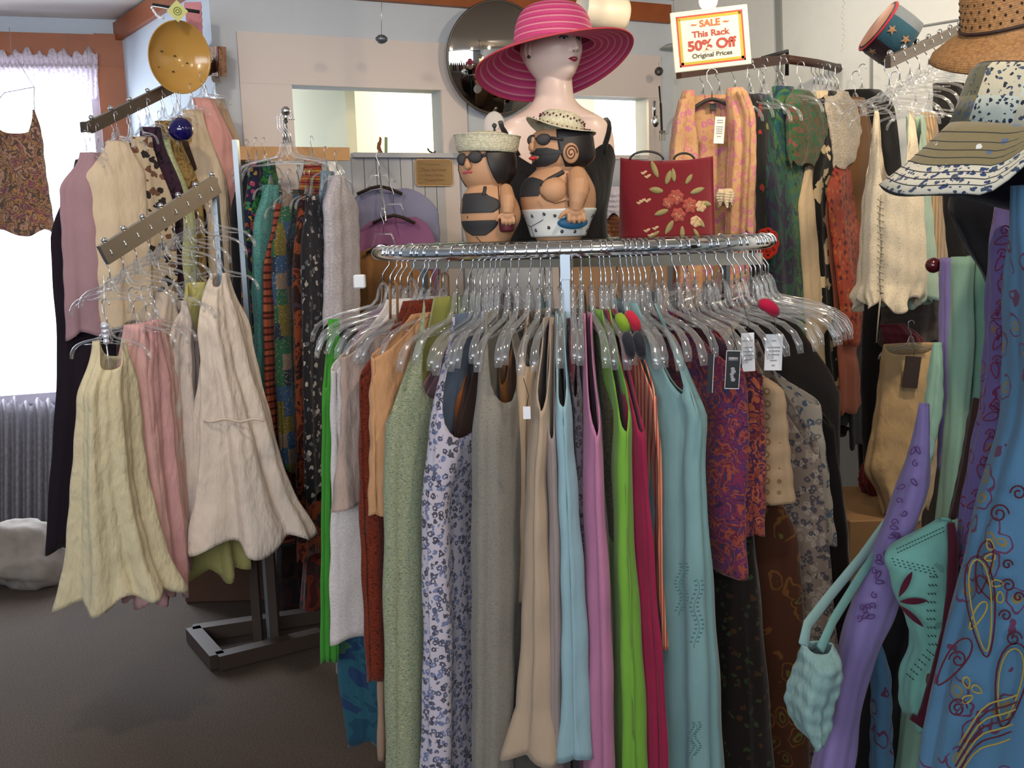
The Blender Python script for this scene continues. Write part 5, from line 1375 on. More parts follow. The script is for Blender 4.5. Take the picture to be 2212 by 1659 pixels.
mb = MB(); mb.tube([P(1772, 1402, 1.58), P(1800, 1340, 1.63), P(1862, 1240, 1.7), P(1940, 1130, 1.76)], .0035, 8, sq=(2.6, 1), up=(0, -1, 0))
obj('shoulder_strap', mb, fab('plain', '#66908c'), GO['halter_blouse'], label='second denim strap running just under the first')
mb = MB()
cc = P(2000, 968, 1.84); mb.tube([cc + Vector((.012 * math.cos(a), 0, .022 * math.sin(a))) for a in [2 * PI * i / 20 for i in range(20)]], .0035, 8, closed=True, sq=(1.6, 1))
obj('strap_buckle', mb, fab('plain', '#8fb0ac'), GO['halter_blouse'], label='oval cloth covered buckle on the long denim strap')
# embroidery spirals, loops and running stitches laid on the near cloths
def spiral(px, py, d, r0, turns, m_, th=.0014, flip=1, sx=1.0, rot=0):
    pts = []
    for i in range(int(turns * 16) + 1):
        a = 2 * PI * i / 16; rr_ = r0 * (1 - .8 * i / (turns * 16))
        x, y = rr_ * math.cos(a) * flip * sx, rr_ * math.sin(a)
        x, y = x * math.cos(rot) - y * math.sin(rot), x * math.sin(rot) + y * math.cos(rot)
        pts.append(P(px + x, py - y, d))
    m_.tube(pts, th, 5)
def loop(px, py, d, a_, b_, rot, m_, th=.0014):
    pts = []
    for i in range(24):
        t_ = 2 * PI * i / 24; x, y = a_ * math.cos(t_), b_ * math.sin(t_) * (1 + .35 * math.cos(t_))
        pts.append(P(px + x * math.cos(rot) - y * math.sin(rot), py - (x * math.sin(rot) + y * math.cos(rot)), d))
    m_.tube(pts, th, 5, closed=True)
bm_, gm_ = MB(), MB()
DB = 1.352
for (x, y, r0, tn, fl) in ((2158, 1110, 22, 1.6, 1), (2200, 1065, 18, 1.4, -1), (2178, 1265, 16, 1.4, -1), (2068, 1530, 22, 1.7, 1), (2070, 1425, 20, 1.5, -1), (2190, 1380, 18, 1.5, 1), (2176, 1220, 12, 1.2, 1), (2200, 1290, 12, 1.2, 1), (2172, 1330, 14, 1.3, -1)):
    spiral(x, y, DB, r0, tn, bm_, flip=fl)
loop(2120, 1310, DB, 110, 30, R(96), bm_); loop(2120, 1308, DB - .001, 100, 22, R(96), gm_)
loop(2124, 1225, DB, 58, 16, R(80), bm_); loop(2128, 1270, DB, 30, 10, R(120), bm_); loop(2112, 1330, DB, 34, 10, R(60), gm_)
loop(2060, 1430, DB, 60, 20, R(55), bm_); loop(2180, 1480, DB, 80, 24, R(80), gm_); loop(2182, 1480, DB, 92, 32, R(80), bm_)
for k in range(7):
    pts = [P(2200 - i * 16 - k * 3, 1500 + k * 16 + i * i * 1.6 + 6 * math.sin(i), DB - .012) for i in range(9)]
    (bm_ if k % 2 else gm_).tube(pts, .0013, 5)
for (x, y) in ((2138, 1176), (2138, 1205), (2088, 1475), (2110, 1490), (2090, 1510), (2154, 1260), (2160, 1290)): loop(x, y, DB, 12, 7, R(y * 3), gm_)
obj('braid_embroidery', bm_, MAR, GO['blue_embroidered_dress'], label='maroon braid scrolls stitched on the turquoise dress')
obj('gold_embroidery', gm_, fab('plain', '#8f8040'), GO['blue_embroidered_dress'], label='golden olive braid loops stitched on the turquoise dress')
pm = MB()
for k, (x, y) in enumerate(((2165, 520), (2160, 570), (2165, 620), (2158, 680), (2155, 740), (2150, 800), (2140, 900), (2135, 960), (2120, 1020), (2105, 1090), (2092, 1160), (2084, 1220))):
    loop(x, y, 1.555, 17, 8, R(20 + 40 * (k % 3)), pm, .0012); spiral(x + 6, y - 22, 1.555, 12, 1.3, pm, .0012, flip=-1 if k % 2 else 1)
obj('shawl_embroidery', pm, fab('plain', '#6e2448'), GO['purple_shawl'], label='maroon loop embroidery down the purple shawl')
sm = MB()
for row in range(3):
    for k in range(24):
        f = k / 23
        x = 1928 + 90 * math.sin(f * PI * .55) + row * 7; y = 1200 + 260 * f - row * 3 + 6 * row
        if f < .35: x = 1926 + 250 * f + row * 3; y = 1206 + 60 * f + row * 7
        elif f < .75: x = 2013 + 6 * math.sin(f * 8) + row * 7 - 5; y = 1227 + (f - .35) * 420
        else: x = 2008 - (f - .75) * 200 + row * 6; y = 1395 + (f - .75) * 240 + row * 5
        a_ = P(x, y, 1.568); sm.tube([a_, a_ + Vector((.003, 0, -.003 if f > .35 else -.001))], .0008, 4)
for k in range(16):
    a_ = P(1936 + 6.5 * k, 1186 - 3 * k, 1.57); sm.tube([a_, a_ + Vector((.0032, 0, .0012))], .0008, 4)
    a_ = P(1938 + 6.5 * k, 1194 - 3 * k, 1.57); sm.tube([a_, a_ + Vector((.0032, 0, .0012))], .0008, 4)
obj('running_stitches', sm, mat('dark_teal_thread', '#12302e', .8), GO['quilted_blouse'], label='rows of dark running stitches on the aqua quilted blouse')
lm = MB()
def leaf(px, py, L, w, rot, d, m_):
    n_ = 8; vs = []
    for i in range(n_ + 1):
        t_ = i / n_; ww = w * math.sin(PI * t_) ** .8
        for s_ in (-1, 1):
            x, y = L * t_, s_ * ww
            vs.append(P(px + x * math.cos(rot) - y * math.sin(rot), py - (x * math.sin(rot) + y * math.cos(rot)), d))
    vs2 = [v + Vector((0, .002, 0)) for v in vs]; N = len(vs)
    fs = []
    for i in range(n_):
        a_ = 2 * i; fs.append((a_, a_ + 1, a_ + 3, a_ + 2)); fs.append((N + a_, N + a_ + 2, N + a_ + 3, N + a_ + 1))
        fs.append((a_, a_ + 2, N + a_ + 2, N + a_)); fs.append((a_ + 1, N + a_ + 1, N + a_ + 3, a_ + 3))
    m_.add(vs + vs2, fs)
leaf(1942, 1290, 62, 7, R(62), 1.565, lm); leaf(1944, 1300, 60, 7, R(2), 1.565, lm); leaf(1944, 1308, 70, 6, R(-42), 1.565, lm)
obj('leaf_applique', lm, fab('plain', '#4a1226'), GO['quilted_blouse'], smooth=False, label='three maroon leaf appliqués on the aqua quilted blouse')
wm = MB(); rnd = random.Random(2)
for k in range(26):
    f = rnd.random(); x = 1990 - 130 * f + rnd.uniform(-14, 16); y = 960 + 390 * f
    if rnd.random() < .5: loop(x, y, 1.675, 9, 4, R(rnd.uniform(0, 180)), wm, .001)
    else: spiral(x, y, 1.675, 8, 1.1, wm, .001, rot=rnd.uniform(0, 6))
obj('sprig_embroidery', wm, fab('plain', '#54306a'), GO['lilac_embroidered_trousers'], label='small violet sprigs stitched on the long lilac trousers')
# aqua dress vine embroidery belongs to that dress
dr = next(o for o in C.objects if o.name.startswith('aqua_green_dress'))
for v in EMB.v: pass
obj('vine_embroidery', EMB, mat('teal_thread', '#3f6a6e', .8), dr, label='darker teal vine embroidery')

# ------------------------------------------------------------------ mannequin bust
DM = 2.60
mq = thing('mannequin_bust', 'pale female mannequin bust in a black tank top standing on the round rack', 'mannequin', (P(1195, 525, DM).x, DM, TOPZ))
HC = P(1192, 106, DM)                          # head centre
HS = .188
yaw = R(38)
fwd = Vector((math.sin(yaw), -math.cos(yaw), .10)).normalized()
rgt = fwd.cross(Vector((0, 0, 1))).normalized()      # to the mannequin's own right
rgt = -rgt
upv = rgt.cross(fwd).normalized() * (1 if rgt.cross(fwd).z > 0 else -1)
def g(x, z, x0, z0, sx, sz): return math.exp(-((x - x0) / sx) ** 2 - ((z - z0) / sz) ** 2)
def headpt(u, v, off=0.0):
    """u: angle round the head (0 = face), v: -1..1 height"""
    z = .5 * math.sin(v * PI / 2)
    cr = math.cos(v * PI / 2)
    x = math.sin(u); y = math.cos(u)
    w = .375; f = .44; b = .50
    lo = max(0, -z / .5)
    w *= 1 - .38 * lo ** 1.6
    w *= 1 - .05 * max(0, z / .5)
    cr2 = cr ** (.62 if z < 0 else .8)
    X = w * x * cr2
    Y = (f if y > 0 else b * (1 - .42 * lo ** .8)) * y * cr2
    if y > 0:
        Y *= 1 - .06 * lo
        k = min(1, y * 1.6)
        # brow, sockets, nose, lips, chin, cheeks
        Y += k * (.016 * (g(X, z, .12, .095, .10, .03) + g(X, z, -.12, .095, .10, .03)))
        Y -= k * (.040 * (g(X, z, .125, .035, .075, .045) + g(X, z, -.125, .035, .075, .045)))
        Y += k * (.020 * (g(X, z, .125, .025, .05, .028) + g(X, z, -.125, .025, .05, .028)))
        t_ = max(0, min(1, (.07 - z) / .20))
        if z < .09: Y += k * (.022 + .088 * t_ ** 1.3) * math.exp(-(X / (.026 + .016 * t_)) ** 2) * (1 if z > -.125 else math.exp(-((z + .125) / .022) ** 2))
        Y += k * .022 * (g(X, z, .042, -.125, .022, .024) + g(X, z, -.042, -.125, .022, .024))
        Y += k * (.020 * g(X, z, 0, -.235, .085, .055))
        Y += k * (.020 * g(X, z, 0, -.213, .055, .014) + .024 * g(X, z, 0, -.252, .045, .017))
        Y -= k * (.014 * g(X, z, 0, -.232, .07, .006))
        Y -= k * (.012 * g(X, z, 0, -.292, .06, .02))
        Y += k * (.040 * g(X, z, 0, -.385, .08, .065))
        Y += k * (.014 * (g(X, z, .19, -.07, .09, .07) + g(X, z, -.19, -.07, .09, .07)))
    p = Vector((X, Y, z))
    return p
def H(p, off=0.0):
    q = HC + (rgt * p.x + fwd * (p.y + off) + upv * p.z) * HS
    return q
NU, NV = 176, 128
mb = MB(); vs = []
for j in range(NV + 1):
    v = -1 + 2 * j / NV
    v = max(-.995, min(.995, v))
    for i in range(NU):
        uu = (i / NU) * 2 - 1
        u = PI * (uu * .55 + .45 * uu ** 3)            # more points on the face
        vs.append(H(headpt(u, v)))
fs = []
for j in range(NV):
    for i in range(NU):
        l = (i + 1) % NU
        fs.append((j * NU + i, j * NU + l, (j + 1) * NU + l, (j + 1) * NU + i))
fs.append(tuple(range(NU))[::-1]); fs.append(tuple(NV * NU + i for i in range(NU)))
mb.add(vs, fs)
# neck and torso as stacked sections (py, xl, xr, half depth, y shift)
TS = [(120, 1158, 1228, .055, .02), (160, 1160, 1234, .056, .012), (190, 1158, 1236, .057, .006), (215, 1154, 1240, .060, .0), (234, 1140, 1256, .066, .0), (248, 1116, 1280, .072, .0), (262, 1092, 1302, .078, .004), (280, 1072, 1316, .084, .006), (305, 1062, 1323, .092, .008), (340, 1062, 1324, .10, .006), (380, 1078, 1318, .112, .0), (420, 1094, 1312, .115, -.004), (460, 1102, 1306, .10, .0), (500, 1100, 1306, .095, .0), (524, 1096, 1310, .095, .0)]
n = 96
def torso(rows, n, grow=0, dips=()):
    vs = []; fs = []
    m = 90
    for j in range(m + 1):
        for i in range(n):
            th = 2 * PI * i / n
            y0 = rows[0][0]
            for (c, hw, dep) in dips:
                dd = abs((math.degrees(th) - c + 180) % 360 - 180)
                if dd < hw: y0 += dep * (.5 + .5 * math.cos(PI * dd / hw))
            py = y0 + (rows[-1][0] - y0) * j / m
            xl, xr, hd, ys = cat_rom(TS, py)
            c = P((xl + xr) / 2, py, DM) + Vector((0, ys, 0))
            a = (xr - xl) / 2 * DM / F + grow
            ct, st = math.cos(th), math.sin(th)
            e_ = .9
            q = c + Vector((a * math.copysign(abs(ct) ** e_, ct), (hd + grow) * math.copysign(abs(st) ** e_, st), 0))
            # bust and collarbones
            zz = (py - 400) / 40
            for sx in (-.42, .42):
                dx = (ct - sx) / .26
                if st < 0: q.y -= .035 * math.exp(-zz * zz * .9 - dx * dx)
            if st < 0 and 240 < py < 280:
                q.y -= .006 * math.exp(-((py - 262 + 6 * abs(ct)) / 6) ** 2) * (abs(ct) > .1)
            vs.append(q)
    for j in range(m):
        for i in range(n):
            l = (i + 1) % n
            fs.append((j * n + i, (j + 1) * n + i, (j + 1) * n + l, j * n + l))
    return vs, fs
vs, fs = torso(TS, n)
fs = fs + [tuple(range(n)), tuple(90 * n + i for i in range(n))[::-1]]
mb.add(vs, fs)
SK = mat('mannequin_enamel', '#d8bfb4', .38, var=.03, bscale=10, coat=.15)
o = obj('body', mb, SK, mq)
md = o.modifiers.new('remesh', 'REMESH'); md.mode = 'VOXEL'; md.voxel_size = .0026; md.use_smooth_shade = True
sm_ = o.modifiers.new('smooth', 'SMOOTH'); sm_.factor = .5; sm_.iterations = 2
# painted features: patches that follow the face
def patch(name, us, zf0, zf1, mt_, off, label=None):
    mb = MB(); vs = []; n_ = 26; k_ = 8
    for i in range(n_ + 1):
        u = us[0] + (us[1] - us[0]) * i / n_; f = i / n_
        for j in range(k_ + 1):
            z = zf0(f) + (zf1(f) - zf0(f)) * j / k_
            vs.append(H(headpt(u, math.asin(max(-1, min(1, z / .5))) / (PI / 2)), off))
    fs = [(i * (k_ + 1) + j, i * (k_ + 1) + j + 1, (i + 1) * (k_ + 1) + j + 1, (i + 1) * (k_ + 1) + j) for i in range(n_) for j in range(k_)]
    mb.add(vs, fs)
    return obj(name, mb, mt_, mq, label=label)
s_ = lambda f: math.sin(PI * f)
LIP = mat('crimson_lipstick', '#8e1230', .3, coat=.3)
patch('lips', (-.27, .27), lambda f: -.233 - .036 * s_(f) ** .8, lambda f: -.233 + .024 * s_(f) ** .7 - .006 * math.exp(-((f - .5) / .08) ** 2), LIP, .010, 'crimson painted lips')
patch('lip_line', (-.25, .25), lambda f: -.2345, lambda f: -.2315, mat('dark_lip_line', '#4a0a1a', .5), .013)
for sgn in (-1, 1):
    c_ = .36 * sgn
    u0_, u1_ = c_ - .155, c_ + .155
    patch('eyeshadow', (u0_ - .02, u1_ + .02), lambda f: .03, lambda f: .035 + .055 * s_(f) ** .8, mat('smoky_eyeshadow', '#5a4a5a', .6), .007)
    patch('eye', (u0_, u1_), lambda f: .022 - .016 * s_(f), lambda f: .022 + .030 * s_(f) ** .8, mat('painted_eye_white', '#c9ccd0', .2), .010)
    patch('iris', (c_ - .055, c_ + .055), lambda f: .027 - .017 * s_(f) ** .6, lambda f: .027 + .02 * s_(f) ** .6, mat('grey_blue_iris', '#2a3442', .15), .0125)
    patch('upper_lashes', (u0_ - .02, u1_ + .02), lambda f: .018 + .032 * s_(f) ** .8, lambda f: .026 + .036 * s_(f) ** .8, mat('dark_lash', '#1c1418', .6), .014)
    patch('eyebrow', (c_ - .19, c_ + .19), lambda f: .098 + .022 * s_(f), lambda f: .106 + .026 * s_(f), mat('thin_brow', '#5a4038', .7), .009)
    patch('nostril', (.10 * sgn - .03, .10 * sgn + .03), lambda f: -.146 - .004 * s_(f), lambda f: -.146 + .005 * s_(f), mat('dark_nostril', '#3a2020', .7), .008)
# ear with earring on the side towards us
for sgn in (-1, 1):
    ec = H(Vector((.368 * sgn, -.03, -.03)))
    mb = MB()
    pts = []
    for i in range(15):
        a = R(-70 + 250 * i / 14)
        pts.append(ec + (upv * (.095 * math.sin(a)) + fwd * (-.052 * math.cos(a)) + rgt * sgn * (.025 - .01 * math.sin(a))) * HS)
    mb.tube(pts, [.002 + .0022 * math.sin(PI * i / 14) for i in range(15)], 8)
    mb.ball(ec + (upv * -.005 + rgt * sgn * .008) * HS, .05 * HS, 14, 10, (.35, 1, 1.5), Matrix((rgt, fwd, upv)).transposed())
    mb.ball(ec + (upv * -.085 + fwd * .005 + rgt * sgn * .012) * HS, .024 * HS, 10, 8)
    obj('ear', mb, SK, mq)
    mb = MB(); q = ec + (upv * -.10 + fwd * .01 + rgt * sgn * .028) * HS; mb.ball(q, .0042, 10, 8)
    obj('earring', mb, mat('dark_pearl', '#2c2a2e', .15, .4), mq, label='small dark stud earring')
# black tank top
BLK = fab('plain', '#0d0b0e', crinkle=.3)
tv = [(312,)] + [(524,)]
rows = [(318, 0, 0), (526, 0, 0)]
vs, fs = torso(rows, 96, grow=.004, dips=((-90, 52, 62), (90, 52, 50), (0, 34, 40), (180, 34, 40)))
mb = MB(); mb.add(vs, fs); obj('tank_top', mb, BLK, mq, solid=.002, label='black tank top')
def surf(px, py, grow=.006):
    xl, xr, hd, ys = cat_rom(TS, py)
    c = P((xl + xr) / 2, py, DM) + Vector((0, ys, 0)); a = (xr - xl) / 2 * DM / F + grow
    X = (px - (xl + xr) / 2) * DM / F
    ct = max(-1, min(1, X / a)); st = math.sqrt(max(0, 1 - abs(ct) ** (2 / .9)))
    q = c + Vector((X, -(hd + grow) * st ** .9, 0))
    zz = (py - 400) / 40
    for sx in (-.42, .42): q.y -= .035 * math.exp(-zz * zz * .9 - ((ct - sx) / .26) ** 2)
    return q
for xs in ((1084, 1086, 1092, 1100, 1110, 1120), (1308, 1310, 1310, 1306, 1300, 1296)):
    ys_ = (256, 268, 285, 302, 320, 340)
    mb = MB(); mb.tube([surf(x, y, .004) + (Vector((0, .03, .0)) if k == 0 else Vector()) for k, (x, y) in enumerate(zip(xs, ys_))], .0028, 8, sq=(2.4, 1), up=(0, -1, 0))
    obj('strap', mb, BLK, mq)
# pink wide brimmed hat
hc = P(1196, 97, DM)
r = thing('pink_sun_hat', 'wide brimmed pink sun hat with pale stitched rings on the mannequin', 'hat', hc)
t = NT('pink_woven_ribbon')
at = t.n('Attribute', attribute_name='t')
w = t.math('SINE', t.math('MULTIPLY', at.outputs['Fac'], 2 * PI / .0165))
m1 = t.math('GREATER_THAN', w, .80)
nz = t.n('TexNoise'); nz.inputs['Scale'].default_value = 300; t.l(t.coord(), nz.inputs[0])
col = t.mix(nz.outputs[0], lin('#b02c64'), lin('#cc4a82'))
t.l(t.mix(t.math('MULTIPLY', m1, .62), col, lin('#d8a4a8')), t.b.inputs['Base Color'])
t.b.inputs['Roughness'].default_value = .65
bp = t.n('Bump', i_Strength=.5, i_Distance=.002); t.l(w, bp.inputs['Height']); t.l(bp.outputs[0], t.b.inputs['Normal'])
mt = Matrix.Translation(hc) @ Matrix.Rotation(R(-4), 4, 'X')
prof = [(.001, .100), (.03, .099), (.06, .092), (.081, .076), (.094, .046), (.099, .015), (.102, 0), (.108, -.002), (.125, -.002), (.15, -.002), (.175, -.003), (.190, -.004), (.198, -.005)]
def sp(prof, k=4):
    out = []
    pr = [(i, a, b) for i, (a, b) in enumerate(prof)]
    for i in range((len(prof) - 1) * k + 1): out.append(cat_rom(pr, i / k))
    return out
def wobh(p, a, f):
    g_ = max(0, math.hypot(p.x, p.y) - .103) / .1
    # droop at the left, lift at the right and front
    return p + Vector((0, 0, g_ * (-.045 + .033 * math.cos(a) - .036 * math.sin(a) + .012 * math.cos(2 * a))))
mb = MB(); mb.lathe(sp(prof), 96, mt, wob=wobh)
obj('hat_body', mb, t.m, r, solid=.003)
mb = MB(); mb.tube([mt @ wobh(Vector((.198 * math.cos(2 * PI * i / 96), .198 * math.sin(2 * PI * i / 96), -.005)), 2 * PI * i / 96, 1) for i in range(96)], .0025, 8, closed=True)
obj('brim_edge', mb, mat('salmon_edge', '#c2424e', .6), r, label='salmon bound edge')

# ------------------------------------------------------------------ two carved figures
SKN = mat('carved_tan_wood', '#b98a66', .6, var=.12, bscale=18, bump=.15)
CHAR = mat('charcoal_paint', '#2b282a', .65, var=.2, bscale=25)
HAIRM = mat('black_brown_paint', '#171011', .5, var=.2, bscale=20)
LIPR = mat('red_paint', '#b8242e', .5)
WHT = mat('white_gloss_paint', '#d8d8d4', .4)
def W2(px, py, d, dy=0.0): return P(px, py, d) + Vector((0, dy, 0))
def sect(rows, d, n=56, m=60, e_=.92):
    """rows: (py, xl, xr, half depth, y shift)"""
    vs = []; fs = []
    y0, y1 = rows[0][0], rows[-1][0]
    for j in range(m + 1):
        py = y0 + (y1 - y0) * j / m
        xl, xr, hd, ys = cat_rom(rows, py)
        c = P((xl + xr) / 2, py, d) + Vector((0, ys, 0)); a = max(.001, (xr - xl) / 2 * d / F)
        for i in range(n):
            th = 2 * PI * i / n; ct, st = math.cos(th), math.sin(th)
            vs.append(c + Vector((a * math.copysign(abs(ct) ** e_, ct), hd * math.copysign(abs(st) ** e_, st), 0)))
    for j in range(m):
        for i in range(n):
            l = (i + 1) % n
            fs.append((j * n + i, (j + 1) * n + i, (j + 1) * n + l, j * n + l))
    fs.append(tuple(range(n))); fs.append(tuple(m * n + i for i in range(n))[::-1])
    return vs, fs
def front(rows, d, px, py, grow=.001, e_=.92):
    xl, xr, hd, ys = cat_rom(rows, py)
    c = P((xl + xr) / 2, py, d) + Vector((0, ys, 0)); a = (xr - xl) / 2 * d / F
    X = (px - (xl + xr) / 2) * d / F
    ct = max(-.999, min(.999, X / a)); st = max(0, 1 - abs(ct) ** (2 / e_)) ** .5
    return c + Vector((X, -(hd) * st ** e_ - grow, 0))
def paint(rows, d, poly_rows, grow, name, m_, parent, label=None, k=14, thick=.0012):
    """a painted region laid on the front surface; poly_rows: (py, xl, xr)"""
    mb = MB(); vs = []
    pr = poly_rows; J = 22
    for j in range(J + 1):
        py = pr[0][0] + (pr[-1][0] - pr[0][0]) * j / J
        xl, xr = cat_rom(pr, py)
        for i in range(k + 1): vs.append(front(rows, d, xl + (xr - xl) * i / k, py, grow))
    fs = [(j * (k + 1) + i, (j + 1) * (k + 1) + i, (j + 1) * (k + 1) + i + 1, j * (k + 1) + i + 1) for j in range(J) for i in range(k)]
    mb.add(vs, fs)
    return obj(name, mb, m_, parent, solid=thick, label=label)
def strokes(rows, d, lists, r_, name, m_, parent, grow=.0005, label=None):
    mb = MB()
    for pts in lists:
        P3 = []
        for i in range(len(pts) - 1):
            for s__ in range(5):
                t_ = s__ / 5; P3.append(front(rows, d, pts[i][0] + (pts[i+1][0] - pts[i][0]) * t_, pts[i][1] + (pts[i+1][1] - pts[i][1]) * t_, grow))
        P3.append(front(rows, d, pts[-1][0], pts[-1][1], grow))
        mb.tube(P3, r_, 6)
    return obj(name, mb, m_, parent, label=label)
def ellipse_rows(cx, cy, rx, ry, n=8):
    return [(cy + ry * math.sin(-PI / 2 + PI * i / n), cx - rx * math.cos(-PI / 2 + PI * i / n) - .4, cx + rx * math.cos(-PI / 2 + PI * i / n) + .4) for i in range(n + 1)]

# man with glasses, beard and dotted shorts
DF = 2.22
mn = thing('carved_man', 'carved wooden man in sunglasses and white dotted trunks on the rack top', 'carved figure', (P(1205, 515, DF).x, DF, TOPZ))
HD = [(282, 1160, 1270, .040, 0), (290, 1152, 1278, .048, 0), (310, 1150, 1282, .052, 0), (330, 1148, 1284, .054, 0), (346, 1150, 1282, .052, 0), (358, 1158, 1270, .046, 0), (366, 1164, 1258, .038, 0)]
BD = [(352, 1166, 1254, .036, 0), (364, 1160, 1260, .042, 0), (374, 1150, 1266, .048, 0), (392, 1132, 1276, .056, 0), (412, 1126, 1284, .062, 0), (436, 1126, 1286, .064, 0), (455, 1130, 1284, .060, 0), (480, 1140, 1274, .052, 0), (505, 1150, 1262, .044, 0), (521, 1164, 1252, .038, 0)]
mb = MB(); v1, f1_ = sect(HD, DF); v2, f2_ = sect(BD, DF); mb.add(v1, f1_); mb.add(v2, f2_)
o = obj('body', mb, SKN, mn); md = o.modifiers.new('remesh', 'REMESH'); md.mode = 'VOXEL'; md.voxel_size = .0022; md.use_smooth_shade = True
paint(HD, DF, [(284, 1200, 1272), (295, 1200, 1276), (320, 1204, 1279), (332, 1206, 1281), (346, 1212, 1277), (362, 1218, 1262)], .002, 'hair', HAIRM, mn, thick=.003)
mb = MB(); v1, f1_ = sect([(283, 1205, 1272, .044, .012), (300, 1205, 1280, .052, .012), (325, 1208, 1286, .055, .012), (345, 1214, 1284, .053, .012), (363, 1222, 1264, .042, .012)], DF); mb.add(v1, f1_); obj('hair', mb, HAIRM, mn)
paint(HD, DF, [(328, 1146, 1215), (334, 1152, 1206), (340, 1166, 1206), (352, 1150, 1198), (360, 1162, 1180)], .0025, 'beard', CHAR, mn, thick=.003)
paint(HD, DF, [(322, 1160, 1180), (330, 1154, 1206), (336, 1152, 1214)], .003, 'moustache', CHAR, mn, thick=.003)
mb = MB(); mb.ball(front(HD, DF, 1151, 318, .006), .011, 14, 10, (.8, 1, 1.0)); mb.ball(front(HD, DF, 1153, 306, .003), .007, 12, 8, (.8, 1, 1.6)); obj('nose', mb, SKN, mn)
mb = MB(); mb.ball(front(HD, DF, 1153, 342, .006), .008, 14, 8, (1.3, .8, .5)); obj('lips', mb, LIPR, mn, label='red painted lips')
mb = MB()
for (x, y, s1) in ((1174, 304, 1.0), (1152, 303, .75)): mb.ball(front(HD, DF, x, y, .004), .0165, 20, 12, (s1, .35, .75))
mb.tube([front(HD, DF, 1188, 302, .004), front(HD, DF, 1200, 304, .004), front(HD, DF, 1214, 306, .004)], .0035, 8)
mb.tube([front(HD, DF, 1158, 301, .006), front(HD, DF, 1165, 300, .006)], .003, 8)
obj('sunglasses', mb, CHAR, mn, label='round charcoal sunglasses')
mb = MB(); ec = front(HD, DF, 1229, 336, .008)
mb.ball(ec, .0215, 20, 12, (.8, .35, 1.0)); obj('ear', mb, SKN, mn)
mb = MB(); pts = []
for i in range(30):
    a = 2 * PI * i / 15; rr_ = .017 * (1 - i / 34); pts.append(ec + Vector((rr_ * .8 * math.cos(a), -.007, rr_ * math.sin(a))))
mb.tube(pts, .0016, 6); obj('ear_spiral', mb, mat('dark_carved_line', '#5a3420', .7), mn)
paint(BD, DF, [(383, 1138, 1152), (392, 1132, 1172), (404, 1126, 1178), (418, 1124, 1166), (424, 1124, 1162)], .0015, 'vest', CHAR, mn, label='charcoal painted vest')
strokes(BD, DF, [[(1168, 404), (1184, 390), (1204, 380), (1214, 374)]], .0055, 'vest_strap', CHAR, mn)
mb = MB(); mb.ball(front(BD, DF, 1195, 414, -.016), .036, 20, 14, (.95, .8, .85)); obj('chest', mb, SKN, mn)
strokes(BD, DF, [[(1166, 420), (1178, 434), (1196, 441), (1218, 436)], [(1221, 378), (1220, 400), (1222, 430)], [(1222, 436), (1224, 448)], [(1266, 395), (1268, 412), (1258, 440)]], .0012, 'carved_line', mat('dark_carved_line', '#3a2018', .7), mn, grow=.012)
mb = MB(); A_ = [front(BD, DF, 1243, 384, .000), front(BD, DF, 1245, 405, .014), front(BD, DF, 1243, 425, .020), front(BD, DF, 1240, 440, .022), front(BD, DF, 1238, 455, .022)]
mb.tube(A_, [.021, .024, .021, .016, .014], 16); mb.ball(A_[0], .021, 16, 10); mb.ball(A_[-1] + Vector((0, 0, -.005)), .0165, 16, 10, (1.15, .7, .8))
for k in range(4):
    b_ = A_[-1] + Vector((-.014 + .010 * k, -.003, -.010)); mb.tube([b_, b_ + Vector((-.001 + .001 * k, -.002, -.012)), b_ + Vector((0, .001, -.020 + .002 * abs(k - 1.5)))], [.0052, .005, .0036], 8)
b_ = A_[-1] + Vector((-.017, -.002, -.002)); mb.tube([b_, b_ + Vector((-.012, -.002, -.008)), b_ + Vector((-.019, 0, -.017))], [.005, .0048, .0035], 8)
o = obj('arm', mb, SKN, mn); md = o.modifiers.new('remesh', 'REMESH'); md.mode = 'VOXEL'; md.voxel_size = .0016; md.use_smooth_shade = True
SH = [(452, 1128, 1287, .064, 0), (456, 1129, 1287, .064, 0), (480, 1138, 1276, .056, 0), (508, 1147, 1266, .050, 0), (511, 1150, 1264, .048, 0)]
mb = MB(); v1, f1_ = sect(SH, DF); mb.add(v1, f1_); trunks = obj('trunks', mb, WHT, mn, label='white trunks')
mb = MB()
for (x, y) in ((1134, 466), (1150, 465), (1174, 462), (1196, 466), (1184, 491), (1158, 496), (1211, 500), (1238, 501), (1265, 499), (1276, 468), (1262, 480)):
    mb = MB(); mb.ball(front(SH, DF, x, y, .0), .0042, 12, 8, (.9, .3, 1.0)); obj('painted_dot', mb, BLACKP, trunks, label='black painted dot')
strokes(SH, DF, [[(1140, 484), (1147, 488), (1162, 480), (1172, 474)], [(1147, 488), (1154, 510)]], .0009, 'fly_line', mat('grey_ink', '#55565a', .6), trunks)
mb = MB(); b_ = front(SH, DF, 1233, 482, .004); mb.ball(b_, .033, 20, 12, (1.0, .25, .42)); obj('blue_bag', mb, mat('teal_blue_paint', '#1f5f86', .5), mn, label='blue rounded bag in his hand')

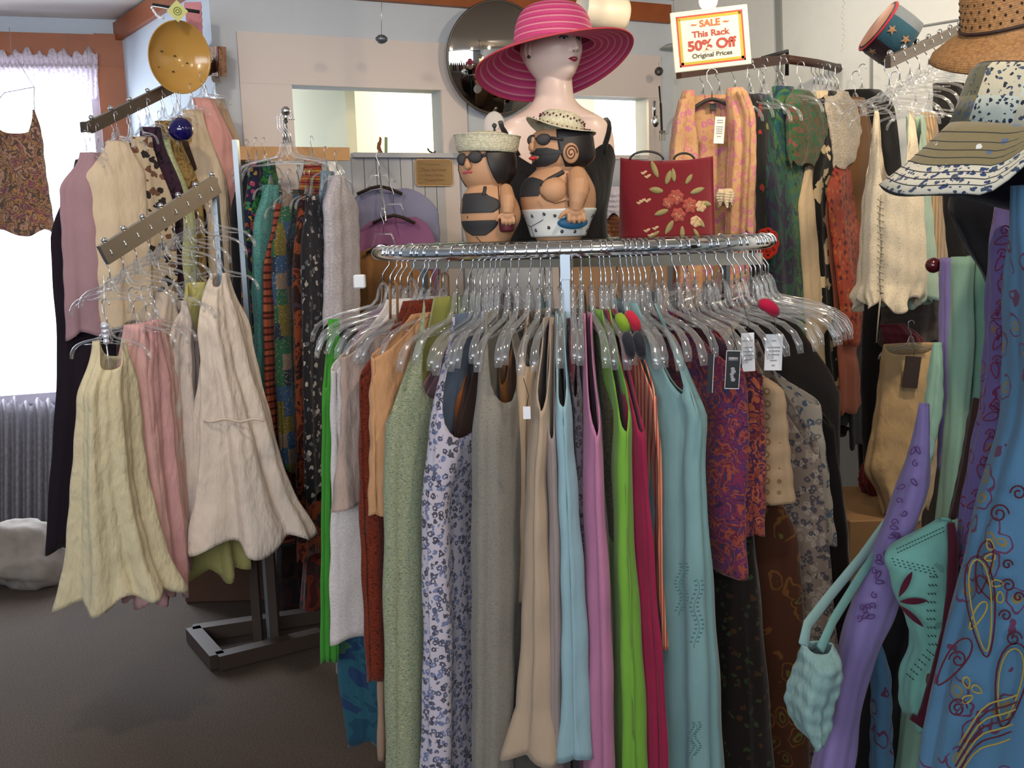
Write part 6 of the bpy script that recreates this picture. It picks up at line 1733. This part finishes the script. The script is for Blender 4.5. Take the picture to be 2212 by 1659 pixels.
# woman with bob hair and two piece
DW = 2.20
wo = thing('carved_woman', 'carved wooden woman in sunglasses and charcoal two piece on the rack top', 'carved figure', (P(1050, 525, DW).x, DW, TOPZ))
HW = [(322, 998, 1100, .040, 0), (332, 994, 1108, .046, 0), (350, 992, 1112, .050, 0), (370, 993, 1110, .050, 0), (388, 998, 1102, .046, 0), (400, 1006, 1094, .040, 0), (408, 1014, 1084, .032, 0)]
BW = [(396, 1014, 1082, .032, 0), (406, 1010, 1092, .040, 0), (420, 1002, 1106, .048, 0), (440, 997, 1118, .054, 0), (462, 996, 1124, .056, 0), (480, 998, 1122, .054, 0), (500, 1004, 1112, .048, 0), (524, 1010, 1100, .042, 0)]
mb = MB(); v1, f1_ = sect(HW, DW); v2, f2_ = sect(BW, DW); mb.add(v1, f1_); mb.add(v2, f2_)
o = obj('body', mb, SKN, wo); md = o.modifiers.new('remesh', 'REMESH'); md.mode = 'VOXEL'; md.voxel_size = .0022; md.use_smooth_shade = True
mb = MB(); v1, f1_ = sect([(322, 1054, 1106, .042, .008), (335, 1052, 1114, .05, .008), (355, 1056, 1116, .052, .008), (375, 1062, 1114, .050, .008), (392, 1070, 1104, .042, .008), (402, 1076, 1096, .03, .008)], DW); mb.add(v1, f1_)
paint(HW, DW, [(322, 1050, 1096), (340, 1051, 1106), (360, 1056, 1108), (385, 1066, 1100), (398, 1074, 1090)], .0035, 'fringe', HAIRM, wo, thick=.004)
obj('hair', mb, HAIRM, wo)
strokes(HW, DW, [[(994, 345), (992, 365), (998, 385), (1008, 402)]], .0016, 'hair_edge', HAIRM, wo)
mb = MB()
for (x, y, s1) in ((1029, 342, 1.0), (1001, 345, .75)): mb.ball(front(HW, DW, x, y, .003), .0155, 20, 12, (s1, .35, .85))
mb.tube([front(HW, DW, 1042, 340, .003), front(HW, DW, 1052, 338, .003)], .0035, 8); mb.tube([front(HW, DW, 1009, 342, .005), front(HW, DW, 1016, 340, .005)], .0028, 8)
obj('sunglasses', mb, CHAR, wo, label='round charcoal sunglasses')
mb = MB(); mb.tube([front(HW, DW, 1013, 345, .002), front(HW, DW, 1012, 355, .007), front(HW, DW, 1013, 362, .009)], [.004, .006, .0075], 10); mb.ball(front(HW, DW, 1013, 361, .008), .0078, 12, 8); obj('nose', mb, SKN, wo)
mb = MB(); mb.ball(front(HW, DW, 1007, 374, .002), .005, 12, 8, (1.3, .6, .5)); mb.ball(front(HW, DW, 1017, 373, .002), .005, 12, 8, (1.3, .6, .5)); obj('lips', mb, mat('pink_red_paint', '#c04058', .5), wo, label='pink red painted lips')
paint(BW, DW, [(418, 1003, 1050), (424, 1002, 1056), (434, 998, 1076), (450, 996, 1080), (460, 996, 1066)], .0015, 'bikini_top', CHAR, wo, label='charcoal painted top')
strokes(BW, DW, [[(1046, 424), (1048, 414), (1049, 406)]], .004, 'bikini_strap', CHAR, wo)
paint(BW, DW, [(476, 998, 1074), (484, 1000, 1076), (496, 1006, 1066), (508, 1022, 1050)], .0015, 'bikini_bottom', CHAR, wo, label='charcoal painted briefs')
strokes(BW, DW, [[(1076, 404), (1078, 430), (1079, 466)], [(1030, 510), (1040, 522)], [(1012, 466), (1012, 471)]], .0012, 'carved_line', mat('dark_carved_line', '#3a2018', .7), wo, grow=.001)
mb = MB(); A_ = [front(BW, DW, 1092, 414, .0), front(BW, DW, 1096, 435, .010), front(BW, DW, 1096, 452, .014), front(BW, DW, 1096, 464, .015)]
mb.tube(A_, [.015, .017, .015, .012], 14); mb.ball(A_[0], .015, 14, 10); mb.ball(A_[-1] + Vector((0, 0, -.004)), .0135, 14, 10, (1.1, .7, .8))
for k in range(4):
    b_ = A_[-1] + Vector((-.011 + .0078 * k, -.003, -.008)); mb.tube([b_, b_ + Vector((0, -.002, -.009)), b_ + Vector((0, .001, -.016 + .0015 * abs(k - 1.5)))], [.0042, .004, .003], 8)
b_ = A_[-1] + Vector((-.013, -.002, -.001)); mb.tube([b_, b_ + Vector((-.008, -.002, -.007)), b_ + Vector((-.011, 0, -.014))], [.0042, .004, .003], 8)
o = obj('arm', mb, SKN, wo); md = o.modifiers.new('remesh', 'REMESH'); md.mode = 'VOXEL'; md.voxel_size = .0016; md.use_smooth_shade = True
mb = MB(); v1, f1_ = sect([(466, 1080, 1112, .018, -.042), (476, 1077, 1114, .02, -.044), (496, 1079, 1112, .02, -.042), (501, 1082, 1108, .018, -.04)], DW, 32, 20); mb.add(v1, f1_); obj('handbag', mb, mat('dark_red_paint', '#5a1a26', .5), wo, label='dark red handbag in her hand')
# their straw hats
ST1 = straw('pale_straw', '#dcd6bc', '#b9b092', 300)
c_ = P(1052, 312, DW)
r = thing('straw_sailor_hat', 'pale woven straw hat with a turned up brim on the carved woman', 'hat', c_)
mt = Matrix.Translation(c_) @ Matrix.Rotation(R(-3), 4, 'Y').inverted()
mb = MB(); mb.lathe(sp([(.001, .026), (.03, .025), (.05, .018), (.058, .004), (.058, -.014), (.062, -.017), (.066, -.010), (.069, .006), (.071, .016), (.073, .017)], 3), 48, mt @ Matrix.Diagonal((1, .9, 1, 1))); obj('hat_body', mb, ST1, r, solid=.002)
c_ = P(1212, 272, DF)
r = thing('straw_boater_hat', 'cream straw hat with a dark red zigzag band on the carved man', 'hat', c_)
mt = Matrix.Translation(c_) @ Matrix.Rotation(R(14), 4, 'Y') @ Matrix.Rotation(R(-6), 4, 'X') @ Matrix.Diagonal((1.05, .95, 1, 1))
mb = MB()
wb = lambda p, a, f: p + Vector((0, 0, (.010 * math.cos(2 * a)) * max(0, math.hypot(p.x, p.y) - .045) / .03))
mb.lathe(sp([(.001, .026), (.025, .027), (.04, .022), (.046, .008), (.048, -.002), (.055, -.006), (.066, -.008), (.074, -.009)], 3), 48, mt, wob=wb); obj('hat_body', mb, ST1, r, solid=.002)
mb = MB()
for i in range(40):
    a = 2 * PI * i / 40; z = .010 + .004 * (i % 2); mb.ball(mt @ Vector((.0475 * math.cos(a), .0475 * math.sin(a), z)), .0022, 6, 4)
    mb.ball(mt @ wb(Vector((.066 * math.cos(a), .066 * math.sin(a), -.007 + .002 * (i % 2))), a, 1), .0018, 6, 4)
obj('zigzag_band', mb, mat('dark_red_raffia', '#5a1c28', .7), r, label='dark red zigzag stitches')

# ------------------------------------------------------------------ red embroidered bag on the rack top
DB2 = 2.52
c_ = P(1440, 430, DB2)
r = thing('red_tote_bag', 'deep red tote bag embroidered with roses standing on the rack top', 'bag', P(1440, 545, DB2))
mb = MB()
vs = []; NX, NZ = 24, 24
cor = [(1340, 341), (1544, 336), (1548, 548), (1338, 548)]
def bagpt(u, v, s):
    xt, yt = cor[0][0] + (cor[1][0] - cor[0][0]) * u, cor[0][1] + (cor[1][1] - cor[0][1]) * u + (10 * math.sin(PI * u) if v < .02 else 0)
    xb, yb = cor[3][0] + (cor[2][0] - cor[3][0]) * u, 548
    x, y = xt + (xb - xt) * v, yt + (yb - yt) * v
    p = P(x, y, DB2)
    dep = (.006 + .03 * v) * (1 - abs(2 * u - 1) ** 6)
    p.y += s * dep + .004 * math.sin(7 * u + 3 * v) + (.02 * u)
    return p
for s__ in (-1, 1):
    for j in range(NZ + 1):
        for i in range(NX + 1): vs.append(bagpt(i / NX, j / NZ, s__))
N1 = (NX + 1) * (NZ + 1)
fs = []
for j in range(NZ):
    for i in range(NX):
        a_ = j * (NX + 1) + i
        fs.append((a_, a_ + NX + 1, a_ + NX + 2, a_ + 1)); fs.append((N1 + a_, N1 + a_ + 1, N1 + a_ + NX + 2, N1 + a_ + NX + 1))
for i in range(NX): b_ = NZ * (NX + 1) + i; fs.append((b_, N1 + b_, N1 + b_ + 1, b_ + 1))
for j in range(NZ):
    for i in (0, NX):
        a_ = j * (NX + 1) + i; fs.append((a_, N1 + a_, N1 + a_ + NX + 1, a_ + NX + 1))
mb.add(vs, fs)
bag = obj('bag_body', mb, fab('plain', '#6e0c1c', crinkle=.15, sheen=.5), r, solid=.002)
lz = min(p.z for p in mb.v)
mb = MB()
mb.tube([P(1371 + 36 * math.cos(a) + 26, 345 - 18 * math.sin(a), DB2 + .0) for a in [PI * i / 16 for i in range(17)]], .0028, 8)
mb.tube([P(1478 + 22 * math.cos(a), 345 - 14 * math.sin(a), DB2 + .01) for a in [PI * i / 16 for i in range(17)]], .0028, 8)
obj('handle', mb, BLACKP, r, label='thin black ring handles')
def bagon(px, py):
    u = (px - 1340) / 204; v = (py - 341) / 207
    return bagpt(max(0, min(1, u)), max(.03, min(1, v)), -1) + Vector((0, -.0014, 0))
def petal(mb, px, py, L, w, rot):
    n_ = 6; vs = []
    for i in range(n_ + 1):
        t_ = i / n_; ww = w * math.sin(PI * min(1, .06 + t_ * .94)) ** .7
        for s__ in (-1, 0, 1):
            x, y = L * t_, s__ * ww
            q = bagon(px + x * math.cos(rot) - y * math.sin(rot), py - (x * math.sin(rot) + y * math.cos(rot)))
            if s__ == 0: q.y -= .0006
            vs.append(q)
    fs = []
    for i in range(n_):
        for k in range(2): a_ = 3 * i + k; fs.append((a_, a_ + 1, a_ + 4, a_ + 3))
    mb.add(vs, fs)
lf, rs_, tn_ = MB(), MB(), MB()
for (x, y, L, w, ro) in ((1420, 385, 40, 6, 110), (1437, 400, 32, 6, 70), (1455, 395, 30, 5, 95), (1430, 415, 30, 7, 170), (1480, 400, 26, 5, 55), (1490, 420, 34, 6, 20), (1440, 455, 32, 6, 200), (1450, 478, 34, 6, 240), (1500, 470, 30, 6, -50), (1512, 440, 26, 6, -10), (1470, 490, 30, 5, -90), (1420, 500, 26, 4, 215), (1495, 495, 24, 4, -60)):
    petal(lf, x, y, L, w, R(ro))
for (cx_, cy_, n_, L) in ((1458, 428, 7, 15), (1488, 446, 7, 15), (1462, 466, 6, 14), (1500, 480, 6, 10), (1512, 448, 6, 10), (1440, 440, 5, 10)):
    for k in range(n_): petal(rs_ if cx_ < 1490 else tn_, cx_, cy_, L + 3, 7.5, 2 * PI * k / n_ + cx_)
    [petal(lf if k % 2 else tn_, cx_, cy_, 8, 4, k * 1.3) for k in range(5)]
for (x, y) in ((1388, 376), (1396, 384), (1378, 440), (1384, 436), (1395, 436), (1392, 500), (1400, 510), (1410, 495)): petal(tn_, x, y, 11, 3, R(30)); petal(tn_, x + 3, y + 2, 9, 2.5, R(150))
obj('leaf_embroidery', lf, fab('plain', '#8e8458'), bag, solid=.0008, label='pale olive embroidered leaves')
obj('rose_embroidery', rs_, fab('plain', '#9a4a40'), bag, solid=.0008, label='coral embroidered roses')
obj('bud_embroidery', tn_, fab('plain', '#c0a07c'), bag, solid=.0008, label='tan embroidered buds and birds')
st_ = MB()
for k in range(10): q0_ = bagon(1440 + 3 * k, 470 + 3 * k); st_.ball(q0_, .002, 6, 4)
# ------------------------------------------------------------------ folded cloths behind the figures
garm('pale lavender folded knit', 'on the shelf between the mannequin and the red bag', 'knitwear', 'folded_knit', [(404, 1312, 1336), (425, 1300, 1345), (455, 1298, 1350), (470, 1302, 1346)], 3.4, fab('heather', '#a8a6b8', '#8c8a9c', s=40), B=(0, .05), folds=(3, .002, .004))
garm('brown folded leather', 'below the pale lavender knit', 'clothing', 'folded_leather', [(455, 1302, 1350), (480, 1298, 1352), (508, 1296, 1352)], 3.42, fab('batik', '#4a2a1a', '#6a4226', '#2e1a12', s=10), B=(0, .06), folds=(3, .002, .006))
mb = MB(); a_ = P(1290, 512, 3.4); b_ = P(1352, 512, 3.4)
mb.box(((a_.x + b_.x) / 2, 3.45, a_.z / 2), (.34, .34, a_.z)); ob = obj('display_plinth', mb, mat('tan_plinth', '#8a6a50', .7), smooth=False); ob.modifiers.new('b', 'BEVEL').width = .005
tag(ob, 'tan plinth with folded clothes behind the round rack', 'plinth')

# ------------------------------------------------------------------ convex mirror
mc = onwall(B1, C1, 1055, 134, .10)
k_ = mc.y
r = thing('convex_mirror', 'round bulging mirror on the back wall behind the pink hat', 'mirror', mc)
nn = Vector((C1.y - B1.y, -(C1.x - B1.x), 0)).normalized()
q = (nn + Vector((-.05, 0, -.12))).normalized().to_track_quat('Z', 'Y').to_matrix().to_4x4()
mt = Matrix.Translation(mc) @ q
rad_ = 112 * k_ / F
prof = [(rad_ * math.sin(R(4 * i)) / math.sin(R(48)), rad_ * (math.cos(R(4 * i)) - math.cos(R(48))) / math.sin(R(48)) * .62) for i in range(13)]
prof[0] = (.001, prof[0][1])
mb = MB(); mb.lathe(prof, 64, mt); obj('mirror_glass', mb, mat('mirror_silver', '#c9c4c0', .03, 1.0), r)
mb = MB(); mb.tube([mt @ Vector((rad_ * math.cos(2 * PI * i / 64), rad_ * math.sin(2 * PI * i / 64), 0)) for i in range(64)], .006, 8, closed=True); obj('rim', mb, mat('grey_rim', '#5a5450', .4, .5), r)
mb = MB(); mb.tube([mc - nn * .12, mc - nn * .02], .02, 10); mb.tube([mc + Vector((0, 0, -rad_)), mc + Vector((.0, 0, -rad_ - .13))], .008, 8); mb.lathe([(.002, 0), (.035, .0), (.035, .02), (.01, .025)], 16, Matrix.Translation(mc + Vector((0, 0, -rad_ - .155)))); obj('mount', mb, STEEL, r)

# ------------------------------------------------------------------ spotlight, lamp and sale sign
c_ = P(1300, 25, 3.3)
r = thing('cylinder_spotlight', 'white cylinder spotlight on the ceiling behind the pink hat', 'spotlight', c_)
ax = Vector((-.93, -.36, .10)).normalized()
mt = Matrix.Translation(c_) @ ax.to_track_quat('Z', 'Y').to_matrix().to_4x4()
mb = MB(); mb.lathe([(.001, -.085), (.035, -.085), (.050, -.078), (.054, -.065), (.054, .07), (.052, .072), (.049, .07), (.049, -.03), (.001, -.035)], 40, mt); obj('housing', mb, mat('cream_enamel', '#cfc4b4', .4), r)
mb = MB(); mb.lathe([(.001, .055), (.048, .055)], 32, mt); obj('lens', mb, mat('frosted_lens', '#d5d6cc', .5), r)
mb = MB(); mb.tube([c_ + Vector((0, 0, .05)), Vector((c_.x, c_.y, CEIL))], .008, 10); mb.box((c_.x, c_.y, CEIL - .01), (.09, .05, .02)); obj('stem', mb, mat('cream_enamel', '#cfc4b4', .4), r)
# small glowing clip lamp above the sign
c_ = P(1530, 2, 2.95)
r = thing('clip_lamp', 'small glowing lamp above the sale sign', 'lamp', c_)
mb = MB(); mb.ball(c_, .026, 20, 14); obj('bulb', mb, mat('lit_bulb', '#ffe2a0', .5, emit=9), r)
mb = MB(); mb.lathe([(.020, .015), (.024, .03), (.018, .06), (.001, .062)], 24, Matrix.Translation(c_)); mb.tube([c_ + Vector((0, 0, .06)), Vector((c_.x, c_.y, CEIL))], .005, 8); obj('socket', mb, mat('brass', '#a8803a', .35, .8), r)
mb = MB(); mb.tube([c_ + Vector((.006, -.01, -.02)), P(1530, 20, 2.92), P(1516, 36, 2.86)], .004, 8); obj('clip', mb, mat('amber_plastic', '#c49a4a', .5), r)
light('clip_lamp_light', 'POINT', c_ + Vector((0, -.05, -.02)), 3.0, (1, .82, .5), .03)
DS = 2.85
cn = [P(1449, 29, DS), P(1616, 9, DS), P(1623, 136, DS), P(1454, 159, DS)]
ctr = sum(cn, Vector()) / 4
ux = (cn[1] - cn[0]); wS = ux.length; ux.normalize(); uz = (cn[0] - cn[3]); hS = uz.length; uz = (uz - ux * uz.dot(ux)).normalized()
nrm = ux.cross(uz); 
rotS = Matrix((ux, -nrm if False else uz.cross(ux), uz)).transposed()
r = thing('sale_sign', 'white sale sign with red and lime border hanging over the brown rod rack', 'sign', ctr)
mb = MB(); mb.box(ctr, (wS, .004, hS), rotS); ob = obj('board', mb, mat('ivory_card', '#f2e9cc', .45), r, smooth=False); ob.modifiers.new('b', 'BEVEL').width = .0018
fr = -uz.cross(ux) if (-uz.cross(ux)).y < 0 else uz.cross(ux)
def border(name, k0, k1, c, off, w_, parent):
    mb = MB()
    for s__ in (-1, 1):
        mb.box(ctr + fr * off + uz * s__ * (hS * k1 / 2 - w_ / 2), (wS * k0, .0006, w_), rotS)
        mb.box(ctr + fr * off + ux * s__ * (wS * k0 / 2 - w_ / 2), (w_, .0006, hS * k1), rotS)
    obj(name, mb, c, parent, smooth=False)
border('red_border', .86, .84, mat('sign_red', '#b8402c', .5), .0025, .0045, r)
border('lime_border', .82, .79, mat('sign_lime', '#b3a52c', .5), .0024, .0075, r)
def text(s, size, cx_, cz_, c, bold=.0, parent=None, width=None, name='lettering'):
    cu = bpy.data.curves.new(name, 'FONT'); cu.body = s; cu.size = size; cu.align_x = 'CENTER'; cu.align_y = 'CENTER'; cu.extrude = .0004; cu.offset = bold
    o = bpy.data.objects.new(name, cu); C.objects.link(o)
    cu.materials.append(c)
    dg_ = bpy.context.evaluated_depsgraph_get(); me = bpy.data.meshes.new_from_object(o.evaluated_get(dg_)); C.objects.unlink(o); bpy.data.objects.remove(o)
    o = bpy.data.objects.new(name, me); C.objects.link(o)
    o.parent = parent
    M = Matrix((ux, uz, fr)).transposed().to_4x4()
    M.translation = ctr + ux * cx_ * wS + uz * cz_ * hS + fr * .0032 - ORG[parent.name]
    o.matrix_local = M @ Matrix.Diagonal((width or 1, 1, 1, 1))
    return o
RD = mat('sign_red_ink', '#a8382e', .5); OR = mat('sign_orange_ink', '#c9642c', .5); DK = mat('sign_dark_ink', '#3a3a30', .5)
text('~ SALE ~', hS * .155, 0, .26, OR, .0007, r, 1.1)
text('This Rack', hS * .145, 0, .09, RD, .0006, r, 1.12)
text('50% Off', hS * .225, 0, -.10, RD, .0014, r, 1.12)
text('Original Prices', hS * .105, 0, -.265, DK, .0003, r, 1.12)
mb = MB(); mb.tube([ctr + ux * -.12 * wS + uz * -.2 * hS + fr * .003, ctr + ux * .2 * wS + uz * -.195 * hS + fr * .003], .0003, 4); obj('rule', mb, RD, r)
mb = MB()
for s__ in (-.45, .1): mb.tube([ctr + ux * s__ * wS + uz * hS * .5, ctr + ux * s__ * wS + Vector((0, 0, CEIL - ctr.z))], .0008, 5)
obj('hanging_line', mb, WIRE, r)

# ------------------------------------------------------------------ small hanging things
sc_ = onwall(B1, C1, 932, 374, .03)
r = thing('paper_notice', 'small yellowed paper notice with scalloped corners on the white boards', 'notice', sc_)
a_, b_ = onwall(B1, C1, 892, 374, .03), onwall(B1, C1, 973, 374, .03)
hh = (onwall(B1, C1, 930, 345, .03) - onwall(B1, C1, 930, 403, .03)).length
ux2 = (b_ - a_).normalized(); w2 = (b_ - a_).length; rot2 = Matrix((ux2, Vector((0, 0, 1)).cross(ux2), Vector((0, 0, 1)))).transposed(); fr2 = -(Vector((0, 0, 1)).cross(ux2))
mb = MB(); mb.box(sc_, (w2, .003, hh * .86), rot2); mb.box(sc_, (w2 * .9, .003, hh), rot2); obj('paper', mb, mat('yellowed_paper', '#c4a476', .8, var=.06, bscale=20), r, smooth=False)
mb = MB(); z2 = Vector((0, 0, 1))
for s__ in (-1, 1):
    mb.box(sc_ + fr2 * .002 + z2 * s__ * hh * .45, (w2 * .86, .001, .003), rot2); mb.box(sc_ + fr2 * .002 + ux2 * s__ * w2 * .47, (.003, .001, hh * .8), rot2)
obj('border', mb, mat('brown_ink', '#8a6238', .7), r, smooth=False)
ctr_b, ux_b, uz_b, fr_b, wS_b, hS_b = ctr, ux, uz, fr, wS, hS
ctr, ux, uz, fr, wS, hS = sc_, ux2, z2, fr2, w2, hh
BI = mat('brown_ink', '#8a6238', .7)
text('These Are Under', hh * .15, 0, .10, BI, 0, r, .95); text('Fancy Fabrics', hh * .14, 0, -.09, BI, 0, r); text('Hanging Here', hh * .14, 0, -.27, BI, 0, r)
mb = MB(); mb.tube([sc_ + fr2 * .002 + z2 * hh * .30 + ux2 * w2 * .15 * k for k in (-1, 1)], .001, 5); obj('flourish', mb, BI, r)
def hangsmall(name, label, cat, px, py0, py1, d, build):
    tp = P(px, py0, d); bt = P(px, py1, d)
    r = thing(name, label, cat, bt)
    mb = MB(); mb.tube([tp, bt], .0011, 5); obj('wire', mb, WIRE, r)
    build(r, bt)
def bl(r, b):
    mb = MB(); mb.lathe([(.001, .012), (.012, .01), (.024, .0), (.022, -.012), (.012, -.02), (.001, -.022)], 20, Matrix.Translation(b)); obj('bell', mb, mat('grey_pewter', '#6a7078', .35, .6), r)
hangsmall('hanging_pendant', 'small grey round pendant hanging on a wire above the left opening', 'pendant', 824, -30, 82, 4.0, bl)
def bl2(r, b):
    mb = MB(); mb.lathe([(.016, 0), (.016, .01), (.020, .01), (.020, 0)], 20, Matrix.Translation(b) @ Matrix.Rotation(R(80), 4, 'X')); mb.ball(b, .015, 14, 8, (1, .3, 1)); obj('disc', mb, mat('dark_pewter', '#3c3a3c', .4, .5), r)
hangsmall('pan_charm', 'little dark pan shaped charm on the blue wall left of the sale sign', 'charm', 1423, 135, 155, 4.9, bl2)
q = P(1424, 186, 4.7)
r = thing('cutlery_chime', 'chime of a spoon and fork on a dark cord right of the second opening', 'chime', q)
mb = MB(); mb.tube([q, P(1427, 230, 4.7), P(1429, 290, 4.7)], .004, 6)
for k in range(12): mb.ball(P(1427 + .2 * k, 225 + 5 * k, 4.69), .007, 6, 4)
obj('cord', mb, BLACKP, r)
mb = MB(); mb.tube([P(1414, 218, 4.68), P(1414, 252, 4.68)], .008, 8); mb.ball(P(1416, 262, 4.68), .022, 14, 10, (.8, .35, 1.2)); obj('spoon', mb, CHROME, r, label='shiny spoon bowl')
mb = MB(); b_ = P(1430, 285, 4.68)
mb.box(b_, (.03, .006, .012))
for k in range(4): mb.box(b_ + Vector((-.012 + .008 * k, 0, -.022)), (.003, .004, .035))
obj('fork', mb, BLACKP, r, smooth=False, label='dark fork head')
c_ = P(1068, 272, 4.3)
r = thing('keyhole_plate', 'white oval plate with a dark keyhole beside the mannequin shoulder', 'plate', c_)
mb = MB(); mb.ball(c_, .05, 24, 14, (.9, .25, 1.2)); obj('plate', mb, WHITEP, r)
mb = MB(); mb.ball(c_ + Vector((0, -.013, 0)), .010, 12, 8, (1, .3, 1)); mb.box(c_ + Vector((0, -.013, -.015)), (.008, .004, .03)); obj('keyhole', mb, BLACKP, r)
for (px, lab) in ((828, 'thin carved twig standing upright on the ledge of the left opening'), ): 
    mb = MB(); mb.tube([onwall(B1, C1, px + 2 * math.sin(k), 338 - 5 * k, -.05) for k in range(10)], [.012, .011, .012, .009, .01, .008, .009, .006, .006, .003], 8); tag(obj('carved_twig', mb, mat('brown_twig', '#7a4c2a', .8)), lab, 'ornament')
mb = MB(); mb.tube([onwall(B1, C1, 842, 330 - 4 * k, -.05) for k in range(10)], .007, 8); tag(obj('green_stick', mb, mat('sage_stick', '#8a9a7a', .7)), 'short sage green stick beside the carved twig', 'ornament')
mb = MB(); mb.tube([onwall(B1, C1, x, y, .03) for (x, y) in ((918, 322), (922, 328), (930, 332), (935, 328), (933, 334), (936, 336))], .004, 8); tag(obj('coat_hook', mb, BLACKP), 'small black double hook on the ledge above the paper notice', 'hook')
mb = MB(); c_ = onwall(B1, C1, 1440, 108, .05); mb.lathe([(.001, .02), (.03, .018), (.055, .005), (.06, 0), (.055, -.003), (.001, -.004)], 28, Matrix.Translation(c_)); tag(obj('small_lampshade', mb, mat('grey_shade', '#a5aaa8', .5)), 'small grey saucer shade on the wall left of the sale sign', 'lampshade')
mb = MB(); pts = [P(1822 + 2 * math.sin(k), -20 + 12 * k, 3.9) for k in range(12)]
for k in range(11): mb.tube([lerp(pts[k], pts[k+1], t_) + Vector((.005 * math.sin(2 * PI * t_), .003, 0)) for t_ in [i / 6 for i in range(7)]], .0018, 5)
tag(obj('ceiling_chain', mb, mat('white_chain', '#b9b6b0', .5)), 'thin pale chain hanging down the white wall left of the patchwork cap', 'chain')

# clothes on a bar behind the photographer, seen in the convex mirror
r = thing('long_clothes_bar', 'long bar of clothes mirrored in the round convex mirror', 'clothes rack', (-.6, -.9, 0))
mb = MB(); mb.tube([(-2.6, -.9, 1.22), (1.4, -.9, 1.22)], .014, 10); obj('rail', mb, CHROME, r)
mb = MB()
for x in (-2.55, 1.35): mb.box((x, -.9, .61), (.03, .03, 1.22))
obj('upright', mb, POSTM, r, smooth=False)
cols = ['#7a1c24', '#9a8a5a', '#2a4a4c', '#5a2028', '#b09a78', '#3a2430', '#8a4a2a', '#c8c0b0', '#5a1a22', '#2a2a3a', '#a06a4a', '#6a7a5a']
nmz = ['brick red', 'straw coloured', 'deep teal', 'oxblood', 'sand coloured', 'aubergine', 'copper', 'off white', 'garnet', 'ink blue', 'terracotta', 'moss green']
for k, (cc, nn_) in enumerate(zip(cols, nmz)):
    x = -2.4 + .32 * k; vs = []; fs = []
    for j in range(13):
        for i in range(28):
            th = 2 * PI * i / 28; v = j / 12
            w = .05 + .08 * min(1, v * 4); f_ = 1 + .1 * v * math.sin(5 * th + k)
            vs.append((x + w * math.cos(th) * f_, -.9 + (.1 + .1 * v) * math.sin(th) * f_, 1.2 - .9 * v))
    for j in range(12):
        for i in range(28):
            l = (i + 1) % 28; fs.append((j * 28 + i, (j + 1) * 28 + i, (j + 1) * 28 + l, j * 28 + l))
    mb = MB(); mb.add(vs, fs)
    tag(obj('mirrored_dress', mb, fab('plain', cc)), nn_ + ' dress seen only as a reflection in the convex mirror', 'dress', 'dresses reflected in the mirror')
